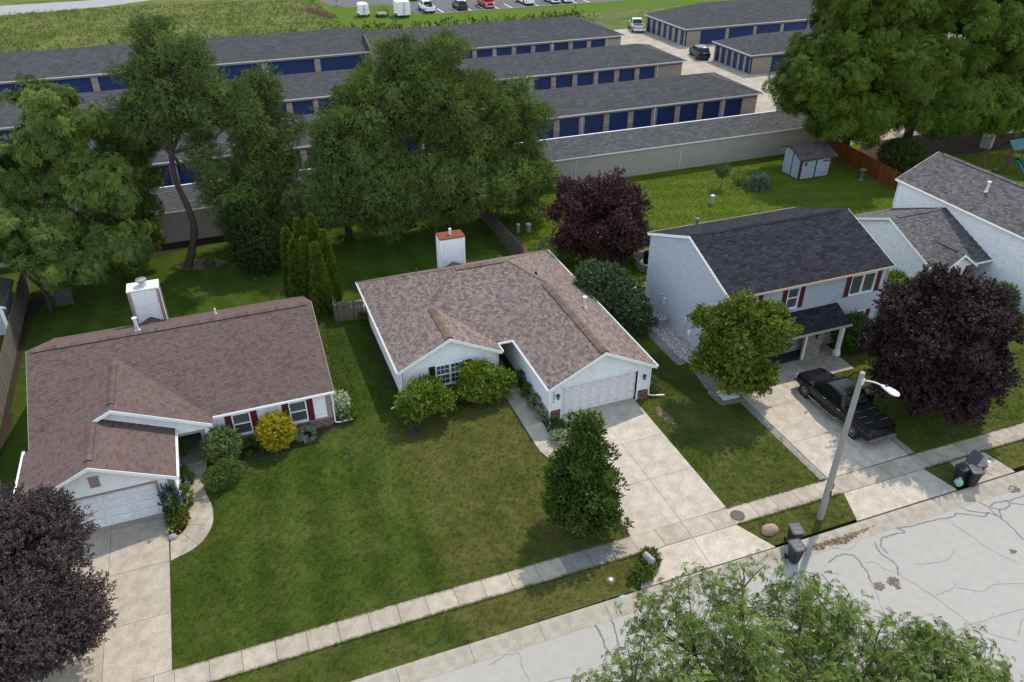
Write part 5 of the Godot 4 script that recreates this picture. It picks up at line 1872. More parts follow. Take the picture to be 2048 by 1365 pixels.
# kinds of twig, several of each, grown along +y
func make_sprigs() -> void:
	var r := RandomNumberGenerator.new()
	r.seed = 99
	for kind in ["broad", "star", "willow", "locust", "small", "spray", "blade", "walnut", "round", "lace"]:
		var list := []
		for variant in 3:
			var st := new_st()
			match kind:
				"broad":
					for i in 9:
						var t := 0.1 + 0.9 * i / 9.0
						var d := (rdir(r) * 0.9 + Vector3.UP * 0.35).normalized()
						leaf(st, Vector3.UP * t * 0.32, d, rdir(r), r.randf_range(0.13, 0.19), r.randf_range(0.08, 0.11), 0.2, r.randf_range(0.85, 1.1))
				"star":
					for i in 7:
						var t := 0.1 + 0.9 * i / 7.0
						var d := (rdir(r) * 0.9 + Vector3.UP * 0.2).normalized()
						for k in [-0.6, 0.0, 0.6]:
							leaf(st, Vector3.UP * t * 0.3, d.rotated(d.cross(Vector3.RIGHT).normalized(), k), Vector3.UP + rdir(r) * 0.5, 0.13, 0.065, 0.1, r.randf_range(0.8, 1.15))
				"willow":
					for i in 13:
						var t := i / 13.0
						var p := v3(0, 0.42 * t, 0) + v3(0.22 * t * t, -0.12 * t * t, 0)
						var d := (rdir(r) * 0.8 + v3(0.4, 0.3 - 0.7 * t, 0)).normalized()
						leaf(st, p, d, rdir(r), r.randf_range(0.10, 0.15), r.randf_range(0.035, 0.05), 0.2, r.randf_range(0.85, 1.12))
				"locust":
					for f in 4:
						var fd := (rdir(r) + Vector3.UP * 0.5).normalized()
						var side := fd.cross(rdir(r)).normalized()
						for i in 7:
							var p := fd * (0.05 + 0.035 * i) + Vector3.DOWN * 0.004 * i * i
							for sg in [-1.0, 1.0]:
								leaf(st, p, (side * sg + fd * 0.4).normalized(), Vector3.UP, 0.062, 0.026, 0.1, r.randf_range(0.85, 1.12))
				"small":
					for i in 10:
						var t := i / 10.0
						leaf(st, Vector3.UP * t * 0.15, (rdir(r) * 0.8 + Vector3.UP * 0.5).normalized(), rdir(r), r.randf_range(0.055, 0.08), r.randf_range(0.03, 0.045), 0.2, r.randf_range(0.85, 1.12))
				"round":
					for i in 8:
						var t := i / 8.0
						leaf(st, Vector3.UP * t * 0.16, (rdir(r) * 0.8 + Vector3.UP * 0.4).normalized(), rdir(r), r.randf_range(0.08, 0.11), r.randf_range(0.06, 0.08), 0.15, r.randf_range(0.85, 1.12))
				"spray":
					for i in 9:
						var a := r.randf_range(-0.7, 0.7)
						var d := v3(sin(a), cos(a), r.randf_range(-0.2, 0.2)).normalized()
						leaf(st, v3(0, 0.02 * i, 0), d, Vector3.BACK + rdir(r) * 0.4, r.randf_range(0.10, 0.17), 0.04, 0.1, r.randf_range(0.8, 1.15))
				"blade":
					for i in 7:
						var a := TAU * i / 7.0 + r.randf() * 0.5
						var d := v3(cos(a) * 0.55, 0.85, sin(a) * 0.55).normalized()
						leaf(st, v3(0, 0, 0), d, v3(-cos(a), 0.5, -sin(a)), r.randf_range(0.28, 0.42), 0.05, 0.15, r.randf_range(0.85, 1.12))
				"walnut":
					for f in 3:
						var fd := (rdir(r) + Vector3.UP * 0.35).normalized()
						var side := fd.cross(Vector3.UP + rdir(r) * 0.4).normalized()
						for i in 5:
							var p := fd * (0.08 + 0.085 * i) + Vector3.DOWN * 0.010 * i * i
							for sg in [-1.0, 1.0]:
								leaf(st, p, (side * sg + fd * 0.45 + Vector3.DOWN * 0.25).normalized(), Vector3.UP, 0.16, 0.055, 0.1, r.randf_range(0.82, 1.15))
				"lace":
					for i in 14:
						leaf(st, rdir(r) * 0.08, (rdir(r) + Vector3.DOWN * 0.3).normalized(), rdir(r), r.randf_range(0.08, 0.13), 0.018, 0.1, r.randf_range(0.85, 1.12))
			list.append(st.commit())
		sprigs[kind] = list

func mix_col(c: Array, t: float) -> Color:
	return (c[0] as Color).lerp(c[1], t)

# scatters twigs in three sets, one for each shape of twig
func foliage(T: Node, called: String, kind: String, xf: Array, m: Material) -> void:
	var sets := [[], [], []]
	for i in xf.size():
		sets[i % 3].append(xf[i])
	for k in 3:
		if sets[k].size() > 0:
			scatter(called, sprigs[kind][k], sets[k], m, T)

func twig_xf(p: Vector3, dir: Vector3, s: float) -> Transform3D:
	var y := dir.normalized()
	var x := perp(y).rotated(y, rr(0, TAU))
	return Transform3D(Basis(x, y, x.cross(y)).scaled_local(Vector3.ONE * s), p)

func tree(called: String, label: String, base: Vector3, s: Dictionary, group := "", category := "tree") -> Node3D:
	var T := placed(called, label, category, base, group)
	rng.seed = int(s.get("seed", hash(label))) & 0xffffff
	var lobes: Array = s.lobes
	var cr: float = s.get("clump", 0.9)
	var centres := []
	var mids := []
	for lb in lobes:
		var c := base + v3(lb[0], lb[1], lb[2])
		var rad := v3(lb[3], lb[4], lb[5])
		var want := int(lb[6])
		var bough: float = s.get("bough", 0.0)
		var got := 0
		var tries := 0
		var pads := []
		if bough > 0.0:
			var np := maxi(4, int(want / 7.0))
			while pads.size() < np and tries < np * 40:
				tries += 1
				var d := rdir(rng)
				var r := pow(rng.randf(), 0.30)
				r *= 0.88 + 0.30 * nz.get_noise_3d(d.x * 1.6 + c.x, d.y * 1.6 + c.y, d.z * 1.6 + c.z)
				var p := c + d * r * (rad - Vector3.ONE * bough * 0.5)
				var ok := true
				for q in pads:
					if p.distance_to(q) < bough * 1.05:
						ok = false
						break
				if ok:
					pads.append(p)
			tries = 0
		while got < want and tries < want * 14:
			tries += 1
			var p: Vector3
			if bough > 0.0:
				var d := rdir(rng) * pow(rng.randf(), 0.45)
				p = pads[got % pads.size()] + d * v3(bough, bough * s.get("padh", 0.75), bough)
			else:
				var d := rdir(rng)
				var r := pow(rng.randf(), s.get("shell", 0.34))
				r *= 0.86 + 0.26 * nz.get_noise_3d(d.x * 1.6 + c.x, d.y * 1.6 + c.y, d.z * 1.6 + c.z)
				p = c + d * r * (rad - Vector3.ONE * cr * 0.45)
			if p.y < s.get("floor", 0.5):
				continue
			var ok := true
			var lim: float = cr * s.get("space", 0.62)
			for q in centres:
				if p.distance_squared_to(q) < lim * lim:
					ok = false
					break
			if ok:
				centres.append(p)
				mids.append(c)
				got += 1
	# wood
	var wood := new_st()
	var fork: float = s.get("fork", 2.5)
	var tr: float = s.get("trunk", 0.2)
	var lean: Vector3 = s.get("lean", Vector3.ZERO)
	var fk := base + v3(0, fork, 0) + lean * fork
	var stems: int = s.get("stems", 1)
	if s.has("path"):
		var tp0 := []
		for q in s.path:
			tp0.append(base + q)
		fk = tp0[-1]
		tube(wood, base - Vector3(0, 0.1, 0), base + v3(0.1, 0.35, 0), tr * 1.5, tr * 1.1, 9, Color.WHITE, false)
		path_tube(wood, smooth_path(tp0, 4), tr * 1.1, tr * 0.6, 9)
		stems = 0
	for k in stems:
		var off := v3(0, 0, 0) if stems == 1 else v3(cos(TAU * k / stems), 0, sin(TAU * k / stems)) * tr * 1.5
		var tp := [base + off - Vector3(0, 0.1, 0), base + off + v3(rr(-0.1, 0.1), fork * 0.35, rr(-0.1, 0.1)) + lean * fork * 0.35, base + off * 2.0 + v3(rr(-0.1, 0.1), fork * 0.7, rr(-0.1, 0.1)) + lean * fork * 0.7, fk + off * 2.5]
		tube(wood, base + off - Vector3(0, 0.1, 0), base + off + v3(0, 0.25, 0), tr * 1.5, tr * 1.05, 9, Color.WHITE, false)
		path_tube(wood, smooth_path(tp, 4), tr * 1.08, tr * 0.75, 9)
	var nodes := [fk]
	var tipn: int = s.get("limbs", 8)
	var order := range(centres.size())
	for k in mini(tipn, centres.size()):
		var ci: int = order[(k * 7919 + 13) % centres.size()]
		var e: Vector3 = mids[ci].lerp(centres[ci], 0.75)
		var m := fk.lerp(e, 0.5) + v3(0, -0.08 * fk.distance_to(e), 0) + rdir(rng) * 0.06 * fk.distance_to(e)
		var path := smooth_path([fk, m, e], 5)
		path_tube(wood, path, tr * 0.5, 0.035, 6)
		for i in range(2, path.size()):
			nodes.append(path[i])
	for i in centres.size():
		var best: Vector3 = nodes[0]
		for q in nodes:
			if q.y < centres[i].y + 0.6 and q.distance_squared_to(centres[i]) < best.distance_squared_to(centres[i]):
				best = q
		var m2: Vector3 = best.lerp(centres[i], 0.5) + rdir(rng) * 0.1 * best.distance_to(centres[i])
		path_tube(wood, smooth_path([best, m2, centres[i]], 2), minf(s.get("twigs", 0.05), tr * 0.25), 0.010, 4)
	mi("trunk", wood, s.get("bark", M.bark), T)
	# leaves
	var per: int = s.get("per", 40)
	var up: float = s.get("up", 0.3)
	var sc: float = s.get("scale", 1.0)
	var cols: Array = s.cols
	var xf := []
	for i in centres.size():
		var c: Vector3 = centres[i]
		var tone := rr(0.72, 1.26)
		var hue := rng.randf()
		var size := cr * rr(0.75, 1.2)
		for k in int(per * rr(0.75, 1.25)):
			var d := rdir(rng) * pow(rng.randf(), 0.45)
			var p := c + d * v3(size, size * s.get("flat", 0.72), size)
			p.y -= s.get("droop", 0.0) * d.length() * size
			if p.y < 0.05:
				continue
			var dir: Vector3 = d * 0.6 + (p - mids[i]).normalized() * 0.55 + Vector3.UP * up + rdir(rng) * s.get("wild", 0.35)
			xf.append([twig_xf(p, dir, sc * rr(0.75, 1.25)), mix_col(cols, clampf(hue * 0.6 + rng.randf() * 0.5, 0.0, 1.0)) * (tone * rr(0.85, 1.12))])
	foliage(T, "crown", s.leaf, xf, s.get("mat", M.leaf))
	return T

# a rounded shrub: twigs thick over its lobes
func shrub(called: String, label: String, base: Vector3, lobes: Array, kind: String, cols: Array, dens := 70.0, sc := 1.0, group := "", category := "shrub", up := 0.35, stemh := 0.3) -> Node3D:
	var T := placed(called, label, category, base, group)
	rng.seed = hash(label) & 0xffffff
	var xf := []
	var wood := new_st()
	for lb in lobes:
		var c := base + v3(lb[0], lb[1], lb[2])
		var rad := v3(lb[3], lb[4], lb[5])
		var area := 4.0 * PI * pow((pow(rad.x * rad.y, 1.6) + pow(rad.x * rad.z, 1.6) + pow(rad.y * rad.z, 1.6)) / 3.0, 1.0 / 1.6)
		for i in int(area * dens):
			var d := rdir(rng)
			var r := pow(rng.randf(), 0.16)
			r *= 0.93 + 0.22 * nz.get_noise_3d(d.x * 3.0 + c.x, d.y * 3.0 + c.y * 2.0, d.z * 3.0 + c.z)
			var p := c + d * r * rad
			if p.y < 0.02:
				continue
			var tone := 1.0 + 0.22 * nz.get_noise_3d(p.x * 3.0, p.y * 3.0, p.z * 3.0)
			xf.append([twig_xf(p, d + Vector3.UP * up + rdir(rng) * 0.4, sc * rr(0.75, 1.25)), mix_col(cols, rng.randf()) * (tone * rr(0.85, 1.12))])
		for i in 5:
			path_tube(wood, [v3(base.x + lb[0] * 0.4, -0.02, base.z + lb[2] * 0.4) + v3(rr(-0.08, 0.08), 0, rr(-0.08, 0.08)), v3(base.x + lb[0] * 0.6, lb[1] * 0.5, base.z + lb[2] * 0.6), c + rdir(rng) * rad * 0.7], 0.025, 0.008, 4)
	mi("stem", wood, M.bark, T)
	foliage(T, "foliage", kind, xf, M.leaf)
	return T

# flowers on a plant, a part of it
func blossoms(T: Node, base: Vector3, lobes: Array, kind: String, cols: Array, dens: float, sc: float) -> void:
	var xf := []
	for lb in lobes:
		var c := base + v3(lb[0], lb[1], lb[2])
		var rad := v3(lb[3], lb[4], lb[5])
		for i in int(12.0 * rad.x * rad.y * dens):
			var d := rdir(rng)
			xf.append([twig_xf(c + d * rad, d + Vector3.UP, sc * rr(0.75, 1.25)), mix_col(cols, rng.randf())])
	foliage(T, "blossom", kind, xf, M.leaf)

func build_trees() -> void:
	var gr := [Color(0.034, 0.064, 0.012), Color(0.074, 0.108, 0.018)]
	var gr2 := [Color(0.056, 0.102, 0.022), Color(0.118, 0.165, 0.034)]
	var wl := [Color(0.062, 0.104, 0.028), Color(0.125, 0.172, 0.044)]
	var pur := [Color(0.021, 0.011, 0.013), Color(0.044, 0.023, 0.024)]
	# row at the back of the left and middle gardens
	tree("elm_tree", "tall slender elm with bare leaning trunk behind the left house", v3(-3.85, 0, -59.6), {"lobes": [[2.1, 13.9, 0, 3.7, 4.3, 3.4, 150], [4.9, 11.6, 0.6, 2.1, 2.0, 2.0, 28], [-0.6, 11.8, 0.2, 1.9, 2.2, 2.0, 28], [2.8, 9.0, 0.5, 1.7, 1.5, 1.6, 15], [3.6, 6.0, 0.0, 1.9, 2.0, 1.6, 21]], "leaf": "willow", "bough": 1.25, "space": 0.5, "flat": 1.0, "cols": wl, "clump": 0.7, "per": 44, "path": [v3(0, 0, 0), v3(0.6, 1.4, 0), v3(1.1, 3.1, 0), v3(0.95, 5.0, 0), v3(0.6, 7.0, 0), v3(0.7, 8.9, 0)], "trunk": 0.28, "limbs": 10, "up": 0.05, "droop": 0.25, "scale": 1.25}, "trees along the back gardens")
	tree("walnut_tree", "broad light-green walnut tree standing behind the left fence corner", v3(-11.7, 0, -60.4), {"lobes": [[1.4, 11.6, 0, 4.0, 3.6, 4.0, 99], [-2.2, 8.8, 0.8, 3.4, 3.2, 3.4, 64], [3.4, 7.4, 1.5, 3.2, 3.0, 3.0, 60], [-0.6, 5.2, 2.0, 3.8, 3.0, 2.8, 80], [3.2, 3.6, 2.4, 3.2, 2.4, 2.4, 60]], "leaf": "walnut", "bough": 1.35, "space": 0.5, "cols": [Color(0.068, 0.115, 0.024), Color(0.140, 0.195, 0.044)], "clump": 0.75, "per": 30, "fork": 3.4, "trunk": 0.34, "limbs": 14, "flat": 0.6, "scale": 1.1}, "trees along the back gardens")
	tree("walnut_tree", "darker walnut tree between the leaning elm and the left corner", v3(-6.9, 0, -62.0), {"lobes": [[0.4, 8.2, 0, 2.9, 4.0, 2.6, 89], [0.0, 4.0, 0.6, 2.6, 2.4, 2.2, 48]], "leaf": "walnut", "bough": 1.35, "space": 0.5, "cols": [Color(0.034, 0.062, 0.011), Color(0.072, 0.104, 0.018)], "clump": 0.72, "per": 32, "fork": 2.4, "trunk": 0.22, "limbs": 9, "flat": 0.65}, "trees along the back gardens")
	tree("walnut_tree", "low bushy walnut tree beside the left fence in front of the others", v3(-13.0, 0, -56.0), {"lobes": [[-0.6, 5.6, 0, 3.0, 2.8, 2.8, 64], [2.2, 3.6, 0.6, 2.6, 2.0, 2.3, 44], [5.2, 3.4, -1.0, 2.4, 2.2, 2.0, 38]], "leaf": "walnut", "bough": 1.35, "space": 0.5, "cols": gr2, "clump": 0.72, "per": 32, "fork": 1.8, "trunk": 0.2, "limbs": 9, "flat": 0.6}, "trees along the back gardens")
	tree("willow_tree", "upright willowy tree between the leaning elm and the big willow", v3(2.9, 0, -63.0), {"lobes": [[0.4, 9.8, 0, 2.7, 3.9, 2.8, 100], [0.2, 5.6, 1.0, 3.5, 3.0, 2.8, 95], [-1.4, 3.6, 2.6, 2.8, 2.0, 2.0, 50]], "leaf": "willow", "bough": 1.25, "space": 0.5, "flat": 1.0, "cols": wl, "clump": 0.72, "per": 50, "fork": 3.2, "trunk": 0.24, "limbs": 10, "up": 0.0, "droop": 0.35, "scale": 1.25}, "trees along the back gardens")
	tree("willow_tree", "drooping willow just behind the column evergreens", v3(8.7, 0, -60.05), {"lobes": [[1.0, 8.0, 0.6, 4.2, 4.2, 3.4, 140], [-1.0, 4.8, 1.6, 3.4, 3.2, 2.8, 100], [2.8, 4.2, 2.4, 3.2, 3.0, 2.8, 100]], "leaf": "willow", "bough": 1.25, "space": 0.5, "flat": 1.0, "cols": wl, "clump": 0.72, "per": 50, "fork": 3.0, "trunk": 0.3, "limbs": 12, "up": -0.1, "droop": 0.45, "scale": 1.25}, "trees along the back gardens")
	tree("willow_tree", "biggest willow, its crown spreading over the storage roofs at centre", v3(14.1, 0, -60.95), {"lobes": [[1.8, 10.8, 0, 6.4, 5.0, 5.2, 300], [7.6, 7.4, 0.4, 5.2, 4.8, 4.6, 200], [-3.4, 9.0, 0.4, 4.0, 4.0, 3.8, 120], [3.0, 4.8, 3.0, 5.4, 3.4, 3.6, 190], [8.6, 4.0, 1.8, 4.0, 3.0, 3.2, 110], [-2.0, 5.0, 2.2, 3.6, 3.2, 3.0, 90]], "leaf": "willow", "bough": 1.25, "space": 0.5, "flat": 1.0, "cols": [Color(0.070, 0.116, 0.026), Color(0.145, 0.190, 0.044)], "clump": 0.80, "per": 54, "fork": 3.4, "trunk": 0.42, "limbs": 18, "up": -0.05, "droop": 0.4, "scale": 1.3}, "trees along the back gardens")
	# big pair behind the shed
	tree("hickory_tree", "huge green hickory tree growing behind the garden shed", v3(60.1, 0, -62.0), {"lobes": [[-0.6, 13.6, 0, 6.8, 6.0, 6.0, 304], [-5.2, 8.6, 1.0, 5.0, 4.6, 4.6, 192], [4.4, 8.8, 2.4, 5.4, 4.8, 4.6, 192], [-1.0, 5.6, 2.6, 5.4, 3.0, 3.6, 160]], "leaf": "walnut", "bough": 1.35, "space": 0.5, "cols": [Color(0.044, 0.082, 0.010), Color(0.098, 0.138, 0.018)], "clump": 0.95, "per": 30, "fork": 4.5, "trunk": 0.45, "limbs": 18, "flat": 0.62, "droop": 0.15, "scale": 1.5}, "big trees at upper right")
	tree("hickory_tree", "huge green hickory tree at right of the one behind the shed", v3(66.4, 0, -60.2), {"lobes": [[4.0, 13.2, 0, 7.2, 6.2, 6.2, 304], [9.8, 8.6, 1.6, 5.2, 4.8, 4.6, 192], [1.6, 6.0, 3.0, 5.8, 3.6, 3.8, 192], [6.6, 5.6, 3.6, 4.8, 3.2, 3.6, 144]], "leaf": "walnut", "bough": 1.35, "space": 0.5, "cols": [Color(0.044, 0.084, 0.010), Color(0.102, 0.146, 0.018)], "clump": 0.95, "per": 30, "fork": 4.5, "trunk": 0.5, "limbs": 18, "flat": 0.62, "droop": 0.15, "scale": 1.5}, "big trees at upper right")
	tree("hickory_tree", "dark hickory tree filling the far upper right corner", v3(78.0, 0, -66.5), {"lobes": [[2.0, 13.5, 0, 6.5, 6.0, 5.5, 208], [7.0, 9.0, 2.0, 5.6, 5.0, 5.0, 176]], "leaf": "walnut", "bough": 1.35, "space": 0.5, "cols": gr, "clump": 1.0, "per": 36, "fork": 4.0, "trunk": 0.4, "limbs": 12, "flat": 0.62, "scale": 1.3}, "big trees at upper right")
	# purple trees
	tree("purple_plum_tree", "round purple-leaved plum tree on the back lawn", v3(26.0, 0, -49.6), {"lobes": [[-0.2, 4.3, 0, 4.3, 2.9, 3.8, 250], [0.4, 2.4, 0.8, 3.8, 1.7, 3.2, 130]], "leaf": "broad", "cols": [Color(0.042, 0.018, 0.018), Color(0.080, 0.036, 0.032)], "bough": 0.95, "space": 0.5, "padh": 0.7, "clump": 0.6, "per": 40, "fork": 1.4, "trunk": 0.2, "limbs": 12, "scale": 0.95, "floor": 1.1, "mat": M.leaf_dark}, "purple-leaved trees")
	tree("purple_maple_tree", "large dark purple maple on the lawn right of the pickup", v3(34.6, 0, -26.0), {"lobes": [[0.4, 5.0, 0, 4.0, 3.6, 3.6, 300], [0.5, 2.9, 0.7, 3.9, 2.2, 3.4, 190]], "leaf": "star", "cols": pur, "bough": 1.0, "space": 0.5, "padh": 0.6, "clump": 0.62, "per": 34, "fork": 1.8, "trunk": 0.24, "limbs": 14, "flat": 0.62, "scale": 1.15, "floor": 1.0, "mat": M.leaf_dark}, "purple-leaved trees")
	tree("purple_crabapple_tree", "dark purple crabapple over the left driveway in the lower left corner", v3(-10.8, 0, -26.2), {"lobes": [[0.4, 5.0, -0.4, 2.9, 2.7, 3.0, 100], [1.5, 3.0, 1.8, 2.3, 1.9, 2.3, 55], [-1.8, 3.8, 1.2, 2.6, 2.4, 2.6, 60], [0.3, 4.6, 3.0, 2.5, 2.2, 2.3, 60], [1.2, 4.4, -1.6, 2.0, 1.8, 1.8, 34]], "leaf": "small", "cols": [Color(0.042, 0.029, 0.029), Color(0.094, 0.068, 0.066)], "clump": 0.75, "per": 96, "fork": 1.4, "trunk": 0.16, "limbs": 14, "scale": 1.45, "floor": 0.9, "mat": M.leaf_dark}, "purple-leaved trees")
	# street and front-garden trees
	tree("pear_tree", "dense conical dark green pear tree by the middle driveway", v3(12.9, 0, -24.5), {"lobes": [[0.0, 2.2, 0, 2.15, 1.75, 2.1, 66], [0.0, 3.9, -0.1, 1.5, 1.5, 1.45, 36], [0.0, 5.5, -0.2, 0.8, 1.25, 0.8, 14], [0.1, 1.3, 0.5, 2.0, 0.9, 1.8, 26]], "leaf": "round", "cols": [Color(0.032, 0.066, 0.014), Color(0.094, 0.136, 0.022)], "clump": 0.52, "per": 64, "fork": 1.0, "trunk": 0.09, "limbs": 10, "scale": 1.15, "floor": 0.35}, "front-garden trees")
	tree("magnolia_tree", "bright green tree ringed by white pebbles at the right driveway", v3(25.5, 0, -30.95), {"lobes": [[0.0, 4.0, 0, 2.9, 2.1, 2.6, 130], [0.3, 2.5, 0.4, 2.7, 1.3, 2.4, 80], [-0.7, 5.6, 0, 1.0, 1.0, 1.0, 20], [1.9, 4.9, 0, 0.9, 1.0, 0.8, 18]], "leaf": "broad", "cols": [Color(0.075, 0.115, 0.014), Color(0.165, 0.195, 0.026)], "bough": 0.75, "space": 0.5, "clump": 0.48, "per": 32, "fork": 1.2, "trunk": 0.13, "limbs": 12, "scale": 1.0, "floor": 0.8}, "front-garden trees")
	tree("weeping_cherry_tree", "small umbrella-shaped tree in a mulch ring below the green shutters", v3(7.12, 0, -34.05), {"lobes": [[1.05, 1.45, -1.05, 1.5, 0.82, 1.2, 95]], "leaf": "broad", "cols": [Color(0.080, 0.135, 0.016), Color(0.170, 0.225, 0.028)], "clump": 0.34, "per": 30, "bough": 0.5, "space": 0.5, "padh": 0.5, "fork": 1.0, "trunk": 0.045, "stems": 2, "limbs": 8, "scale": 0.85, "floor": 0.5, "up": -0.05, "droop": 0.3}, "front-garden trees")
	tree("weeping_cherry_tree", "rounded bright green tree at right of the green-shuttered window", v3(11.9, 0, -35.75), {"lobes": [[0.0, 1.15, 0.0, 1.55, 0.85, 1.05, 110], [-0.45, 1.9, -0.1, 0.7, 0.5, 0.6, 22]], "leaf": "broad", "cols": [Color(0.080, 0.138, 0.016), Color(0.175, 0.230, 0.028)], "clump": 0.34, "per": 30, "bough": 0.5, "space": 0.5, "padh": 0.5, "fork": 0.5, "trunk": 0.06, "limbs": 8, "scale": 0.85, "floor": 0.25, "up": -0.05, "droop": 0.25}, "front-garden trees")
	tree("locust_tree", "feathery honey locust rising over the street in the foreground", v3(12.0, 0, -8.7), {"lobes": [[-0.8, 8.1, -2.3, 4.5, 2.6, 3.6, 150], [2.0, 7.6, -2.2, 2.7, 1.9, 2.5, 44], [-4.0, 7.4, -2.0, 3.0, 1.8, 2.6, 56], [1.0, 7.0, -0.8, 4.5, 1.8, 2.6, 70]], "leaf": "locust", "cols": [Color(0.080, 0.135, 0.024), Color(0.165, 0.215, 0.050)], "clump": 0.6, "per": 12, "fork": 2.6, "trunk": 0.2, "limbs": 40, "scale": 1.15, "flat": 0.7, "up": 0.3, "space": 0.9, "shell": 0.5, "twigs": 0.028, "bark": M.bark}, "street trees")
	tree("locust_tree", "smaller honey locust whose top shows in the lower right corner", v3(17.7, 0, -7.2), {"lobes": [[-0.4, 6.1, -1.8, 2.7, 2.2, 2.6, 80]], "leaf": "locust", "cols": [Color(0.080, 0.135, 0.024), Color(0.165, 0.215, 0.050)], "clump": 0.6, "per": 20, "fork": 2.2, "trunk": 0.15, "limbs": 16, "scale": 1.15, "flat": 0.7, "space": 0.9, "shell": 0.5, "twigs": 0.028}, "street trees")
	tree("red_maple_shrub", "reddish lace-leaf maple beside the white gable window", v3(43.6, 0, -33.9), {"lobes": [[0, 2.3, 0, 2.0, 1.3, 1.6, 44]], "leaf": "lace", "cols": [Color(0.085, 0.020, 0.018), Color(0.150, 0.045, 0.032)], "clump": 0.6, "per": 60, "fork": 0.8, "trunk": 0.09, "limbs": 8, "scale": 1.3, "up": -0.1, "droop": 0.2, "mat": M.leaf_dark}, "purple-leaved trees")
	tree("sapling", "thin young sapling on the back lawn by the block wall", v3(43.5, 0, -59.1), {"lobes": [[0, 1.6, 0, 0.85, 0.85, 0.8, 16]], "leaf": "small", "cols": [Color(0.07, 0.12, 0.03), Color(0.12, 0.17, 0.05)], "clump": 0.35, "per": 26, "fork": 0.7, "trunk": 0.03, "limbs": 5, "scale": 1.3}, "young trees")
	# column evergreens
	var cols := [[3.25, -51.7, 5.3, "leftmost slim column evergreen of the cluster behind the left house"], [3.5, -50.5, 4.9, "column evergreen second from left at the front of the cluster"], [4.15, -51.6, 5.9, "column evergreen second from left at the back of the cluster"], [4.2, -50.0, 5.2, "middle column evergreen at the front of the cluster"], [5.0, -51.2, 6.2, "tallest column evergreen at the back right of the cluster"], [4.75, -48.9, 5.2, "column evergreen at the front nearest the left house roof"], [5.5, -49.8, 5.6, "rightmost column evergreen beside the short grey fence"]]
	for q in cols:
		column_evergreen(v3(q[0], 0, q[1]), q[2], q[3])

func column_evergreen(base: Vector3, h: float, label: String) -> void:
	var T := placed("arborvitae", label, "evergreen", base, "cluster of column evergreens")
	rng.seed = hash(label) & 0xffffff
	var xf := []
	for i in 2100:
		var t := pow(rng.randf(), 0.85)
		var r := 0.80 * pow(1.0 - t, 0.62) * (1.0 if t > 0.12 else lerpf(0.75, 1.0, t / 0.12))
		var a := rr(0, TAU)
		r *= 0.92 + 0.2 * nz.get_noise_3d(cos(a) * 2.0 + base.x, t * 9.0, sin(a) * 2.0 + base.z)
		r *= pow(rng.randf(), 0.12)
		var p := base + v3(cos(a) * r, 0.1 + t * (h - 0.15), sin(a) * r)
		var dir := v3(cos(a) * 0.45, 1.0, sin(a) * 0.45) + rdir(rng) * 0.3
		xf.append([twig_xf(p, dir, rr(0.9, 1.5)), Color(0.058, 0.098, 0.011).lerp(Color(0.135, 0.180, 0.018), rng.randf()) * rr(0.8, 1.15)])
	var st := new_st()
	path_tube(st, [base - v3(0, 0.1, 0), base + v3(0, h * 0.5, 0), base + v3(0, h * 0.93, 0)], 0.08, 0.01, 6)
	mi("trunk", st, M.bark, T)
	foliage(T, "crown", "spray", xf, M.leaf_dark)

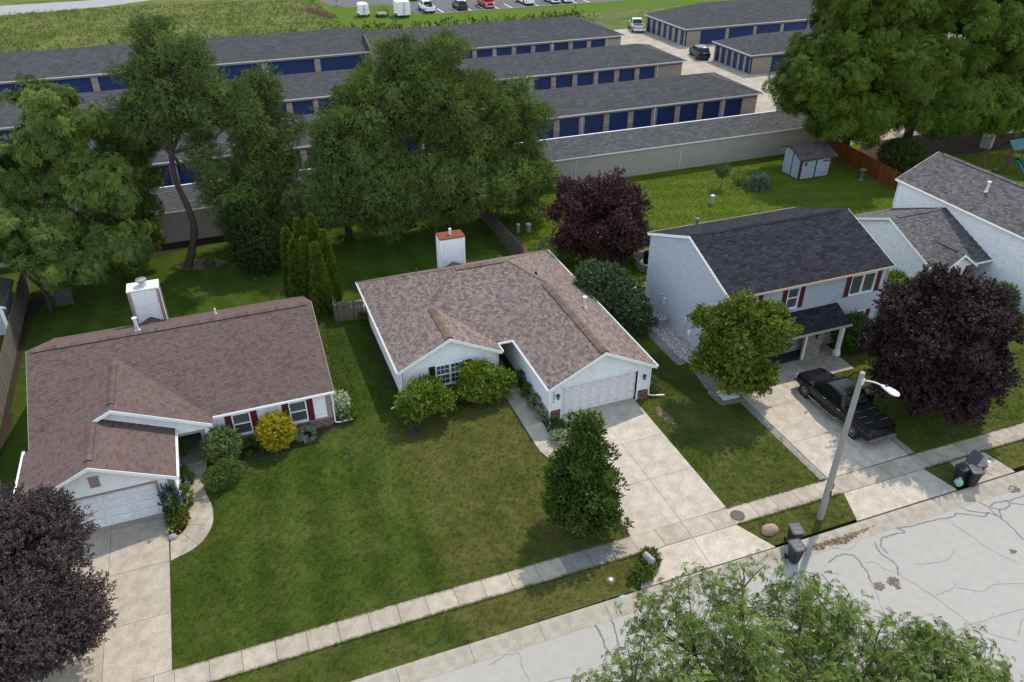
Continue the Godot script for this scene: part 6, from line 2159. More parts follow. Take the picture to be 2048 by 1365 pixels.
func build_shrubs() -> void:
	var g1 := [Color(0.060, 0.105, 0.020), Color(0.135, 0.190, 0.035)]
	var g2 := [Color(0.038, 0.074, 0.016), Color(0.082, 0.125, 0.022)]
	# left house front
	shrub("round_shrub", "round light-green shrub beside the left porch", v3(-2.75, 0, -35.5), [[0, 0.95, 0, 0.98, 0.98, 0.92]], "small", [Color(0.075, 0.125, 0.028), Color(0.20, 0.25, 0.075)], 90.0, 1.25, "left front shrubs")
	shrub("yellow_shrub", "yellow-leaved round shrub between the two red-shuttered windows", v3(0.05, 0, -35.55), [[0, 1.05, 0, 0.98, 1.02, 0.92]], "small", [Color(0.21, 0.19, 0.012), Color(0.50, 0.41, 0.02)], 90.0, 1.25, "left front shrubs")
	shrub("boxwood_shrub", "clipped green shrub at the bend of the left walk", v3(-2.95, 0, -33.6), [[-0.35, 0.6, 0.25, 0.62, 0.62, 0.6], [0.35, 0.65, -0.15, 0.68, 0.66, 0.62]], "small", [Color(0.066, 0.11, 0.022), Color(0.13, 0.185, 0.045)], 120.0, 0.9, "left front shrubs")
	shrub("hosta_plant", "dark green hosta between the round green and yellow shrubs", v3(-1.4, 0, -35.6), [[0, 0.22, 0, 0.62, 0.42, 0.5]], "blade", g2, 26.0, 0.9, "left front shrubs", "plant")
	shrub("hosta_plant", "pale variegated hosta under the right red-shuttered window", v3(1.45, 0, -35.75), [[0, 0.18, 0, 0.62, 0.36, 0.5]], "blade", [Color(0.15, 0.20, 0.13), Color(0.33, 0.38, 0.28)], 28.0, 0.8, "left front shrubs", "plant")
	shrub("hydrangea_shrub", "white-flowering shrub at the right corner of the left house", v3(3.75, 0, -37.4), [[0, 0.6, 0, 0.55, 0.62, 0.9]], "round", [Color(0.22, 0.28, 0.13), Color(0.58, 0.62, 0.45)], 60.0, 1.0, "left front shrubs")
	shrub("leafy_plant", "green leafy plant by the downspout of the left house", v3(3.95, 0, -36.7), [[0, 0.35, 0, 0.55, 0.4, 0.5]], "round", g1, 70.0, 1.0, "left front shrubs", "plant")
	var vine := shrub("clematis_vine", "blue-flowering climber at the left garage corner", v3(-5.3, 0, -31.9), [[0, 1.0, 0, 0.36, 0.95, 0.36], [0.15, 0.45, 0.45, 0.5, 0.5, 0.5]], "round", g2, 70.0, 1.0, "left walk flowers", "climber")
	blossoms(vine, v3(-5.3, 0, -31.85), [[0, 1.25, 0.05, 0.4, 0.85, 0.4]], "round", [Color(0.02, 0.03, 0.16), Color(0.05, 0.06, 0.28)], 7.0, 1.1)
	shrub("flower_patch", "orange and yellow flowers along the curved walk", v3(-5.0, 0, -31.6), [[0, 0.35, 0, 0.3, 0.4, 0.7]], "round", [Color(0.10, 0.16, 0.03), Color(0.45, 0.28, 0.06)], 40.0, 0.9, "left walk flowers", "flowers")
	shrub("daylily_clump", "yellow-green daylily clump beside the curved walk", v3(-4.9, 0, -32.9), [[0, 0.3, 0, 0.4, 0.5, 0.55]], "blade", g1, 34.0, 0.9, "left walk flowers", "plant")
	shrub("daylily_clump", "darker daylily clump nearer the left porch", v3(-4.85, 0, -34.4), [[0, 0.3, 0, 0.4, 0.5, 0.55]], "blade", g2, 34.0, 0.9, "left walk flowers", "plant")
	shrub("porch_plant", "potted leafy plant at the side of the left porch", v3(-4.75, 0, -36.6), [[0, 0.75, 0, 0.35, 0.5, 0.45]], "round", g1, 80.0, 0.9, "left walk flowers", "plant")
	shrub("yellow_flowers", "small yellow and white flowers below the garage-corner climber", v3(-5.45, 0, -30.95), [[0, 0.16, 0, 0.25, 0.2, 0.3]], "small", [Color(0.10, 0.15, 0.03), Color(0.55, 0.50, 0.12)], 60.0, 1.0, "left walk flowers", "flowers")
	# middle house
	var row := [[14.42, -36.35, 0.5, 0.72, g2, "small", "dark green shrub nearest the entrance along the middle walk"], [14.45, -35.0, 0.48, 0.6, g1, "small", "yellow-green shrub, second from the entrance along the walk"], [14.42, -33.85, 0.5, 0.62, [Color(0.10, 0.14, 0.07), Color(0.26, 0.30, 0.18)], "small", "grey-green shrub, third from the entrance along the walk"], [14.42, -32.85, 0.44, 0.5, [Color(0.16, 0.19, 0.10), Color(0.36, 0.38, 0.24)], "small", "pale variegated shrub by the downspout outlet"], [14.62, -31.55, 0.5, 0.5, [Color(0.030, 0.066, 0.016), Color(0.070, 0.115, 0.025)], "small", "deep green mound below the left brick pier"], [14.45, -30.6, 0.52, 0.48, [Color(0.15, 0.19, 0.09), Color(0.40, 0.43, 0.27)], "small", "cream-variegated shrub where the walk meets the driveway"]]
	for q in row:
		shrub("walk_shrub", q[6], v3(q[0], 0, q[1]), [[0, q[3] * 0.5, 0, q[2], q[3] * 0.62, q[2] * 1.15]], q[5], q[4], 110.0, 1.05, "shrubs along the middle walk")
	shrub("leafy_plant", "light green plant beside the right brick pier", v3(21.35, 0, -33.0), [[0, 0.35, 0, 0.42, 0.5, 0.6]], "round", g1, 60.0, 1.0, "middle house plants", "plant")
	var lilies := shrub("flower_patch", "pale orange lilies in the shaded bed below the window", v3(10.2, 0, -36.3), [[0, 0.25, 0, 0.7, 0.38, 0.35]], "blade", g2, 30.0, 0.9, "middle house plants", "flowers")
	blossoms(lilies, v3(10.15, 0, -36.05), [[0, 0.45, 0, 0.22, 0.16, 0.12]], "round", [Color(0.55, 0.22, 0.05), Color(0.65, 0.45, 0.20)], 30.0, 0.9)
	shrub("blue_grass_clump", "grey-blue grass clump right of the umbrella-shaped tree", v3(9.2, 0, -35.75), [[0, 0.15, 0, 0.35, 0.25, 0.3]], "blade", [Color(0.13, 0.19, 0.18), Color(0.22, 0.29, 0.28)], 40.0, 0.7, "middle house plants", "plant")
	shrub("leafy_plant", "small green plant at the end of the short grey fence", v3(7.1, 0, -46.7), [[0, 0.3, 0, 0.4, 0.4, 0.5]], "round", g2, 60.0, 0.9, "middle house plants", "plant")
	shrub("viburnum_shrub", "large blue-green shrub between the middle and two-storey houses", v3(22.5, 0, -41.6), [[0, 2.1, 0, 2.05, 1.85, 1.7], [-0.6, 3.0, -0.6, 1.2, 1.0, 1.0], [1.2, 1.3, 1.8, 1.2, 1.2, 1.1], [0.6, 1.2, 0.6, 1.5, 1.2, 1.4]], "broad", [Color(0.045, 0.078, 0.032), Color(0.105, 0.148, 0.070)], 34.0, 0.85, "side garden shrubs")
	shrub("viburnum_shrub", "lower blue-green shrub beside the gravel strip", v3(23.9, 0, -39.2), [[0, 0.9, 0, 0.95, 0.95, 1.0]], "broad", [Color(0.045, 0.078, 0.032), Color(0.105, 0.148, 0.070)], 38.0, 0.85, "side garden shrubs")
	shrub("rose_shrub", "pale loose shrub behind the middle house's right rear corner", v3(22.3, 0, -50.2), [[0, 1.1, 0, 1.3, 1.15, 1.1]], "small", [Color(0.08, 0.13, 0.05), Color(0.22, 0.27, 0.15)], 40.0, 1.2, "side garden shrubs")
	shrub("leafy_plant", "green plant at the rear corner of the two-storey house", v3(26.9, 0, -43.7), [[0, 0.5, 0, 0.6, 0.55, 0.5]], "round", g1, 60.0, 1.0, "side garden shrubs", "plant")
	shrub("flower_patch", "yellow flowers at the rear corner of the two-storey house", v3(26.2, 0, -43.2), [[0, 0.25, 0, 0.4, 0.3, 0.35]], "small", [Color(0.12, 0.18, 0.03), Color(0.45, 0.38, 0.04)], 60.0, 1.0, "side garden shrubs", "flowers")
	# right houses
	shrub("yew_shrub", "dark green shrub beside the white porch column", v3(35.6, 0, -32.5), [[0, 1.2, 0, 1.25, 1.35, 0.95], [1.0, 0.9, 0.3, 0.9, 0.9, 0.8]], "small", [Color(0.040, 0.085, 0.016), Color(0.090, 0.145, 0.026)], 70.0, 1.4, "right house shrubs")
	shrub("lilac_shrub", "bright green shrub at the right corner of the two-storey house", v3(41.2, 0, -35.2), [[0, 1.5, 0, 1.4, 1.5, 1.2], [-1.6, 1.1, 1.2, 1.1, 1.3, 1.0]], "broad", [Color(0.08, 0.13, 0.018), Color(0.17, 0.21, 0.028)], 34.0, 0.9, "right house shrubs")
	shrub("round_shrub", "round green shrub against the white side wall", v3(47.6, 0, -32.4), [[0, 1.15, 0, 1.75, 1.2, 1.2]], "small", [Color(0.075, 0.125, 0.020), Color(0.15, 0.20, 0.035)], 70.0, 1.4, "right house shrubs")
	shrub("flower_patch", "red-orange flowers beside the round shrub at right", v3(45.6, 0, -33.6), [[0, 0.35, 0, 0.6, 0.4, 0.5]], "small", [Color(0.09, 0.14, 0.04), Color(0.35, 0.05, 0.02)], 60.0, 1.2, "right house shrubs", "flowers")
	shrub("flower_patch", "yellow flowers at the right edge by the white house", v3(48.5, 0, -30.7), [[0, 0.25, 0, 0.7, 0.35, 0.5]], "small", [Color(0.12, 0.18, 0.08), Color(0.50, 0.42, 0.10)], 60.0, 1.2, "right house shrubs", "flowers")
	shrub("yucca_clump", "grey-green spiky clump on the back lawn", v3(46.6, 0, -57.8), [[0, 0.4, 0, 1.25, 0.6, 0.8], [0.9, 0.4, -0.9, 0.7, 0.5, 0.6]], "blade", [Color(0.10, 0.15, 0.10), Color(0.20, 0.26, 0.18)], 34.0, 1.1, "back lawn plants", "plant")
	shrub("rose_shrub", "thin brown-stemmed shrub beside the spiky clump on the back lawn", v3(45.2, 0, -58.9), [[0, 0.8, 0, 0.5, 0.8, 0.5]], "small", [Color(0.09, 0.09, 0.04), Color(0.16, 0.15, 0.08)], 24.0, 1.2, "back lawn plants")
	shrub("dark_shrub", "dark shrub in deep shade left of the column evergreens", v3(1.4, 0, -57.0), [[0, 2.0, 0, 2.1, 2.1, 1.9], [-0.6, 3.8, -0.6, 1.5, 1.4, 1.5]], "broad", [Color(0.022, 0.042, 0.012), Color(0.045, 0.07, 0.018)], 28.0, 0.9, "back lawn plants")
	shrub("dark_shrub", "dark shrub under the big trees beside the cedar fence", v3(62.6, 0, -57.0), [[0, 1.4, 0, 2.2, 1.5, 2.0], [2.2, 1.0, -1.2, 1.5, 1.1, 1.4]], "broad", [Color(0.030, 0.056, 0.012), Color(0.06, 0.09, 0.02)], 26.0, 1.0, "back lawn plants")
	shrub("mailbox_plant", "leafy green plant around the mailbox post", v3(14.35, 0, -20.85), [[-0.3, 0.35, 0.25, 0.5, 0.42, 0.4], [0.35, 0.35, -0.3, 0.5, 0.42, 0.45]], "round", [Color(0.055, 0.10, 0.016), Color(0.12, 0.17, 0.03)], 90.0, 1.0, "street plants", "plant")
	shrub("small_plant", "tiny plant in the chip ring under the leaning elm", v3(-2.3, 0, -59.3), [[0, 0.2, 0, 0.35, 0.25, 0.3]], "blade", g2, 30.0, 0.8, "back lawn plants", "plant")

# ------------------------------------------------------------------ vehicles (front towards -z)
func body_ring(z: float, w: float, y0: float, y1: float) -> PackedVector3Array:
	var r := PackedVector3Array()
	for q in [[-0.88, y0], [-0.985, y0 + 0.10], [-1.0, lerpf(y0, y1, 0.5)], [-0.985, y1 - 0.15], [-0.945, y1 - 0.045], [-0.86, y1], [0.86, y1], [0.945, y1 - 0.045], [0.985, y1 - 0.15], [1.0, lerpf(y0, y1, 0.5)], [0.985, y0 + 0.10], [0.88, y0]]:
		r.append(v3(q[0] * w, q[1], z))
	return r

func cab_ring(y: float, w: float, zf: float, zr: float) -> PackedVector3Array:
	var r := PackedVector3Array()
	var c := 0.14
	for q in [[-w + c, zf], [w - c, zf], [w, zf + c * 1.6], [w, zr - c], [w - c, zr], [-w + c, zr], [-w, zr - c], [-w, zf + c * 1.6]]:
		r.append(v3(q[0], y, q[1]))
	return r

func wheel(V: Node, at: Vector3, r: float, w: float) -> void:
	var B := Basis(Vector3.UP, Vector3.RIGHT * (1.0 if at.x > 0 else -1.0), Vector3.BACK)
	var t := new_st()
	lathe(t, Transform3D(B, at), [[r * 0.6, -w / 2], [r * 0.94, -w / 2], [r, -w * 0.35], [r, w * 0.35], [r * 0.94, w / 2], [r * 0.64, w / 2], [r * 0.6, w * 0.2]], 18)
	var wh := mi("wheel", t, M.black, V)
	var m := new_st()
	lathe(m, Transform3D(B, at), [[r * 0.64, w * 0.1], [r * 0.62, w * 0.46], [r * 0.56, w * 0.46], [r * 0.53, w * 0.2]], 18)
	for k in 6:
		var a := TAU * k / 6
		var d := B * v3(cos(a), 0, sin(a))
		tube(m, at + B.y * w * 0.36, at + B.y * w * 0.3 + d * r * 0.56, r * 0.09, r * 0.07, 4)
	lathe(m, Transform3D(B, at), [[r * 0.16, w * 0.2], [r * 0.16, w * 0.44], [0.005, w * 0.46]], 8)
	mi("rim", m, M.metal, wh)

func window_quad(V: Node, p: Array, out: Vector3, called := "window") -> void:
	var c := Vector3.ZERO
	for q in p:
		c += q
	c /= p.size()
	var st := new_st()
	var f := []
	var g := []
	for q in p:
		f.append(q + out * 0.012)
		g.append(q - out * 0.01)
	face(st, f, out)
	face(st, g, -out)
	for i in p.size():
		face(st, [f[i], f[(i + 1) % p.size()], g[(i + 1) % p.size()], g[i]], (f[i] + f[(i + 1) % p.size()]) * 0.5 - c)
	mi(called, st, M.car_glass, V)

func vehicle(called: String, label: String, category: String, at: Vector3, turn: float, s: Dictionary, group := "") -> Node3D:
	var V := thing(called, label, category, at, turn, group)
	var l: float = s.L / 2
	var w: float = s.W / 2
	var y0: float = s.get("floor", 0.34)
	var belt: float = s.belt
	var hood: float = s.hood
	var roof: float = s.roof
	var cab: Array = s.cab
	var paint: Material = s.paint
	var st := new_st()
	var rings := [body_ring(-l, w * 0.84, y0 + 0.12, hood - 0.28), body_ring(-l + 0.09, w * 0.93, y0 + 0.02, hood - 0.10), body_ring(-l + 0.4, w * 0.985, y0, hood - 0.03), body_ring(cab[0] - 0.1, w, y0, hood + 0.02), body_ring(cab[0] + 0.15, w, y0, belt)]
	rings.append(body_ring(l - 0.12, w * 0.985, y0, belt))
	rings.append(body_ring(l, w * 0.95, y0 + 0.08, belt - 0.04))
	loft(st, rings, Color.WHITE, true, 38.0)
	mi("body", st, paint, V)
	# cabin
	var tw: float = w * s.get("tumble", 0.80)
	var cb := new_st()
	var b0 := cab_ring(belt - 0.03, w * 0.965, cab[0], cab[3])
	var b1 := cab_ring(lerpf(belt, roof, 0.86), lerpf(w * 0.965, tw, 0.86), lerpf(cab[0], cab[1], 0.86), lerpf(cab[3], cab[2], 0.86))
	var b2 := cab_ring(roof - 0.03, tw * 0.965, cab[1] + 0.03, cab[2] - 0.03)
	var b3 := cab_ring(roof, tw * 0.86, cab[1] + 0.16, cab[2] - 0.14)
	loft(cb, [b0, b1, b2, b3], Color.WHITE, true, 34.0)
	mi("cabin", cb, paint, V)
	# glass, set into the four faces of the cabin
	var at_y := func(t: float) -> Array:
		return [lerpf(belt, roof, t), lerpf(w * 0.965, tw, t), lerpf(cab[0], cab[1], t), lerpf(cab[3], cab[2], t)]
	var lo: Array = at_y.call(0.08)
	var hi: Array = at_y.call(0.82)
	var nf := v3(0, (cab[1] - cab[0]), -(roof - belt)).normalized()
	window_quad(V, [v3(-lo[1] + 0.13, lo[0], lo[2]), v3(lo[1] - 0.13, lo[0], lo[2]), v3(hi[1] - 0.12, hi[0], hi[2]), v3(-hi[1] + 0.12, hi[0], hi[2])], nf, "windshield")
	var nb := v3(0, (cab[3] - cab[2]), (roof - belt)).normalized()
	window_quad(V, [v3(-lo[1] + 0.13, lo[0], lo[3]), v3(lo[1] - 0.13, lo[0], lo[3]), v3(hi[1] - 0.12, hi[0], hi[3]), v3(-hi[1] + 0.12, hi[0], hi[3])], nb, "rear_window")
	var nw: int = s.get("side_windows", 2)
	for sg in [-1.0, 1.0]:
		var ns := v3(sg * (roof - belt), w * 0.965 - tw, 0).normalized()
		for k in nw:
			var t0 := (k + 0.06) / nw
			var t1 := (k + 0.94) / nw
			var la := lerpf(lo[2] + 0.25, lo[3] - 0.15, t0)
			var lb := lerpf(lo[2] + 0.25, lo[3] - 0.15, t1)
			var ha := lerpf(hi[2] + 0.2, hi[3] - 0.12, t0)
			var hb := lerpf(hi[2] + 0.2, hi[3] - 0.12, t1)
			window_quad(V, [v3(sg * lo[1], lo[0], la), v3(sg * lo[1], lo[0], lb), v3(sg * hi[1], hi[0], hb), v3(sg * hi[1], hi[0], ha)], ns, "side_window")
	# wheels with dark arches
	var r: float = s.r
	for z in [-l + s.front, -l + s.front + s.wb]:
		for sg in [-1.0, 1.0]:
			var ar := new_st()
			var B := Basis(Vector3.UP, Vector3.RIGHT * sg, Vector3.BACK)
			lathe(ar, Transform3D(B, v3(sg * w * 0.955, r + 0.02, z)), [[0.01, -0.2], [r * 1.2, -0.2], [r * 1.2, w * 0.052], [r * 1.02, w * 0.054]], 18)
			mi("wheel_arch", ar, M.black, V)
			wheel(V, v3(sg * w * 0.90, r, z), r, 0.25)
	# lamps, bumpers, grille
	for sg in [-1.0, 1.0]:
		var hl := new_st()
		cbox(hl, Transform3D(Basis(), v3(sg * w * 0.74, hood - 0.26, -l + 0.05)), v3(w * 0.34, 0.17, 0.12), 0.03)
		mi("headlight", hl, M.lamp_clear, V)
		var tl := new_st()
		cbox(tl, Transform3D(Basis(), v3(sg * w * 0.90, belt - 0.28, l - 0.03)), v3(0.14, 0.32, 0.1), 0.02)
		mi("taillight", tl, M.lamp_red, V)
		var mr := new_st()
		cbox(mr, Transform3D(Basis(), v3(sg * (w + 0.13), belt + 0.12, cab[0] + 0.42)), v3(0.16, 0.2, 0.1), 0.03)
		tube(mr, v3(sg * w * 0.95, belt + 0.02, cab[0] + 0.42), v3(sg * (w + 0.1), belt + 0.08, cab[0] + 0.42), 0.025, 0.025, 5)
		mi("mirror", mr, paint, V)
		for k in nw:
			var hn := new_st()
			var hz: float = lerpf(cab[0] + 0.3, cab[3], (k + 0.82) / nw)
			cbox(hn, Transform3D(Basis(), v3(sg * (w + 0.01), belt - 0.17, hz)), v3(0.05, 0.04, 0.2), 0.01)
			mi("door_handle", hn, s.get("bright", paint), V)
	var gl := new_st()
	cbox(gl, Transform3D(Basis(), v3(0, hood - 0.30, -l + 0.03)), v3(w * 1.05, 0.26, 0.1), 0.03)
	mi("grille", gl, M.black, V)
	for q in [[-l - 0.02, y0 + 0.16, "front_bumper"], [l + 0.05, y0 + 0.14, "rear_bumper"]]:
		var bp := new_st()
		cbox(bp, Transform3D(Basis(), v3(0, q[1], q[0])), v3(w * 1.86, 0.2, 0.2), 0.05)
		mi(q[2], bp, s.get("bumper", paint), V)
	if s.has("bed"):
		var bz: float = s.bed
		var bd := new_st()
		box(bd, v3(-w * 0.82, belt + 0.004, bz), v3(w * 0.82, belt + 0.012, l - 0.14))
		mi("bed_floor", bd, M.black, V)
		var rl := new_st()
		for sg in [-1.0, 1.0]:
			cbox(rl, Transform3D(Basis(), v3(sg * w * 0.88, belt + 0.03, (bz + l - 0.1) / 2)), v3(w * 0.11, 0.07, l - 0.12 - bz), 0.02)
		mi("bed_rail", rl, paint, V)
	return V

func build_vehicles() -> void:
	var paint := func(c: Color) -> StandardMaterial3D:
		var m := mat(c, 0.22)
		m.metallic_specular = 0.25
		m.clearcoat_enabled = true
		m.clearcoat = 0.5
		m.clearcoat_roughness = 0.06
		return m
	M.lamp_clear = mat(Color(0.6, 0.62, 0.64), 0.1)
	M.lamp_red = mat(Color(0.07, 0.006, 0.006), 0.2)
	M.paint_white = paint.call(Color(0.76, 0.77, 0.78))
	M.paint_black = paint.call(Color(0.006, 0.006, 0.007))
	M.chrome = mat(Color(0.75, 0.75, 0.75), 0.12, "", 1.0, false, 1.0)
	# the black pickup on the right driveway
	var T := vehicle("pickup_truck", "black crew-cab pickup with folding bed cover on the right driveway", "pickup truck", v3(30.45, 0.03, -27.1), 0.0, {"L": 6.15, "W": 1.94, "wb": 3.98, "front": 1.02, "r": 0.41, "belt": 1.20, "hood": 1.16, "roof": 1.86, "cab": [-1.75, -0.85, 0.65, 0.92], "floor": 0.42, "paint": M.paint_black, "bright": M.chrome, "bumper": M.metal_dark, "tumble": 0.79})
	var cover := mat(Color(0.012, 0.0125, 0.014), 0.6, "granule", 0.3)
	cover.metallic_specular = 0.2
	for i in 4:
		var c := new_st()
		var z0 := 1.0 + i * 0.49
		cbox(c, Transform3D(Basis(), v3(0, 1.235, z0 + 0.24)), v3(1.74, 0.07, 0.475), 0.02)
		mi("bed_cover_panel", c, cover, T)
		var e := new_st()
		if i > 0:
			for sg in [-1.0, 0.35]:
				tube(e, v3(sg * 0.75 , 1.275, z0 - 0.01), v3(sg * 0.75 + 0.5, 1.275, z0 - 0.01), 0.007, 0.007, 4)
			mi("hinge_strip", e, M.metal, T)
	for sg in [-1.0, 1.0]:
		var sb := new_st()
		cbox(sb, Transform3D(Basis(), v3(sg * 1.02, 0.44, -0.45)), v3(0.13, 0.06, 2.3), 0.02)
		mi("running_board", sb, M.chrome, T)
		for k in 3:
			var rb := new_st()
			path_tube(rb, [v3(sg * 0.22 * (k + 0.6), 1.862, -0.55), v3(sg * 0.22 * (k + 0.6), 1.872, 0.45)], 0.012, 0.012, 4)
			mi("roof_rib", rb, M.paint_black, T)
	var hr := new_st()
	for sg in [-1.0, 1.0]:
		path_tube(hr, [v3(sg * 0.42, 1.125, -2.75), v3(sg * 0.52, 1.17, -1.9)], 0.018, 0.02, 5)
	mi("hood_crease", hr, M.paint_black, T)
	var wp := new_st()
	tube(wp, v3(-0.6, 1.24, -1.74), v3(0.0, 1.42, -1.5), 0.01, 0.006, 4)
	tube(wp, v3(0.1, 1.24, -1.76), v3(0.7, 1.42, -1.5), 0.01, 0.006, 4)
	mi("wiper", wp, M.black, T)
	# both right-hand doors stand open
	for q in [[-1.25, 0.95, 1.05], [0.0, 0.85, 0.9]]:
		var hinge := v3(0.97, 0.0, q[0])
		var B := Basis(Vector3.UP, q[2])
		var d := new_st()
		var X := Transform3D(B, hinge)
		var prof := [[0.0, 0.5], [q[1], 0.5], [q[1], 1.2], [q[1] - 0.12, 1.8], [0.45, 1.82], [0.0, 1.22]]
		var fr := []
		var bk := []
		for p in prof:
			fr.append(X * v3(0.05, p[1], p[0]))
			bk.append(X * v3(-0.05, p[1], p[0]))
		var lower := [0, 1, 2, 5]
		for side in [fr, bk]:
			face(d, [side[0], side[1], side[2], side[5]], X.basis * (Vector3.RIGHT if side == fr else Vector3.LEFT))
		for i in 4:
			var a: int = lower[i]
			var b: int = lower[(i + 1) % 4]
			face(d, [fr[a], fr[b], bk[b], bk[a]], (fr[a] + fr[b]) * 0.5 - X * v3(0, 0.9, 0.5))
		for e in [[5, 4], [4, 3], [3, 2]]:
			tube(d, (fr[e[0]] + bk[e[0]]) * 0.5, (fr[e[1]] + bk[e[1]]) * 0.5, 0.035, 0.035, 5)
		var dn := mi("open_door", d, M.paint_black, T)
		var g := new_st()
		face(g, [(fr[5] + bk[5]) * 0.5, (fr[2] + bk[2]) * 0.5, (fr[3] + bk[3]) * 0.5, (fr[4] + bk[4]) * 0.5], X.basis * Vector3.RIGHT)
		mi("door_window", g, M.glass, dn)
	# parking lot, left to right
	var grp := "vehicles in the far lots"
	var pick := {"L": 5.7, "W": 2.0, "wb": 3.6, "front": 0.95, "r": 0.40, "belt": 1.12, "hood": 1.10, "roof": 1.85, "cab": [-1.35, -0.6, 0.55, 0.75], "paint": M.paint_white, "bed": 0.9, "bumper": M.chrome}
	var suv := {"L": 4.6, "W": 1.9, "wb": 2.75, "front": 0.9, "r": 0.36, "belt": 1.05, "hood": 1.02, "roof": 1.72, "cab": [-1.25, -0.5, 1.75, 2.15], "paint": M.paint_white, "side_windows": 3, "tumble": 0.8}
	vehicle("pickup_truck", "white pickup with a dark motorbike in its bed in the far lot", "pickup truck", v3(41.6, 0.01, -154.0), 0.0, pick, grp)
	var bike := thing("motorbike", "dark motorbike standing in the bed of a white pickup", "motorbike", v3(41.8, 1.14, -152.0))
	for z in [-0.6, 0.6]:
		var mb := new_st()
		lathe(mb, Transform3D(Basis(Vector3.UP, Vector3.RIGHT, Vector3.BACK), v3(0, 0.34, z)), [[0.22, -0.06], [0.34, -0.05], [0.34, 0.05], [0.22, 0.06], [0.22, -0.06]], 12)
		mi("wheel", mb, M.black, bike)
	var fm := new_st()
	path_tube(fm, [v3(0, 0.34, -0.6), v3(0, 0.95, -0.35), v3(0, 0.8, 0.1), v3(0, 0.8, 0.7)], 0.09, 0.12, 6)
	cbox(fm, Transform3D(Basis(), v3(0, 0.5, 0.0)), v3(0.3, 0.5, 0.55), 0.06)
	mi("frame", fm, M.black, bike)
	fm = new_st()
	tube(fm, v3(-0.35, 1.05, -0.35), v3(0.35, 1.05, -0.35), 0.03, 0.03, 5)
	mi("handlebar", fm, M.metal_dark, bike)
	var dark := suv.duplicate()
	dark.paint = paint.call(Color(0.035, 0.045, 0.052))
	vehicle("suv", "dark grey SUV parked in the far lot beside the red van", "SUV", v3(47.9, 0.01, -153.6), 0.0, dark, grp)
	var van := {"L": 5.3, "W": 2.0, "wb": 3.2, "front": 0.95, "r": 0.36, "belt": 1.25, "hood": 1.15, "roof": 2.05, "cab": [-1.95, -1.35, 2.45, 2.6], "paint": paint.call(Color(0.36, 0.012, 0.016)), "side_windows": 3, "tumble": 0.86, "bumper": mat(Color(0.4, 0.4, 0.42), 0.5)}
	vehicle("van", "red van facing the storage rows in the far lot", "van", v3(53.3, 0.01, -154.1), PI, van, grp)
	vehicle("pickup_truck", "white pickup without a load in the far lot right of the red van", "pickup truck", v3(61.7, 0.01, -154.8), 0.0, pick, grp)
	vehicle("suv", "left one of two white SUVs side by side at the top edge", "SUV", v3(67.0, 0.01, -154.0), PI, suv, grp)
	vehicle("suv", "right one of two white SUVs side by side at the top edge", "SUV", v3(69.6, 0.01, -153.8), PI, suv, grp)
	vehicle("suv", "white car at the far side of the lot, cut by the top edge", "SUV", v3(41.4, 0.01, -167.0), 0.6, suv, grp)
	var silver := pick.duplicate()
	silver.paint = paint.call(Color(0.42, 0.45, 0.48))
	vehicle("pickup_truck", "silver-white pickup beside the end doors of a storage block", "pickup truck", v3(70.2, 0.0, -125.2), -0.35, silver, grp)
	var black_suv := suv.duplicate()
	black_suv.paint = paint.call(Color(0.014, 0.018, 0.024))
	vehicle("suv", "dark SUV on the concrete drive between the storage blocks", "SUV", v3(69.6, 0.0, -104.6), -0.25, black_suv, grp)
	# trailers on the grass
	for q in [[29.4, -153.0, 1.75, 2.0, 2.2, "smaller white box trailer standing on the grass by the far lot"], [36.0, -150.6, 2.3, 3.4, 2.75, "larger white box trailer standing on the grass by the far lot"]]:
		var X := thing("box_trailer", q[5], "trailer", v3(q[0], 0, q[1]), 0.0, "trailers by the far lot")
		var w: float = q[2] / 2
		var ln: float = q[3]
		var h: float = q[4]
		var b := new_st()
		var rings := []
		for e in [[-ln / 2 - 0.5, 0.35], [-ln / 2, 0.9], [-ln / 2 + 0.2, 1.0], [ln / 2, 1.0]]:
			var rg := PackedVector3Array()
			for p in [[-1, 0.45], [-1, h - 0.12], [-0.9, h], [0.9, h], [1, h - 0.12], [1, 0.45]]:
				rg.append(v3(p[0] * w * e[1], p[1], e[0]))
			rings.append(rg)
		loft(b, rings, Color.WHITE, true, 20.0)
		mi("box_body", b, M.paint_white, X)
		for sg in [-1.0, 1.0]:
			var d := new_st()
			box(d, v3(minf(sg * 0.02, sg * (w - 0.06)), 0.5, ln / 2), v3(maxf(sg * 0.02, sg * (w - 0.06)), h - 0.12, ln / 2 + 0.03))
			var dn := mi("rear_door", d, M.paint_white, X)
			var lk := new_st()
			tube(lk, v3(sg * 0.12, 0.55, ln / 2 + 0.05), v3(sg * 0.12, h - 0.2, ln / 2 + 0.05), 0.02, 0.02, 5)
			box(lk, v3(sg * 0.12 - 0.1, 1.2, ln / 2 + 0.03), v3(sg * 0.12 + 0.1, 1.27, ln / 2 + 0.07))
			mi("lock_bar", lk, M.metal_dark, dn)
			wheel(X, v3(sg * (w + 0.06), 0.34, 0.15), 0.34, 0.2)
			var fn := new_st()
			cbox(fn, Transform3D(Basis(), v3(sg * (w + 0.1), 0.74, 0.15)), v3(0.26, 0.06, 0.95), 0.02)
			mi("fender", fn, M.paint_white, X)
		var tg := new_st()
		tube(tg, v3(0, 0.45, -ln / 2 - 1.4), v3(-0.5, 0.45, -ln / 2), 0.05, 0.05, 5)
		tube(tg, v3(0, 0.45, -ln / 2 - 1.4), v3(0.5, 0.45, -ln / 2), 0.05, 0.05, 5)
		tube(tg, v3(0, 0.0, -ln / 2 - 1.2), v3(0, 0.5, -ln / 2 - 1.2), 0.04, 0.04, 5)
		mi("tow_bar", tg, M.metal_dark, X)
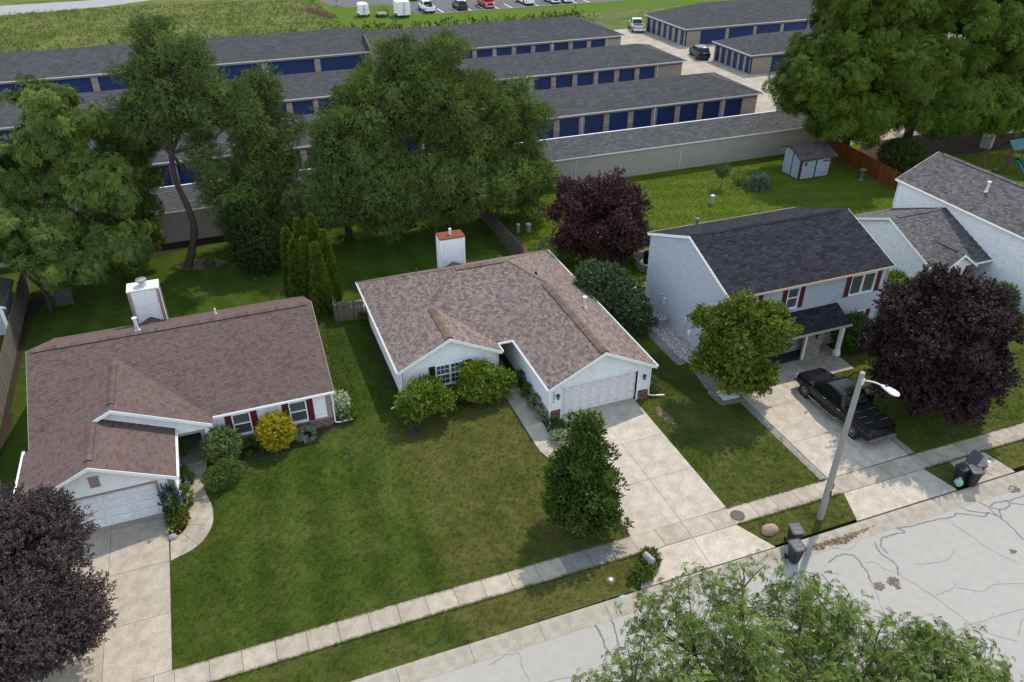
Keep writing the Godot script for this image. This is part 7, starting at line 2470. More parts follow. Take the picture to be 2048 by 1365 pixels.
	var U := thing("utility_trailer", "low utility trailer with mesh ramp between the two white trailers", "trailer", v3(32.6, 0, -152.0), 0.0, "trailers by the far lot")
	var fr := new_st()
	box(fr, v3(-0.9, 0.5, -1.4), v3(0.9, 0.56, 1.4))
	mi("deck", fr, mat(Color(0.35, 0.32, 0.28), 0.9, "wood", 1.0), U)
	fr = new_st()
	for sg in [-1.0, 1.0]:
		tube(fr, v3(sg * 0.92, 0.55, -1.4), v3(sg * 0.92, 0.55, 1.4), 0.04, 0.04, 5)
		tube(fr, v3(sg * 0.92, 0.95, -1.4), v3(sg * 0.92, 0.95, 1.4), 0.03, 0.03, 5)
		for z in [-1.4, -0.4, 0.5, 1.4]:
			tube(fr, v3(sg * 0.92, 0.5, z), v3(sg * 0.92, 0.95, z), 0.03, 0.03, 5)
	tube(fr, v3(0, 0.5, -2.6), v3(-0.6, 0.5, -1.4), 0.04, 0.04, 5)
	tube(fr, v3(0, 0.5, -2.6), v3(0.6, 0.5, -1.4), 0.04, 0.04, 5)
	tube(fr, v3(0, 0.0, -2.5), v3(0, 0.5, -2.5), 0.04, 0.04, 5)
	mi("frame", fr, M.black, U)
	fr = new_st()
	for i in 5:
		tube(fr, v3(-0.9 + 0.45 * i, 0.55, 1.42), v3(-0.9 + 0.45 * i, 1.75, 1.5), 0.025, 0.025, 4)
	for i in 5:
		tube(fr, v3(-0.9, 0.6 + 0.28 * i, 1.43 + 0.02 * i), v3(0.9, 0.6 + 0.28 * i, 1.43 + 0.02 * i), 0.025, 0.025, 4)
	mi("ramp", fr, M.black, U)
	for sg in [-1.0, 1.0]:
		wheel(U, v3(sg * 1.06, 0.32, 0.1), 0.32, 0.18)

# ------------------------------------------------------------------ street furniture
func trash_cart(label: String, at: Vector3, turn: float, open := false) -> void:
	var C := thing("trash_cart", label, "trash cart", at, turn, "trash carts on the street")
	M.cart = mat(Color(0.018, 0.020, 0.024), 0.5, "plain", 0.6)
	M.cart_lid = mat(Color(0.040, 0.045, 0.055), 0.5, "plain", 0.6)
	var st := new_st()
	var rings := []
	for q in [[0.06, 0.19, 0.22], [0.5, 0.235, 0.28], [0.9, 0.265, 0.325], [0.93, 0.29, 0.35], [0.98, 0.29, 0.35]]:
		var r := PackedVector3Array()
		var c: float = 0.07
		for p in [[-q[1] + c, -q[2]], [q[1] - c, -q[2]], [q[1], -q[2] + c], [q[1], q[2] - c], [q[1] - c, q[2]], [-q[1] + c, q[2]], [-q[1], q[2] - c], [-q[1], -q[2] + c]]:
			r.append(v3(p[0], q[0], p[1]))
		rings.append(r)
	loft(st, rings, Color.WHITE, true, 40.0)
	mi("bin", st, M.cart, C)
	var X := Transform3D(Basis(), v3(0, 1.0, -0.36))
	if open:
		X = Transform3D(Basis(Vector3.RIGHT, -2.1), v3(0, 1.0, -0.38))
	var ld := new_st()
	rings = []
	for q in [[0.0, 0.0], [0.045, 0.0], [0.075, 0.05], [0.08, 0.12]]:
		var r := PackedVector3Array()
		for p in [[-0.30 + q[1], 0.0 + q[1]], [0.30 - q[1], 0.0 + q[1]], [0.31 - q[1], 0.66 - q[1]], [0.24 - q[1], 0.75 - q[1]], [-0.24 + q[1], 0.75 - q[1]], [-0.31 + q[1], 0.66 - q[1]]]:
			r.append(X * v3(p[0], q[0], p[1]))
		rings.append(r)
	loft(ld, rings, Color.WHITE, true, 30.0)
	for zz in [0.24, 0.48]:
		obox(ld, X * Transform3D(Basis(), v3(0, 0.085, zz)), v3(0.40, 0.018, 0.02))
	mi("lid", ld, M.cart_lid, C)
	var hd := new_st()
	tube(hd, v3(-0.26, 0.98, -0.44), v3(0.26, 0.98, -0.44), 0.018, 0.018, 6)
	for sg in [-1.0, 1.0]:
		tube(hd, v3(sg * 0.24, 0.96, -0.34), v3(sg * 0.24, 0.98, -0.44), 0.02, 0.02, 5)
	mi("handle", hd, M.cart, C)
	for sg in [-1.0, 1.0]:
		var wl := new_st()
		lathe(wl, Transform3D(Basis(Vector3.UP, Vector3.RIGHT * sg, Vector3.BACK), v3(sg * 0.24, 0.13, -0.25)), [[0.02, -0.03], [0.12, -0.03], [0.13, 0.0], [0.12, 0.03], [0.02, 0.035]], 14)
		mi("wheel", wl, M.black, C)

func build_street_things() -> void:
	# light pole
	var P := thing("street_lamp", "leaning wooden street lamp pole with a white lamp head", "street lamp", v3(23.9, 0, -20.75), 0.0)
	var st := new_st()
	path_tube(st, [v3(0, -0.1, 0), v3(0.08, 4.2, -0.05), v3(0.17, 8.5, -0.1)], 0.17, 0.115, 12)
	var pole := mi("pole", st, M.pole, P)
	var pl := new_st()
	for q in [[0.17, 2.1, 0.09], [0.08, 1.7, 0.15]]:
		obox(pl, Transform3D(Basis(), v3(q[0], q[1], q[2])), v3(0.06, 0.35, 0.03))
	mi("pole_tag", pl, M.black, pole)
	st = new_st()
	path_tube(st, smooth_path([v3(0.16, 8.1, -0.05), v3(0.3, 8.22, 0.2), v3(0.45, 8.27, 0.5), v3(0.56, 8.25, 0.72)], 4), 0.036, 0.032, 7)
	obox(st, Transform3D(Basis(), v3(0.18, 8.1, 0.02)), v3(0.12, 0.3, 0.08))
	mi("lamp_arm", st, M.galv, P)
	var hd := v3(0.22, -0.07, 0.72).normalized()
	var hz := hd.cross(Vector3.UP).normalized()
	var hx := Transform3D(Basis(hd, hz.cross(hd), hz), v3(0.54, 8.25, 0.69))
	st = new_st()
	var rings := []
	for q in [[0.0, 0.055, 0.055], [0.1, 0.085, 0.075], [0.3, 0.15, 0.10], [0.52, 0.19, 0.12], [0.7, 0.165, 0.10], [0.8, 0.09, 0.06], [0.83, 0.03, 0.02]]:
		var r := PackedVector3Array()
		for i in 14:
			var a := TAU * i / 14
			r.append(hx * v3(q[0], sin(a) * q[2] * (1.0 if sin(a) > 0 else 0.6), cos(a) * q[1]))
		rings.append(r)
	loft(st, rings, Color.WHITE, true, 60.0)
	var head := mi("lamp_head", st, M.trim, P)
	st = new_st()
	lathe(st, Transform3D(Basis(), hx * v3(0.2, 0.08, 0)), [[0.05, 0.0], [0.05, 0.07], [0.035, 0.09]], 10)
	mi("photocell", st, M.black, head)
	st = new_st()
	var g := new_st()
	lathe(g, Transform3D(Basis(Vector3.RIGHT, Vector3.DOWN, Vector3.FORWARD), hx * v3(0.5, -0.05, 0)), [[0.13, 0.0], [0.11, 0.06], [0.04, 0.1]], 12)
	mi("lens", g, M.glass, head)
	# carts
	trash_cart("black trash cart with closed lid behind another, beside the boulder", v3(21.6, -0.02, -19.85), -0.25)
	trash_cart("black trash cart nearest the foreground locust tree", v3(21.05, -0.1, -19.05), -0.1)
	trash_cart("black trash cart at the back of the pair on the right pad", v3(33.15, 0.03, -20.3), -0.28)
	trash_cart("black trash cart at the front of the pair on the right pad", v3(32.6, 0.03, -19.95), -0.4)
	trash_cart("black cart with its lid flung open left of the right pair", v3(32.25, 0.03, -20.35), -1.5, true)
	# small things
	var B := new_st()
	rings = []
	for q in [[0.0, 0.42], [0.12, 0.44], [0.26, 0.34], [0.36, 0.2], [0.42, 0.06]]:
		var r := PackedVector3Array()
		for i in 12:
			var a := TAU * i / 12
			var k := 1.0 + 0.16 * nz.get_noise_2d(cos(a) * 1.4 + q[0] * 2.0, sin(a) * 1.4) + 0.1 * nz.get_noise_2d(cos(a) * 4.0, sin(a) * 4.0 + q[0] * 3.0)
			r.append(v3(21.1 + cos(a) * q[1] * k - q[0] * 0.1, q[0], -20.9 + sin(a) * q[1] * k * 0.75))
		rings.append(r)
	loft(B, rings, Color.WHITE, true, 50.0)
	tag(mi("boulder", B, M.stone), "pinkish boulder in the grass near the trash carts", "boulder")
	B = new_st()
	rings = []
	for q in [[0.0, 0.22], [0.1, 0.23], [0.2, 0.16], [0.25, 0.05]]:
		var r := PackedVector3Array()
		for i in 10:
			var a := TAU * i / 10
			var k := 1.0 + 0.2 * nz.get_noise_2d(cos(a) * 1.7 + 5.0, sin(a) * 1.7)
			r.append(v3(-5.45 + cos(a) * q[1] * k, q[0], -30.5 + sin(a) * q[1] * k * 0.8))
		rings.append(r)
	loft(B, rings, Color.WHITE, true, 50.0)
	tag(mi("rock", B, mat(Color(0.34, 0.34, 0.33), 0.9, "soil", 0.3)), "grey rock at the end of the flower bed by the left driveway", "rock")
	var mh := thing("manhole_cover", "round brown manhole cover set in the sidewalk", "manhole cover", v3(20.25, 0.03, -22.3))
	st = new_st()
	lathe(st, Transform3D(), [[0.36, 0.0], [0.36, 0.008], [0.31, 0.009], [0.31, 0.004], [0.3, 0.004], [0.3, 0.01], [0.01, 0.01]], 24)
	mi("cover", st, mat(Color(0.10, 0.078, 0.065), 0.8, "granule", 0.2), mh)
	st = new_st()
	for i in 9:
		for k in 9:
			var p := Vector2(i - 4, k - 4) * 0.062
			if p.length() < 0.27:
				box(st, v3(p.x - 0.02, 0.01, p.y - 0.02), v3(p.x + 0.02, 0.016, p.y + 0.02))
	mi("tread_studs", st, mat(Color(0.13, 0.105, 0.09), 0.7), mh)
	var mb := thing("mailbox", "grey mailbox on a post beside the middle driveway apron", "mailbox", v3(14.35, 0, -20.65), 0.25)
	st = new_st()
	box(st, v3(-0.05, 0, -0.05), v3(0.05, 1.0, 0.05))
	mi("post", st, M.pole, mb)
	st = new_st()
	rings = []
	for z in [-0.27, 0.27]:
		var r := PackedVector3Array([v3(-0.11, 1.0, z), v3(-0.11, 1.13, z)])
		for i in range(1, 8):
			var a := PI - PI * i / 8
			r.append(v3(cos(a) * 0.11, 1.13 + sin(a) * 0.11, z))
		r.append_array(PackedVector3Array([v3(0.11, 1.13, z), v3(0.11, 1.0, z)]))
		rings.append(r)
	loft(st, rings, Color.WHITE, true, 40.0)
	mi("box", st, mat(Color(0.26, 0.25, 0.25), 0.45), mb)
	st = new_st()
	box(st, v3(0.115, 1.05, -0.1), v3(0.125, 1.2, -0.07))
	box(st, v3(0.115, 1.17, -0.1), v3(0.125, 1.22, 0.02))
	mi("flag", st, M.red_shutter, mb)
	for q in [[12.7, -20.95, "white cleanout cap in the grass left of the mailbox"], [34.9, -20.9, "white cleanout cap in the grass right of the carts"]]:
		var cp := thing("cleanout_cap", q[2], "pipe cap", v3(q[0], 0, q[1]), 0.0, "white caps in the verge")
		st = new_st()
		lathe(st, Transform3D(), [[0.09, 0.0], [0.09, 0.07], [0.07, 0.09], [0.005, 0.09]], 12)
		mi("cap", st, M.trim, cp)
		st = new_st()
		lathe(st, Transform3D(), [[0.22, -0.02], [0.22, 0.012], [0.09, 0.015]], 12)
		mi("collar", st, M.mud, cp)
	# teal bag hanging on a stake at the verge
	var bg := thing("teal_bag", "crumpled teal plastic bag on a stake by the carts", "bag", v3(31.85, 0, -20.05))
	st = new_st()
	rings = []
	for q in [[0.12, 0.03], [0.18, 0.15], [0.32, 0.2], [0.46, 0.17], [0.54, 0.06], [0.6, 0.09]]:
		var r := PackedVector3Array()
		for i in 11:
			var a := TAU * i / 11
			var k := 1.0 + 0.35 * nz.get_noise_2d(cos(a) * 2.5 + q[0] * 7.0, sin(a) * 2.5)
			r.append(v3(cos(a) * q[1] * k, q[0], sin(a) * q[1] * k))
		rings.append(r)
	loft(st, rings, Color.WHITE, true, 35.0)
	mi("bag", st, mat(Color(0.19, 0.40, 0.34), 0.5), bg)
	st = new_st()
	tube(st, v3(0.05, 0, 0), v3(0.3, 0.95, -0.15), 0.012, 0.012, 5)
	mi("stake", st, M.black, bg)
	tag(paint_mark(), "light blue utility paint mark on the kerb", "paint mark")

func paint_mark() -> MeshInstance3D:
	var st := new_st()
	sheet(st, soften(pv([[12.55, -19.98], [12.8, -20.02], [12.95, -19.93], [12.75, -19.88]])), 0.026)
	return mi("paint_mark", st, mat(Color(0.20, 0.42, 0.62), 0.8))

func build_yard_things() -> void:
	# air conditioner by the gable wall
	var ac := thing("air_conditioner", "grey round air conditioner on the gravel by the gable wall", "air conditioner", v3(25.6, 0.02, -39.1))
	var st := new_st()
	cbox(st, Transform3D(Basis(), v3(0, 0.42, 0)), v3(0.66, 0.76, 0.66), 0.08)
	mi("casing", st, mat(Color(0.30, 0.31, 0.31), 0.6), ac)
	st = new_st()
	for i in 13:
		for sg in [-1.0, 1.0]:
			box(st, v3(-0.28, 0.1 + i * 0.05, sg * 0.335 - 0.006), v3(0.28, 0.12 + i * 0.05, sg * 0.335 + 0.006))
			box(st, v3(sg * 0.335 - 0.006, 0.1 + i * 0.05, -0.28), v3(sg * 0.335 + 0.006, 0.12 + i * 0.05, 0.28))
	mi("louvres", st, mat(Color(0.22, 0.23, 0.23), 0.6), ac)
	st = new_st()
	lathe(st, Transform3D(Basis(), v3(0, 0.80, 0)), [[0.28, 0.0], [0.28, 0.02], [0.24, 0.02], [0.24, 0.004]], 20)
	for i in 8:
		var a := TAU * i / 8
		tube(st, v3(cos(a) * 0.06, 0.82, sin(a) * 0.06), v3(cos(a) * 0.27, 0.82, sin(a) * 0.27), 0.008, 0.008, 4)
	lathe(st, Transform3D(Basis(), v3(0, 0.80, 0)), [[0.08, 0.0], [0.08, 0.03], [0.005, 0.03]], 10)
	mi("fan_guard", st, M.galv, ac)
	st = new_st()
	lathe(st, Transform3D(Basis(), v3(0, 0.803, 0)), [[0.24, -0.02], [0.24, 0.002], [0.005, 0.002]], 20)
	mi("fan_well", st, M.black, ac)
	# utility boxes on the back lawn
	for q in [[40.5, -56.0, 0.32, 0.85, "pale green utility box alone on the back lawn"], [22.1, -56.6, 0.24, 0.75, "left one of two grey utility pedestals by the chip bed"], [22.95, -56.4, 0.34, 0.72, "right, wider one of two grey utility pedestals by the chip bed"]]:
		var u := thing("utility_pedestal", q[4], "utility box", v3(q[0], 0, q[1]), 0.15, "utility boxes on the back lawn")
		st = new_st()
		cbox(st, Transform3D(Basis(), v3(0, q[3] * 0.42, 0)), v3(q[2], q[3] * 0.84, q[2] * 0.9), 0.02)
		mi("box", st, mat(Color(0.26, 0.30, 0.27), 0.6), u)
		st = new_st()
		cbox(st, Transform3D(Basis(), v3(0, q[3] * 0.92, 0)), v3(q[2] * 1.12, q[3] * 0.16, q[2] * 1.02), 0.03)
		mi("lid", st, mat(Color(0.50, 0.53, 0.50), 0.5), u)
	# curved block wall of the fire-pit patio
	var w := placed("block_wall", "curved grey block wall around a dark patio nook", "garden wall", v3(28.8, 0, -47.5))
	var arc := smooth_path([v3(30.4, 0, -48.9), v3(29.5, 0, -48.8), v3(28.75, 0, -48.35), v3(28.35, 0, -47.7), v3(28.3, 0, -47.0), v3(28.6, 0, -46.35), v3(29.3, 0, -46.0)], 3)
	var mats := [mat(Color(0.27, 0.25, 0.235), 0.92, "concrete", 0.6), mat(Color(0.33, 0.31, 0.29), 0.92, "concrete", 0.6), mat(Color(0.22, 0.205, 0.195), 0.92, "concrete", 0.6)]
	for row in 4:
		for i in arc.size() - 1:
			var p: Vector3 = arc[i]
			var q: Vector3 = arc[i + 1]
			if row % 2:
				p = arc[i].lerp(arc[i + 1], 0.5)
				q = arc[mini(i + 1, arc.size() - 1)].lerp(arc[mini(i + 2, arc.size() - 1)], 0.5)
			var d := (q - p)
			if d.length() < 0.05:
				continue
			var bs := new_st()
			cbox(bs, Transform3D(Basis(d.normalized(), Vector3.UP, d.normalized().cross(Vector3.UP)), (p + q) / 2 + v3(0, 0.075 + row * 0.15, 0)), v3(d.length() - 0.012, 0.142, 0.24), 0.015)
			mi("block", bs, mats[rng.randi() % 3], w)
	st = new_st()
	sheet(st, pv([[28.6, -46.4], [31.2, -46.0], [31.2, -48.9], [30.4, -48.8], [29.4, -48.6], [28.7, -48.0], [28.5, -47.2]]), 0.02)
	structure("patio", st, M.old_concrete)
	var gl := thing("barbecue", "dark covered barbecue inside the curved block wall", "barbecue", v3(29.5, 0.02, -47.6), 0.4)
	st = new_st()
	cbox(st, Transform3D(Basis(), v3(0, 0.5, 0)), v3(1.0, 0.95, 0.6), 0.06)
	mi("cover", st, M.black, gl)
	st = new_st()
	rings_hood(st)
	mi("hood", st, M.black, gl)
	# grey cabinet beside the left fence
	var bx := thing("storage_box", "weathered grey box in the shade by the left fence", "box", v3(-12.3, 0, -56.9), 0.1)
	st = new_st()
	cbox(st, Transform3D(Basis(), v3(0, 0.4, 0)), v3(1.5, 0.8, 0.8), 0.03)
	mi("body", st, mat(Color(0.10, 0.10, 0.095), 0.9, "wood", 0.8), bx)
	st = new_st()
	cbox(st, Transform3D(Basis(), v3(0, 0.84, 0)), v3(1.6, 0.08, 0.9), 0.02)
	mi("lid", st, mat(Color(0.14, 0.14, 0.13), 0.9, "wood", 0.8), bx)
	# tree ring by the small front tree
	st = new_st()
	lathe(st, Transform3D(Basis(), v3(7.12, 0.0, -34.05)), [[0.46, 0.0], [0.44, 0.05], [0.36, 0.06], [0.01, 0.05]], 18)
	structure("tree_ring", st, M.mulch)
	# bird feeder post by the cedar fence
	var bf := thing("bird_bath", "small dark pedestal beside the cedar fence", "pedestal", v3(57.2, 0, -56.0))
	st = new_st()
	lathe(st, Transform3D(), [[0.35, 0.0], [0.32, 0.06], [0.12, 0.12], [0.1, 0.75], [0.2, 0.85], [0.36, 0.95], [0.36, 1.02], [0.01, 0.96]], 12)
	mi("pedestal", st, mat(Color(0.16, 0.15, 0.14), 0.9, "concrete", 0.5), bf)
	# grey box and playset at the upper right
	var ub := thing("deck_box", "grey upright garden cabinet under the trees at upper right", "cabinet", v3(76.2, 0, -58.9), 0.5)
	st = new_st()
	cbox(st, Transform3D(Basis(), v3(0, 0.65, 0)), v3(1.3, 1.3, 1.0), 0.04)
	mi("body", st, mat(Color(0.20, 0.21, 0.21), 0.7), ub)
	st = new_st()
	cbox(st, Transform3D(Basis(), v3(0, 1.36, 0)), v3(1.4, 0.12, 1.1), 0.04)
	mi("lid", st, mat(Color(0.42, 0.42, 0.38), 0.7), ub)
	playset()
	# mower in the open garage
	var mw := thing("lawn_mower", "red push mower just inside the open garage", "lawn mower", v3(30.2, 0.06, -34.0), 0.5)
	st = new_st()
	lathe(st, Transform3D(Basis(), v3(0, 0.14, 0)), [[0.3, 0.0], [0.31, 0.1], [0.24, 0.16], [0.01, 0.18]], 14)
	mi("mower_deck", st, mat(Color(0.22, 0.01, 0.012), 0.4), mw)
	st = new_st()
	lathe(st, Transform3D(Basis(), v3(0, 0.3, 0)), [[0.13, 0.0], [0.13, 0.14], [0.08, 0.2], [0.01, 0.2]], 10)
	mi("engine", st, M.black, mw)
	st = new_st()
	for sg in [-1.0, 1.0]:
		path_tube(st, [v3(sg * 0.2, 0.2, 0.25), v3(sg * 0.2, 0.9, 0.95)], 0.014, 0.014, 5)
	tube(st, v3(-0.2, 0.9, 0.95), v3(0.2, 0.9, 0.95), 0.014, 0.014, 5)
	mi("handle", st, M.metal_dark, mw)
	for x in [-0.3, 0.3]:
		for z in [-0.25, 0.25]:
			st = new_st()
			lathe(st, Transform3D(Basis(Vector3.UP, Vector3.RIGHT, Vector3.BACK), v3(x, 0.1, z)), [[0.03, -0.025], [0.1, -0.025], [0.1, 0.025], [0.03, 0.025]], 12)
			mi("wheel", st, M.black, mw)
	# white railing beyond the left fence
	var rl := placed("white_railing", "white metal railing behind the fence at the left edge", "railing", v3(-18, 0, -50))
	st = new_st()
	for y in [0.35, 0.95]:
		tube(st, v3(-21, y, -50.6), v3(-15.2, y, -48.9), 0.025, 0.025, 5)
	for i in 4:
		var p := v3(-21, 0, -50.6).lerp(v3(-15.2, 0, -48.9), i / 3.0)
		tube(st, p, p + v3(0, 1.0, 0), 0.03, 0.03, 5)
	mi("rails", st, M.trim, rl)

func rings_hood(st: SurfaceTool) -> void:
	var rings := []
	for x in [-0.45, 0.45]:
		var r := PackedVector3Array()
		for i in 9:
			var a := PI * i / 8
			r.append(v3(x, 0.97 + sin(a) * 0.25, cos(a) * 0.28))
		rings.append(r)
	loft(st, rings, Color.WHITE, true, 40.0)

func playset() -> void:
	var P := thing("playset", "wooden playset with green slide and canopy at the right edge", "playset", v3(71.9, 0, -52.6), 0.0)
	var wood := mat(Color(0.16, 0.085, 0.045), 0.9, "wood", 0.8)
	var teal := mat(Color(0.012, 0.10, 0.095), 0.45)
	var st := new_st()
	for x in [-0.7, 0.7]:
		for z in [-0.6, 0.6]:
			box(st, v3(x - 0.05, 0, z - 0.05), v3(x + 0.05, 2.7, z + 0.05))
	mi("tower_post", st, wood, P)
	st = new_st()
	for i in 9:
		box(st, v3(-0.75, 1.35, -0.62 + i * 0.14), v3(0.75, 1.39, -0.5 + i * 0.14))
	mi("tower_floor", st, wood, P)
	st = new_st()
	for sg in [-1.0, 1.0]:
		face(st, [v3(-0.95, 2.55, sg * 0.8), v3(0.95, 2.55, sg * 0.8), v3(0.95, 3.3, 0), v3(-0.95, 3.3, 0)], v3(0, 1, sg))
		face(st, [v3(-0.95, 2.51, sg * 0.8), v3(0.95, 2.51, sg * 0.8), v3(0.95, 3.26, 0), v3(-0.95, 3.26, 0)], v3(0, -1, -sg))
		face(st, [v3(-0.95, 2.51, sg * 0.8), v3(0.95, 2.51, sg * 0.8), v3(0.95, 2.55, sg * 0.8), v3(-0.95, 2.55, sg * 0.8)], v3(0, 0, sg))
	mi("canopy", st, teal, P)
	st = new_st()
	var rings := []
	for q in [[0.7, 1.45], [1.2, 1.2], [1.9, 0.6], [2.4, 0.25], [2.8, 0.22]]:
		rings.append(PackedVector3Array([v3(0.25, q[1] + 0.18, q[0]), v3(0.25, q[1], q[0]), v3(-0.25, q[1], q[0]), v3(-0.25, q[1] + 0.18, q[0]), v3(-0.29, q[1] + 0.18, q[0]), v3(-0.29, q[1] - 0.04, q[0]), v3(0.29, q[1] - 0.04, q[0]), v3(0.29, q[1] + 0.18, q[0])]))
	loft(st, rings, Color.WHITE, true, 40.0)
	mi("slide", st, teal, P)
	st = new_st()
	tube(st, v3(-0.7, 2.2, 0), v3(-3.4, 2.2, -0.2), 0.06, 0.06, 6)
	tube(st, v3(-3.4, 2.2, -0.2), v3(-3.6, 0, -1.1), 0.05, 0.05, 6)
	tube(st, v3(-3.4, 2.2, -0.2), v3(-3.6, 0, 0.8), 0.05, 0.05, 6)
	mi("swing_beam", st, wood, P)
	for x in [-1.4, -2.4]:
		st = new_st()
		for dx in [-0.22, 0.22]:
			tube(st, v3(x + dx, 2.2, -0.08), v3(x + dx, 0.5, -0.05), 0.012, 0.012, 4)
		box(st, v3(x - 0.24, 0.46, -0.15), v3(x + 0.24, 0.5, 0.08))
		mi("swing", st, mat(Color(0.20, 0.17, 0.03), 0.6), P)

# ------------------------------------------------------------------ far lots
func build_far_things() -> void:
	var st := new_st()
	sheet(st, pv([[24.5, -172.5], [25.6, -165.6], [28.8, -162.3], [35.4, -163.4], [38.6, -160.0], [38.9, -152.0], [42.2, -150.8], [75, -150.6], [160, -152], [160, -215], [20, -215]]), 0.012)
	structure("parking_lot", st, M.lot)
	var x := 41.3
	var marks := paved("bay_markings")
	while x < 75.0:
		var p := new_st()
		sheet(p, rect(x - 0.09, -155.6, x + 0.09, -150.95), 0.018)
		mi("bay_line", p, M.paint, marks)
		x += 2.72
	var e := new_st()
	box(e, v3(42.0, 0, -150.85), v3(75, 0.12, -150.65))
	structure("lot_kerb", e, M.curb)
	st = new_st()
	sheet(st, pv([[-80, -170.0], [-32.3, -177.1], [-15.2, -179.8], [-6.6, -184.4], [4, -192], [30, -215], [10, -215], [-18.7, -188.2], [-33.7, -188.0], [-80, -183]]), 0.012)
	structure("far_road", st, M.far_road)
	# brown brush heap and the weeds along the edge of the lot
	var xf := []
	rng.seed = 5
	for i in 600:
		var t := rng.randf()
		var p := v3(lerpf(20.6, 24.2, t) + rr(-0.8, 0.8), rr(0.0, 0.5), lerpf(-163, -152.5, t) + rr(-1.2, 1.2))
		xf.append([twig_xf(p, rdir(rng) + Vector3.UP * 0.4, rr(1.2, 2.2)), Color(0.16, 0.085, 0.06).lerp(Color(0.28, 0.17, 0.12), rng.randf())])
	var bh := scatter("brush_heap", sprigs["small"][0], xf, M.leaf_dark, self)
	tag(bh, "reddish-brown brush heap at the edge of the far field", "brush heap", "", "stuff")
	xf = []
	for i in 5200:
		var fx := rr(-70, 66)
		var fz := -127.5 - absf(rng.randfn(0.0, 1.0)) * 5.0
		if fx > 23.0:
			fz = -124.8 - pow(rng.randf(), 1.3) * 15.5
		if fx > 60.0 and fz > -131.0:
			continue
		var clump := nz.get_noise_2d(fx * 0.3, fz * 0.3)
		if clump < -0.05 and rng.randf() < 0.7:
			continue
		xf.append([twig_xf(v3(fx, rr(0.0, 0.5 + maxf(clump, 0.0) * 1.3), fz), Vector3.UP + rdir(rng) * 0.6, rr(1.3, 2.8)), Color(0.050, 0.090, 0.018).lerp(Color(0.13, 0.15, 0.04), rng.randf()) * rr(0.8, 1.15)])
	var wd := scatter("weeds", sprigs["broad"][1], xf, M.leaf, self)
	tag(wd, "tall weeds along the back of the farthest storage row", "weeds", "", "stuff")
	xf = []
	for i in 16000:
		var fx := rr(-75, 24)
		var fz := rr(-178, -126)
		if fz < -176.5 + 0.1 * fx:
			continue
		if nz.get_noise_2d(fx * 0.2, fz * 0.2) < -0.1 and rng.randf() < 0.6:
			continue
		xf.append([twig_xf(v3(fx, rr(0.0, 0.25), fz), Vector3.UP + rdir(rng) * 0.5, rr(0.7, 1.3)), Color(0.12, 0.155, 0.042).lerp(Color(0.22, 0.21, 0.09), rng.randf()) * rr(0.8, 1.15)])
	var fw := scatter("field_weeds", sprigs["blade"][1], xf, M.leaf, self)
	tag(fw, "rough meadow grass of the far field beyond the storage rows", "meadow grass", "", "stuff")
	# chain-link fence of the storage yard
	var F := placed("chain_link_fence", "grey chain-link fence behind the far storage rows", "fence", v3(66, 0, -132))
	var pts := [v3(58, 0, -126.0), v3(65.0, 0, -136.0), v3(67.4, 0, -132.8), v3(79.0, 0, -138.5)]
	var pts2 := [v3(24, 0, -125.6), v3(34, 0, -125.4), v3(44, 0, -125.3), v3(54, 0, -125.6), v3(62, 0, -127.5), v3(67.4, 0, -131.8), v3(74, 0, -134.5), v3(86, 0, -139)]
	for i in pts2.size() - 1:
		var a: Vector3 = pts2[i]
		var b: Vector3 = pts2[i + 1]
		var n := int(ceil(a.distance_to(b) / 3.0))
		var rs := new_st()
		tube(rs, a + v3(0, 1.9, 0), b + v3(0, 1.9, 0), 0.02, 0.02, 5)
		mi("top_rail", rs, M.wire, F)
		for k in n:
			var ps := new_st()
			var p := a.lerp(b, float(k) / n)
			tube(ps, p, p + v3(0, 2.0, 0), 0.03, 0.03, 5)
			mi("post", ps, M.wire, F)
		var ws := new_st()
		var L := a.distance_to(b)
		var d := (b - a) / L
		var m := int(L / 0.3)
		for k in m:
			var p := a + d * (k * 0.3)
			tube(ws, p, p + d * 1.5 + v3(0, 1.9, 0), 0.004, 0.004, 3, Color.WHITE, false)
			tube(ws, p + v3(0, 1.9, 0), p + d * 1.5, 0.004, 0.004, 3, Color.WHITE, false)
		mi("mesh", ws, M.wire, F, "stuff")
	# lamp post at the lot entrance
	var lp := thing("lot_lamp", "thin dark lamp post at the lot entrance, cut by the top edge", "lamp post", v3(26.7, 0, -164.8))
	st = new_st()
	tube(st, v3(0, 0, 0), v3(0, 7.5, 0), 0.09, 0.06, 8)
	mi("post", st, M.metal_dark, lp)
	st = new_st()
	lathe(st, Transform3D(), [[0.3, 0.0], [0.3, 0.5], [0.1, 0.55]], 10)
	mi("base", st, M.curb, lp)
	st = new_st()
	cbox(st, Transform3D(Basis(), v3(0.4, 7.5, 0)), v3(0.9, 0.15, 0.35), 0.04)
	mi("lamp_head", st, M.metal_dark, lp)

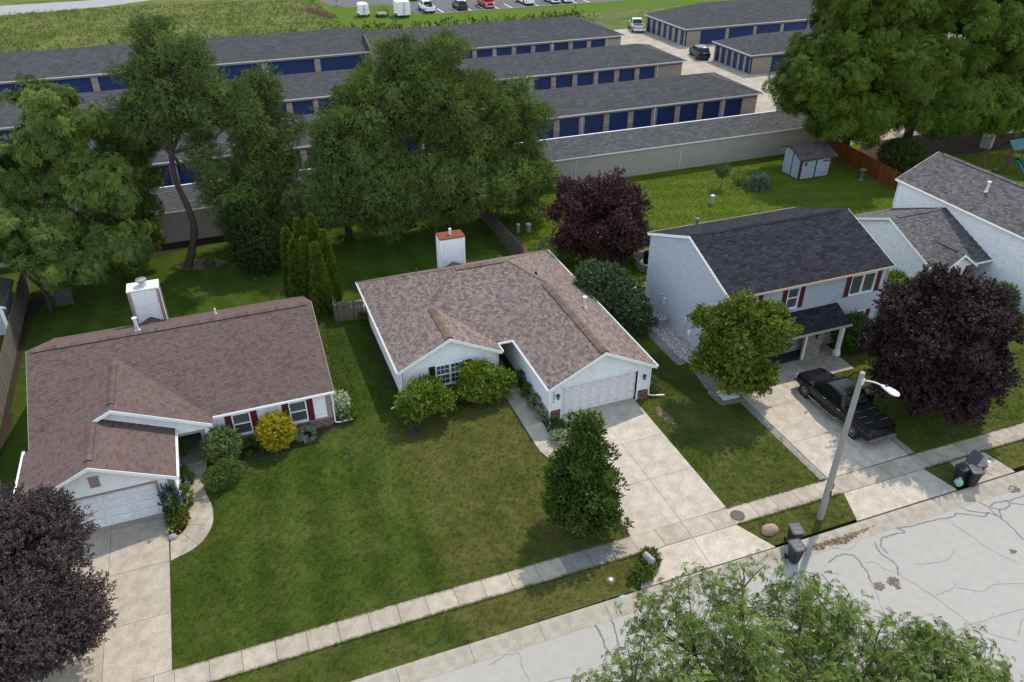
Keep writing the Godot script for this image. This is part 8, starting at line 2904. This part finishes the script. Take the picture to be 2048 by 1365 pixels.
# ------------------------------------------------------------------ grass blades on the nearer lawns
func build_grass() -> void:
	rng.seed = 77
	var st := new_st()
	for i in 6:
		var a := TAU * i / 6.0 + rr(-0.4, 0.4)
		var o := v3(cos(a), 0, sin(a)) * rr(0.0, 0.05)
		var lean := v3(cos(a), 0, sin(a)) * rr(0.01, 0.05)
		var w := v3(-sin(a), 0, cos(a)) * 0.012
		var h := rr(0.03, 0.055)
		face(st, [o - w, o + w, o + lean + v3(0, h, 0)], Vector3.UP + lean, Color.WHITE)
	var tuft := st.commit()
	var block := []
	for q in [[-11.4, -32.5, -5.6, -20.0], [14.9, -32.8, 20.1, -20.0], [25.9, -32.4, 31.7, -20.0], [-11.6, -47.3, 3.3, -36.3], [7.2, -48.2, 21.0, -37.0], [14.3, -38, 21.0, -32.2], [-30, -23.02, 60, -22.0], [26.2, -43, 38.2, -33.4], [13.0, -41, 14.3, -30.0]]:
		block.append(Rect2(q[0], q[1], q[2] - q[0], q[3] - q[1]))
	var xf := []
	var regions := [[-14.0, -36.6, 26.0, -20.08, 52000], [26.0, -32.0, 46.0, -20.1, 14000], [3.3, -48.0, 7.3, -36.5, 6000], [20.9, -48.0, 24.3, -32.0, 6000], [20.5, -64.0, 57.0, -44.0, 30000]]
	for g in regions:
		for i in g[4]:
			var x := rr(g[0], g[2])
			var z := rr(g[1], g[3])
			var bad := false
			for b in block:
				if b.has_point(Vector2(x, z)):
					bad = true
					break
			if bad:
				continue
			var c := grass_tone(x, z)
			var s := rr(0.8, 1.5)
			xf.append([Transform3D(Basis(Vector3.UP, rr(0, TAU)).scaled_local(v3(s, s * rr(0.7, 1.3), s)), v3(x, 0.0, z)), c * rr(0.75, 1.35)])
	# ragged edges over the pavement
	for i in 7000:
		var x := rr(-14.0, 40.0)
		var up := rng.randf() < 0.5
		if (x > -11.4 and x < -5.5) or (x > 14.6 and x < 19.9) or (x > 26.0 and x < 31.4):
			continue
		var z := (-23.06 if up else -21.95) + shear(x) + rr(-0.05, 0.05)
		xf.append([Transform3D(Basis(Vector3.UP, rr(0, TAU)).scaled_local(Vector3.ONE * rr(0.6, 1.2)), v3(x, 0.02, z)), grass_tone(x, z) * rr(0.9, 1.5)])
	var o := scatter("grass", tuft, xf, M.blade, self)
	tag(o, "short mown grass blades of the lawns and verges", "grass", "", "stuff")
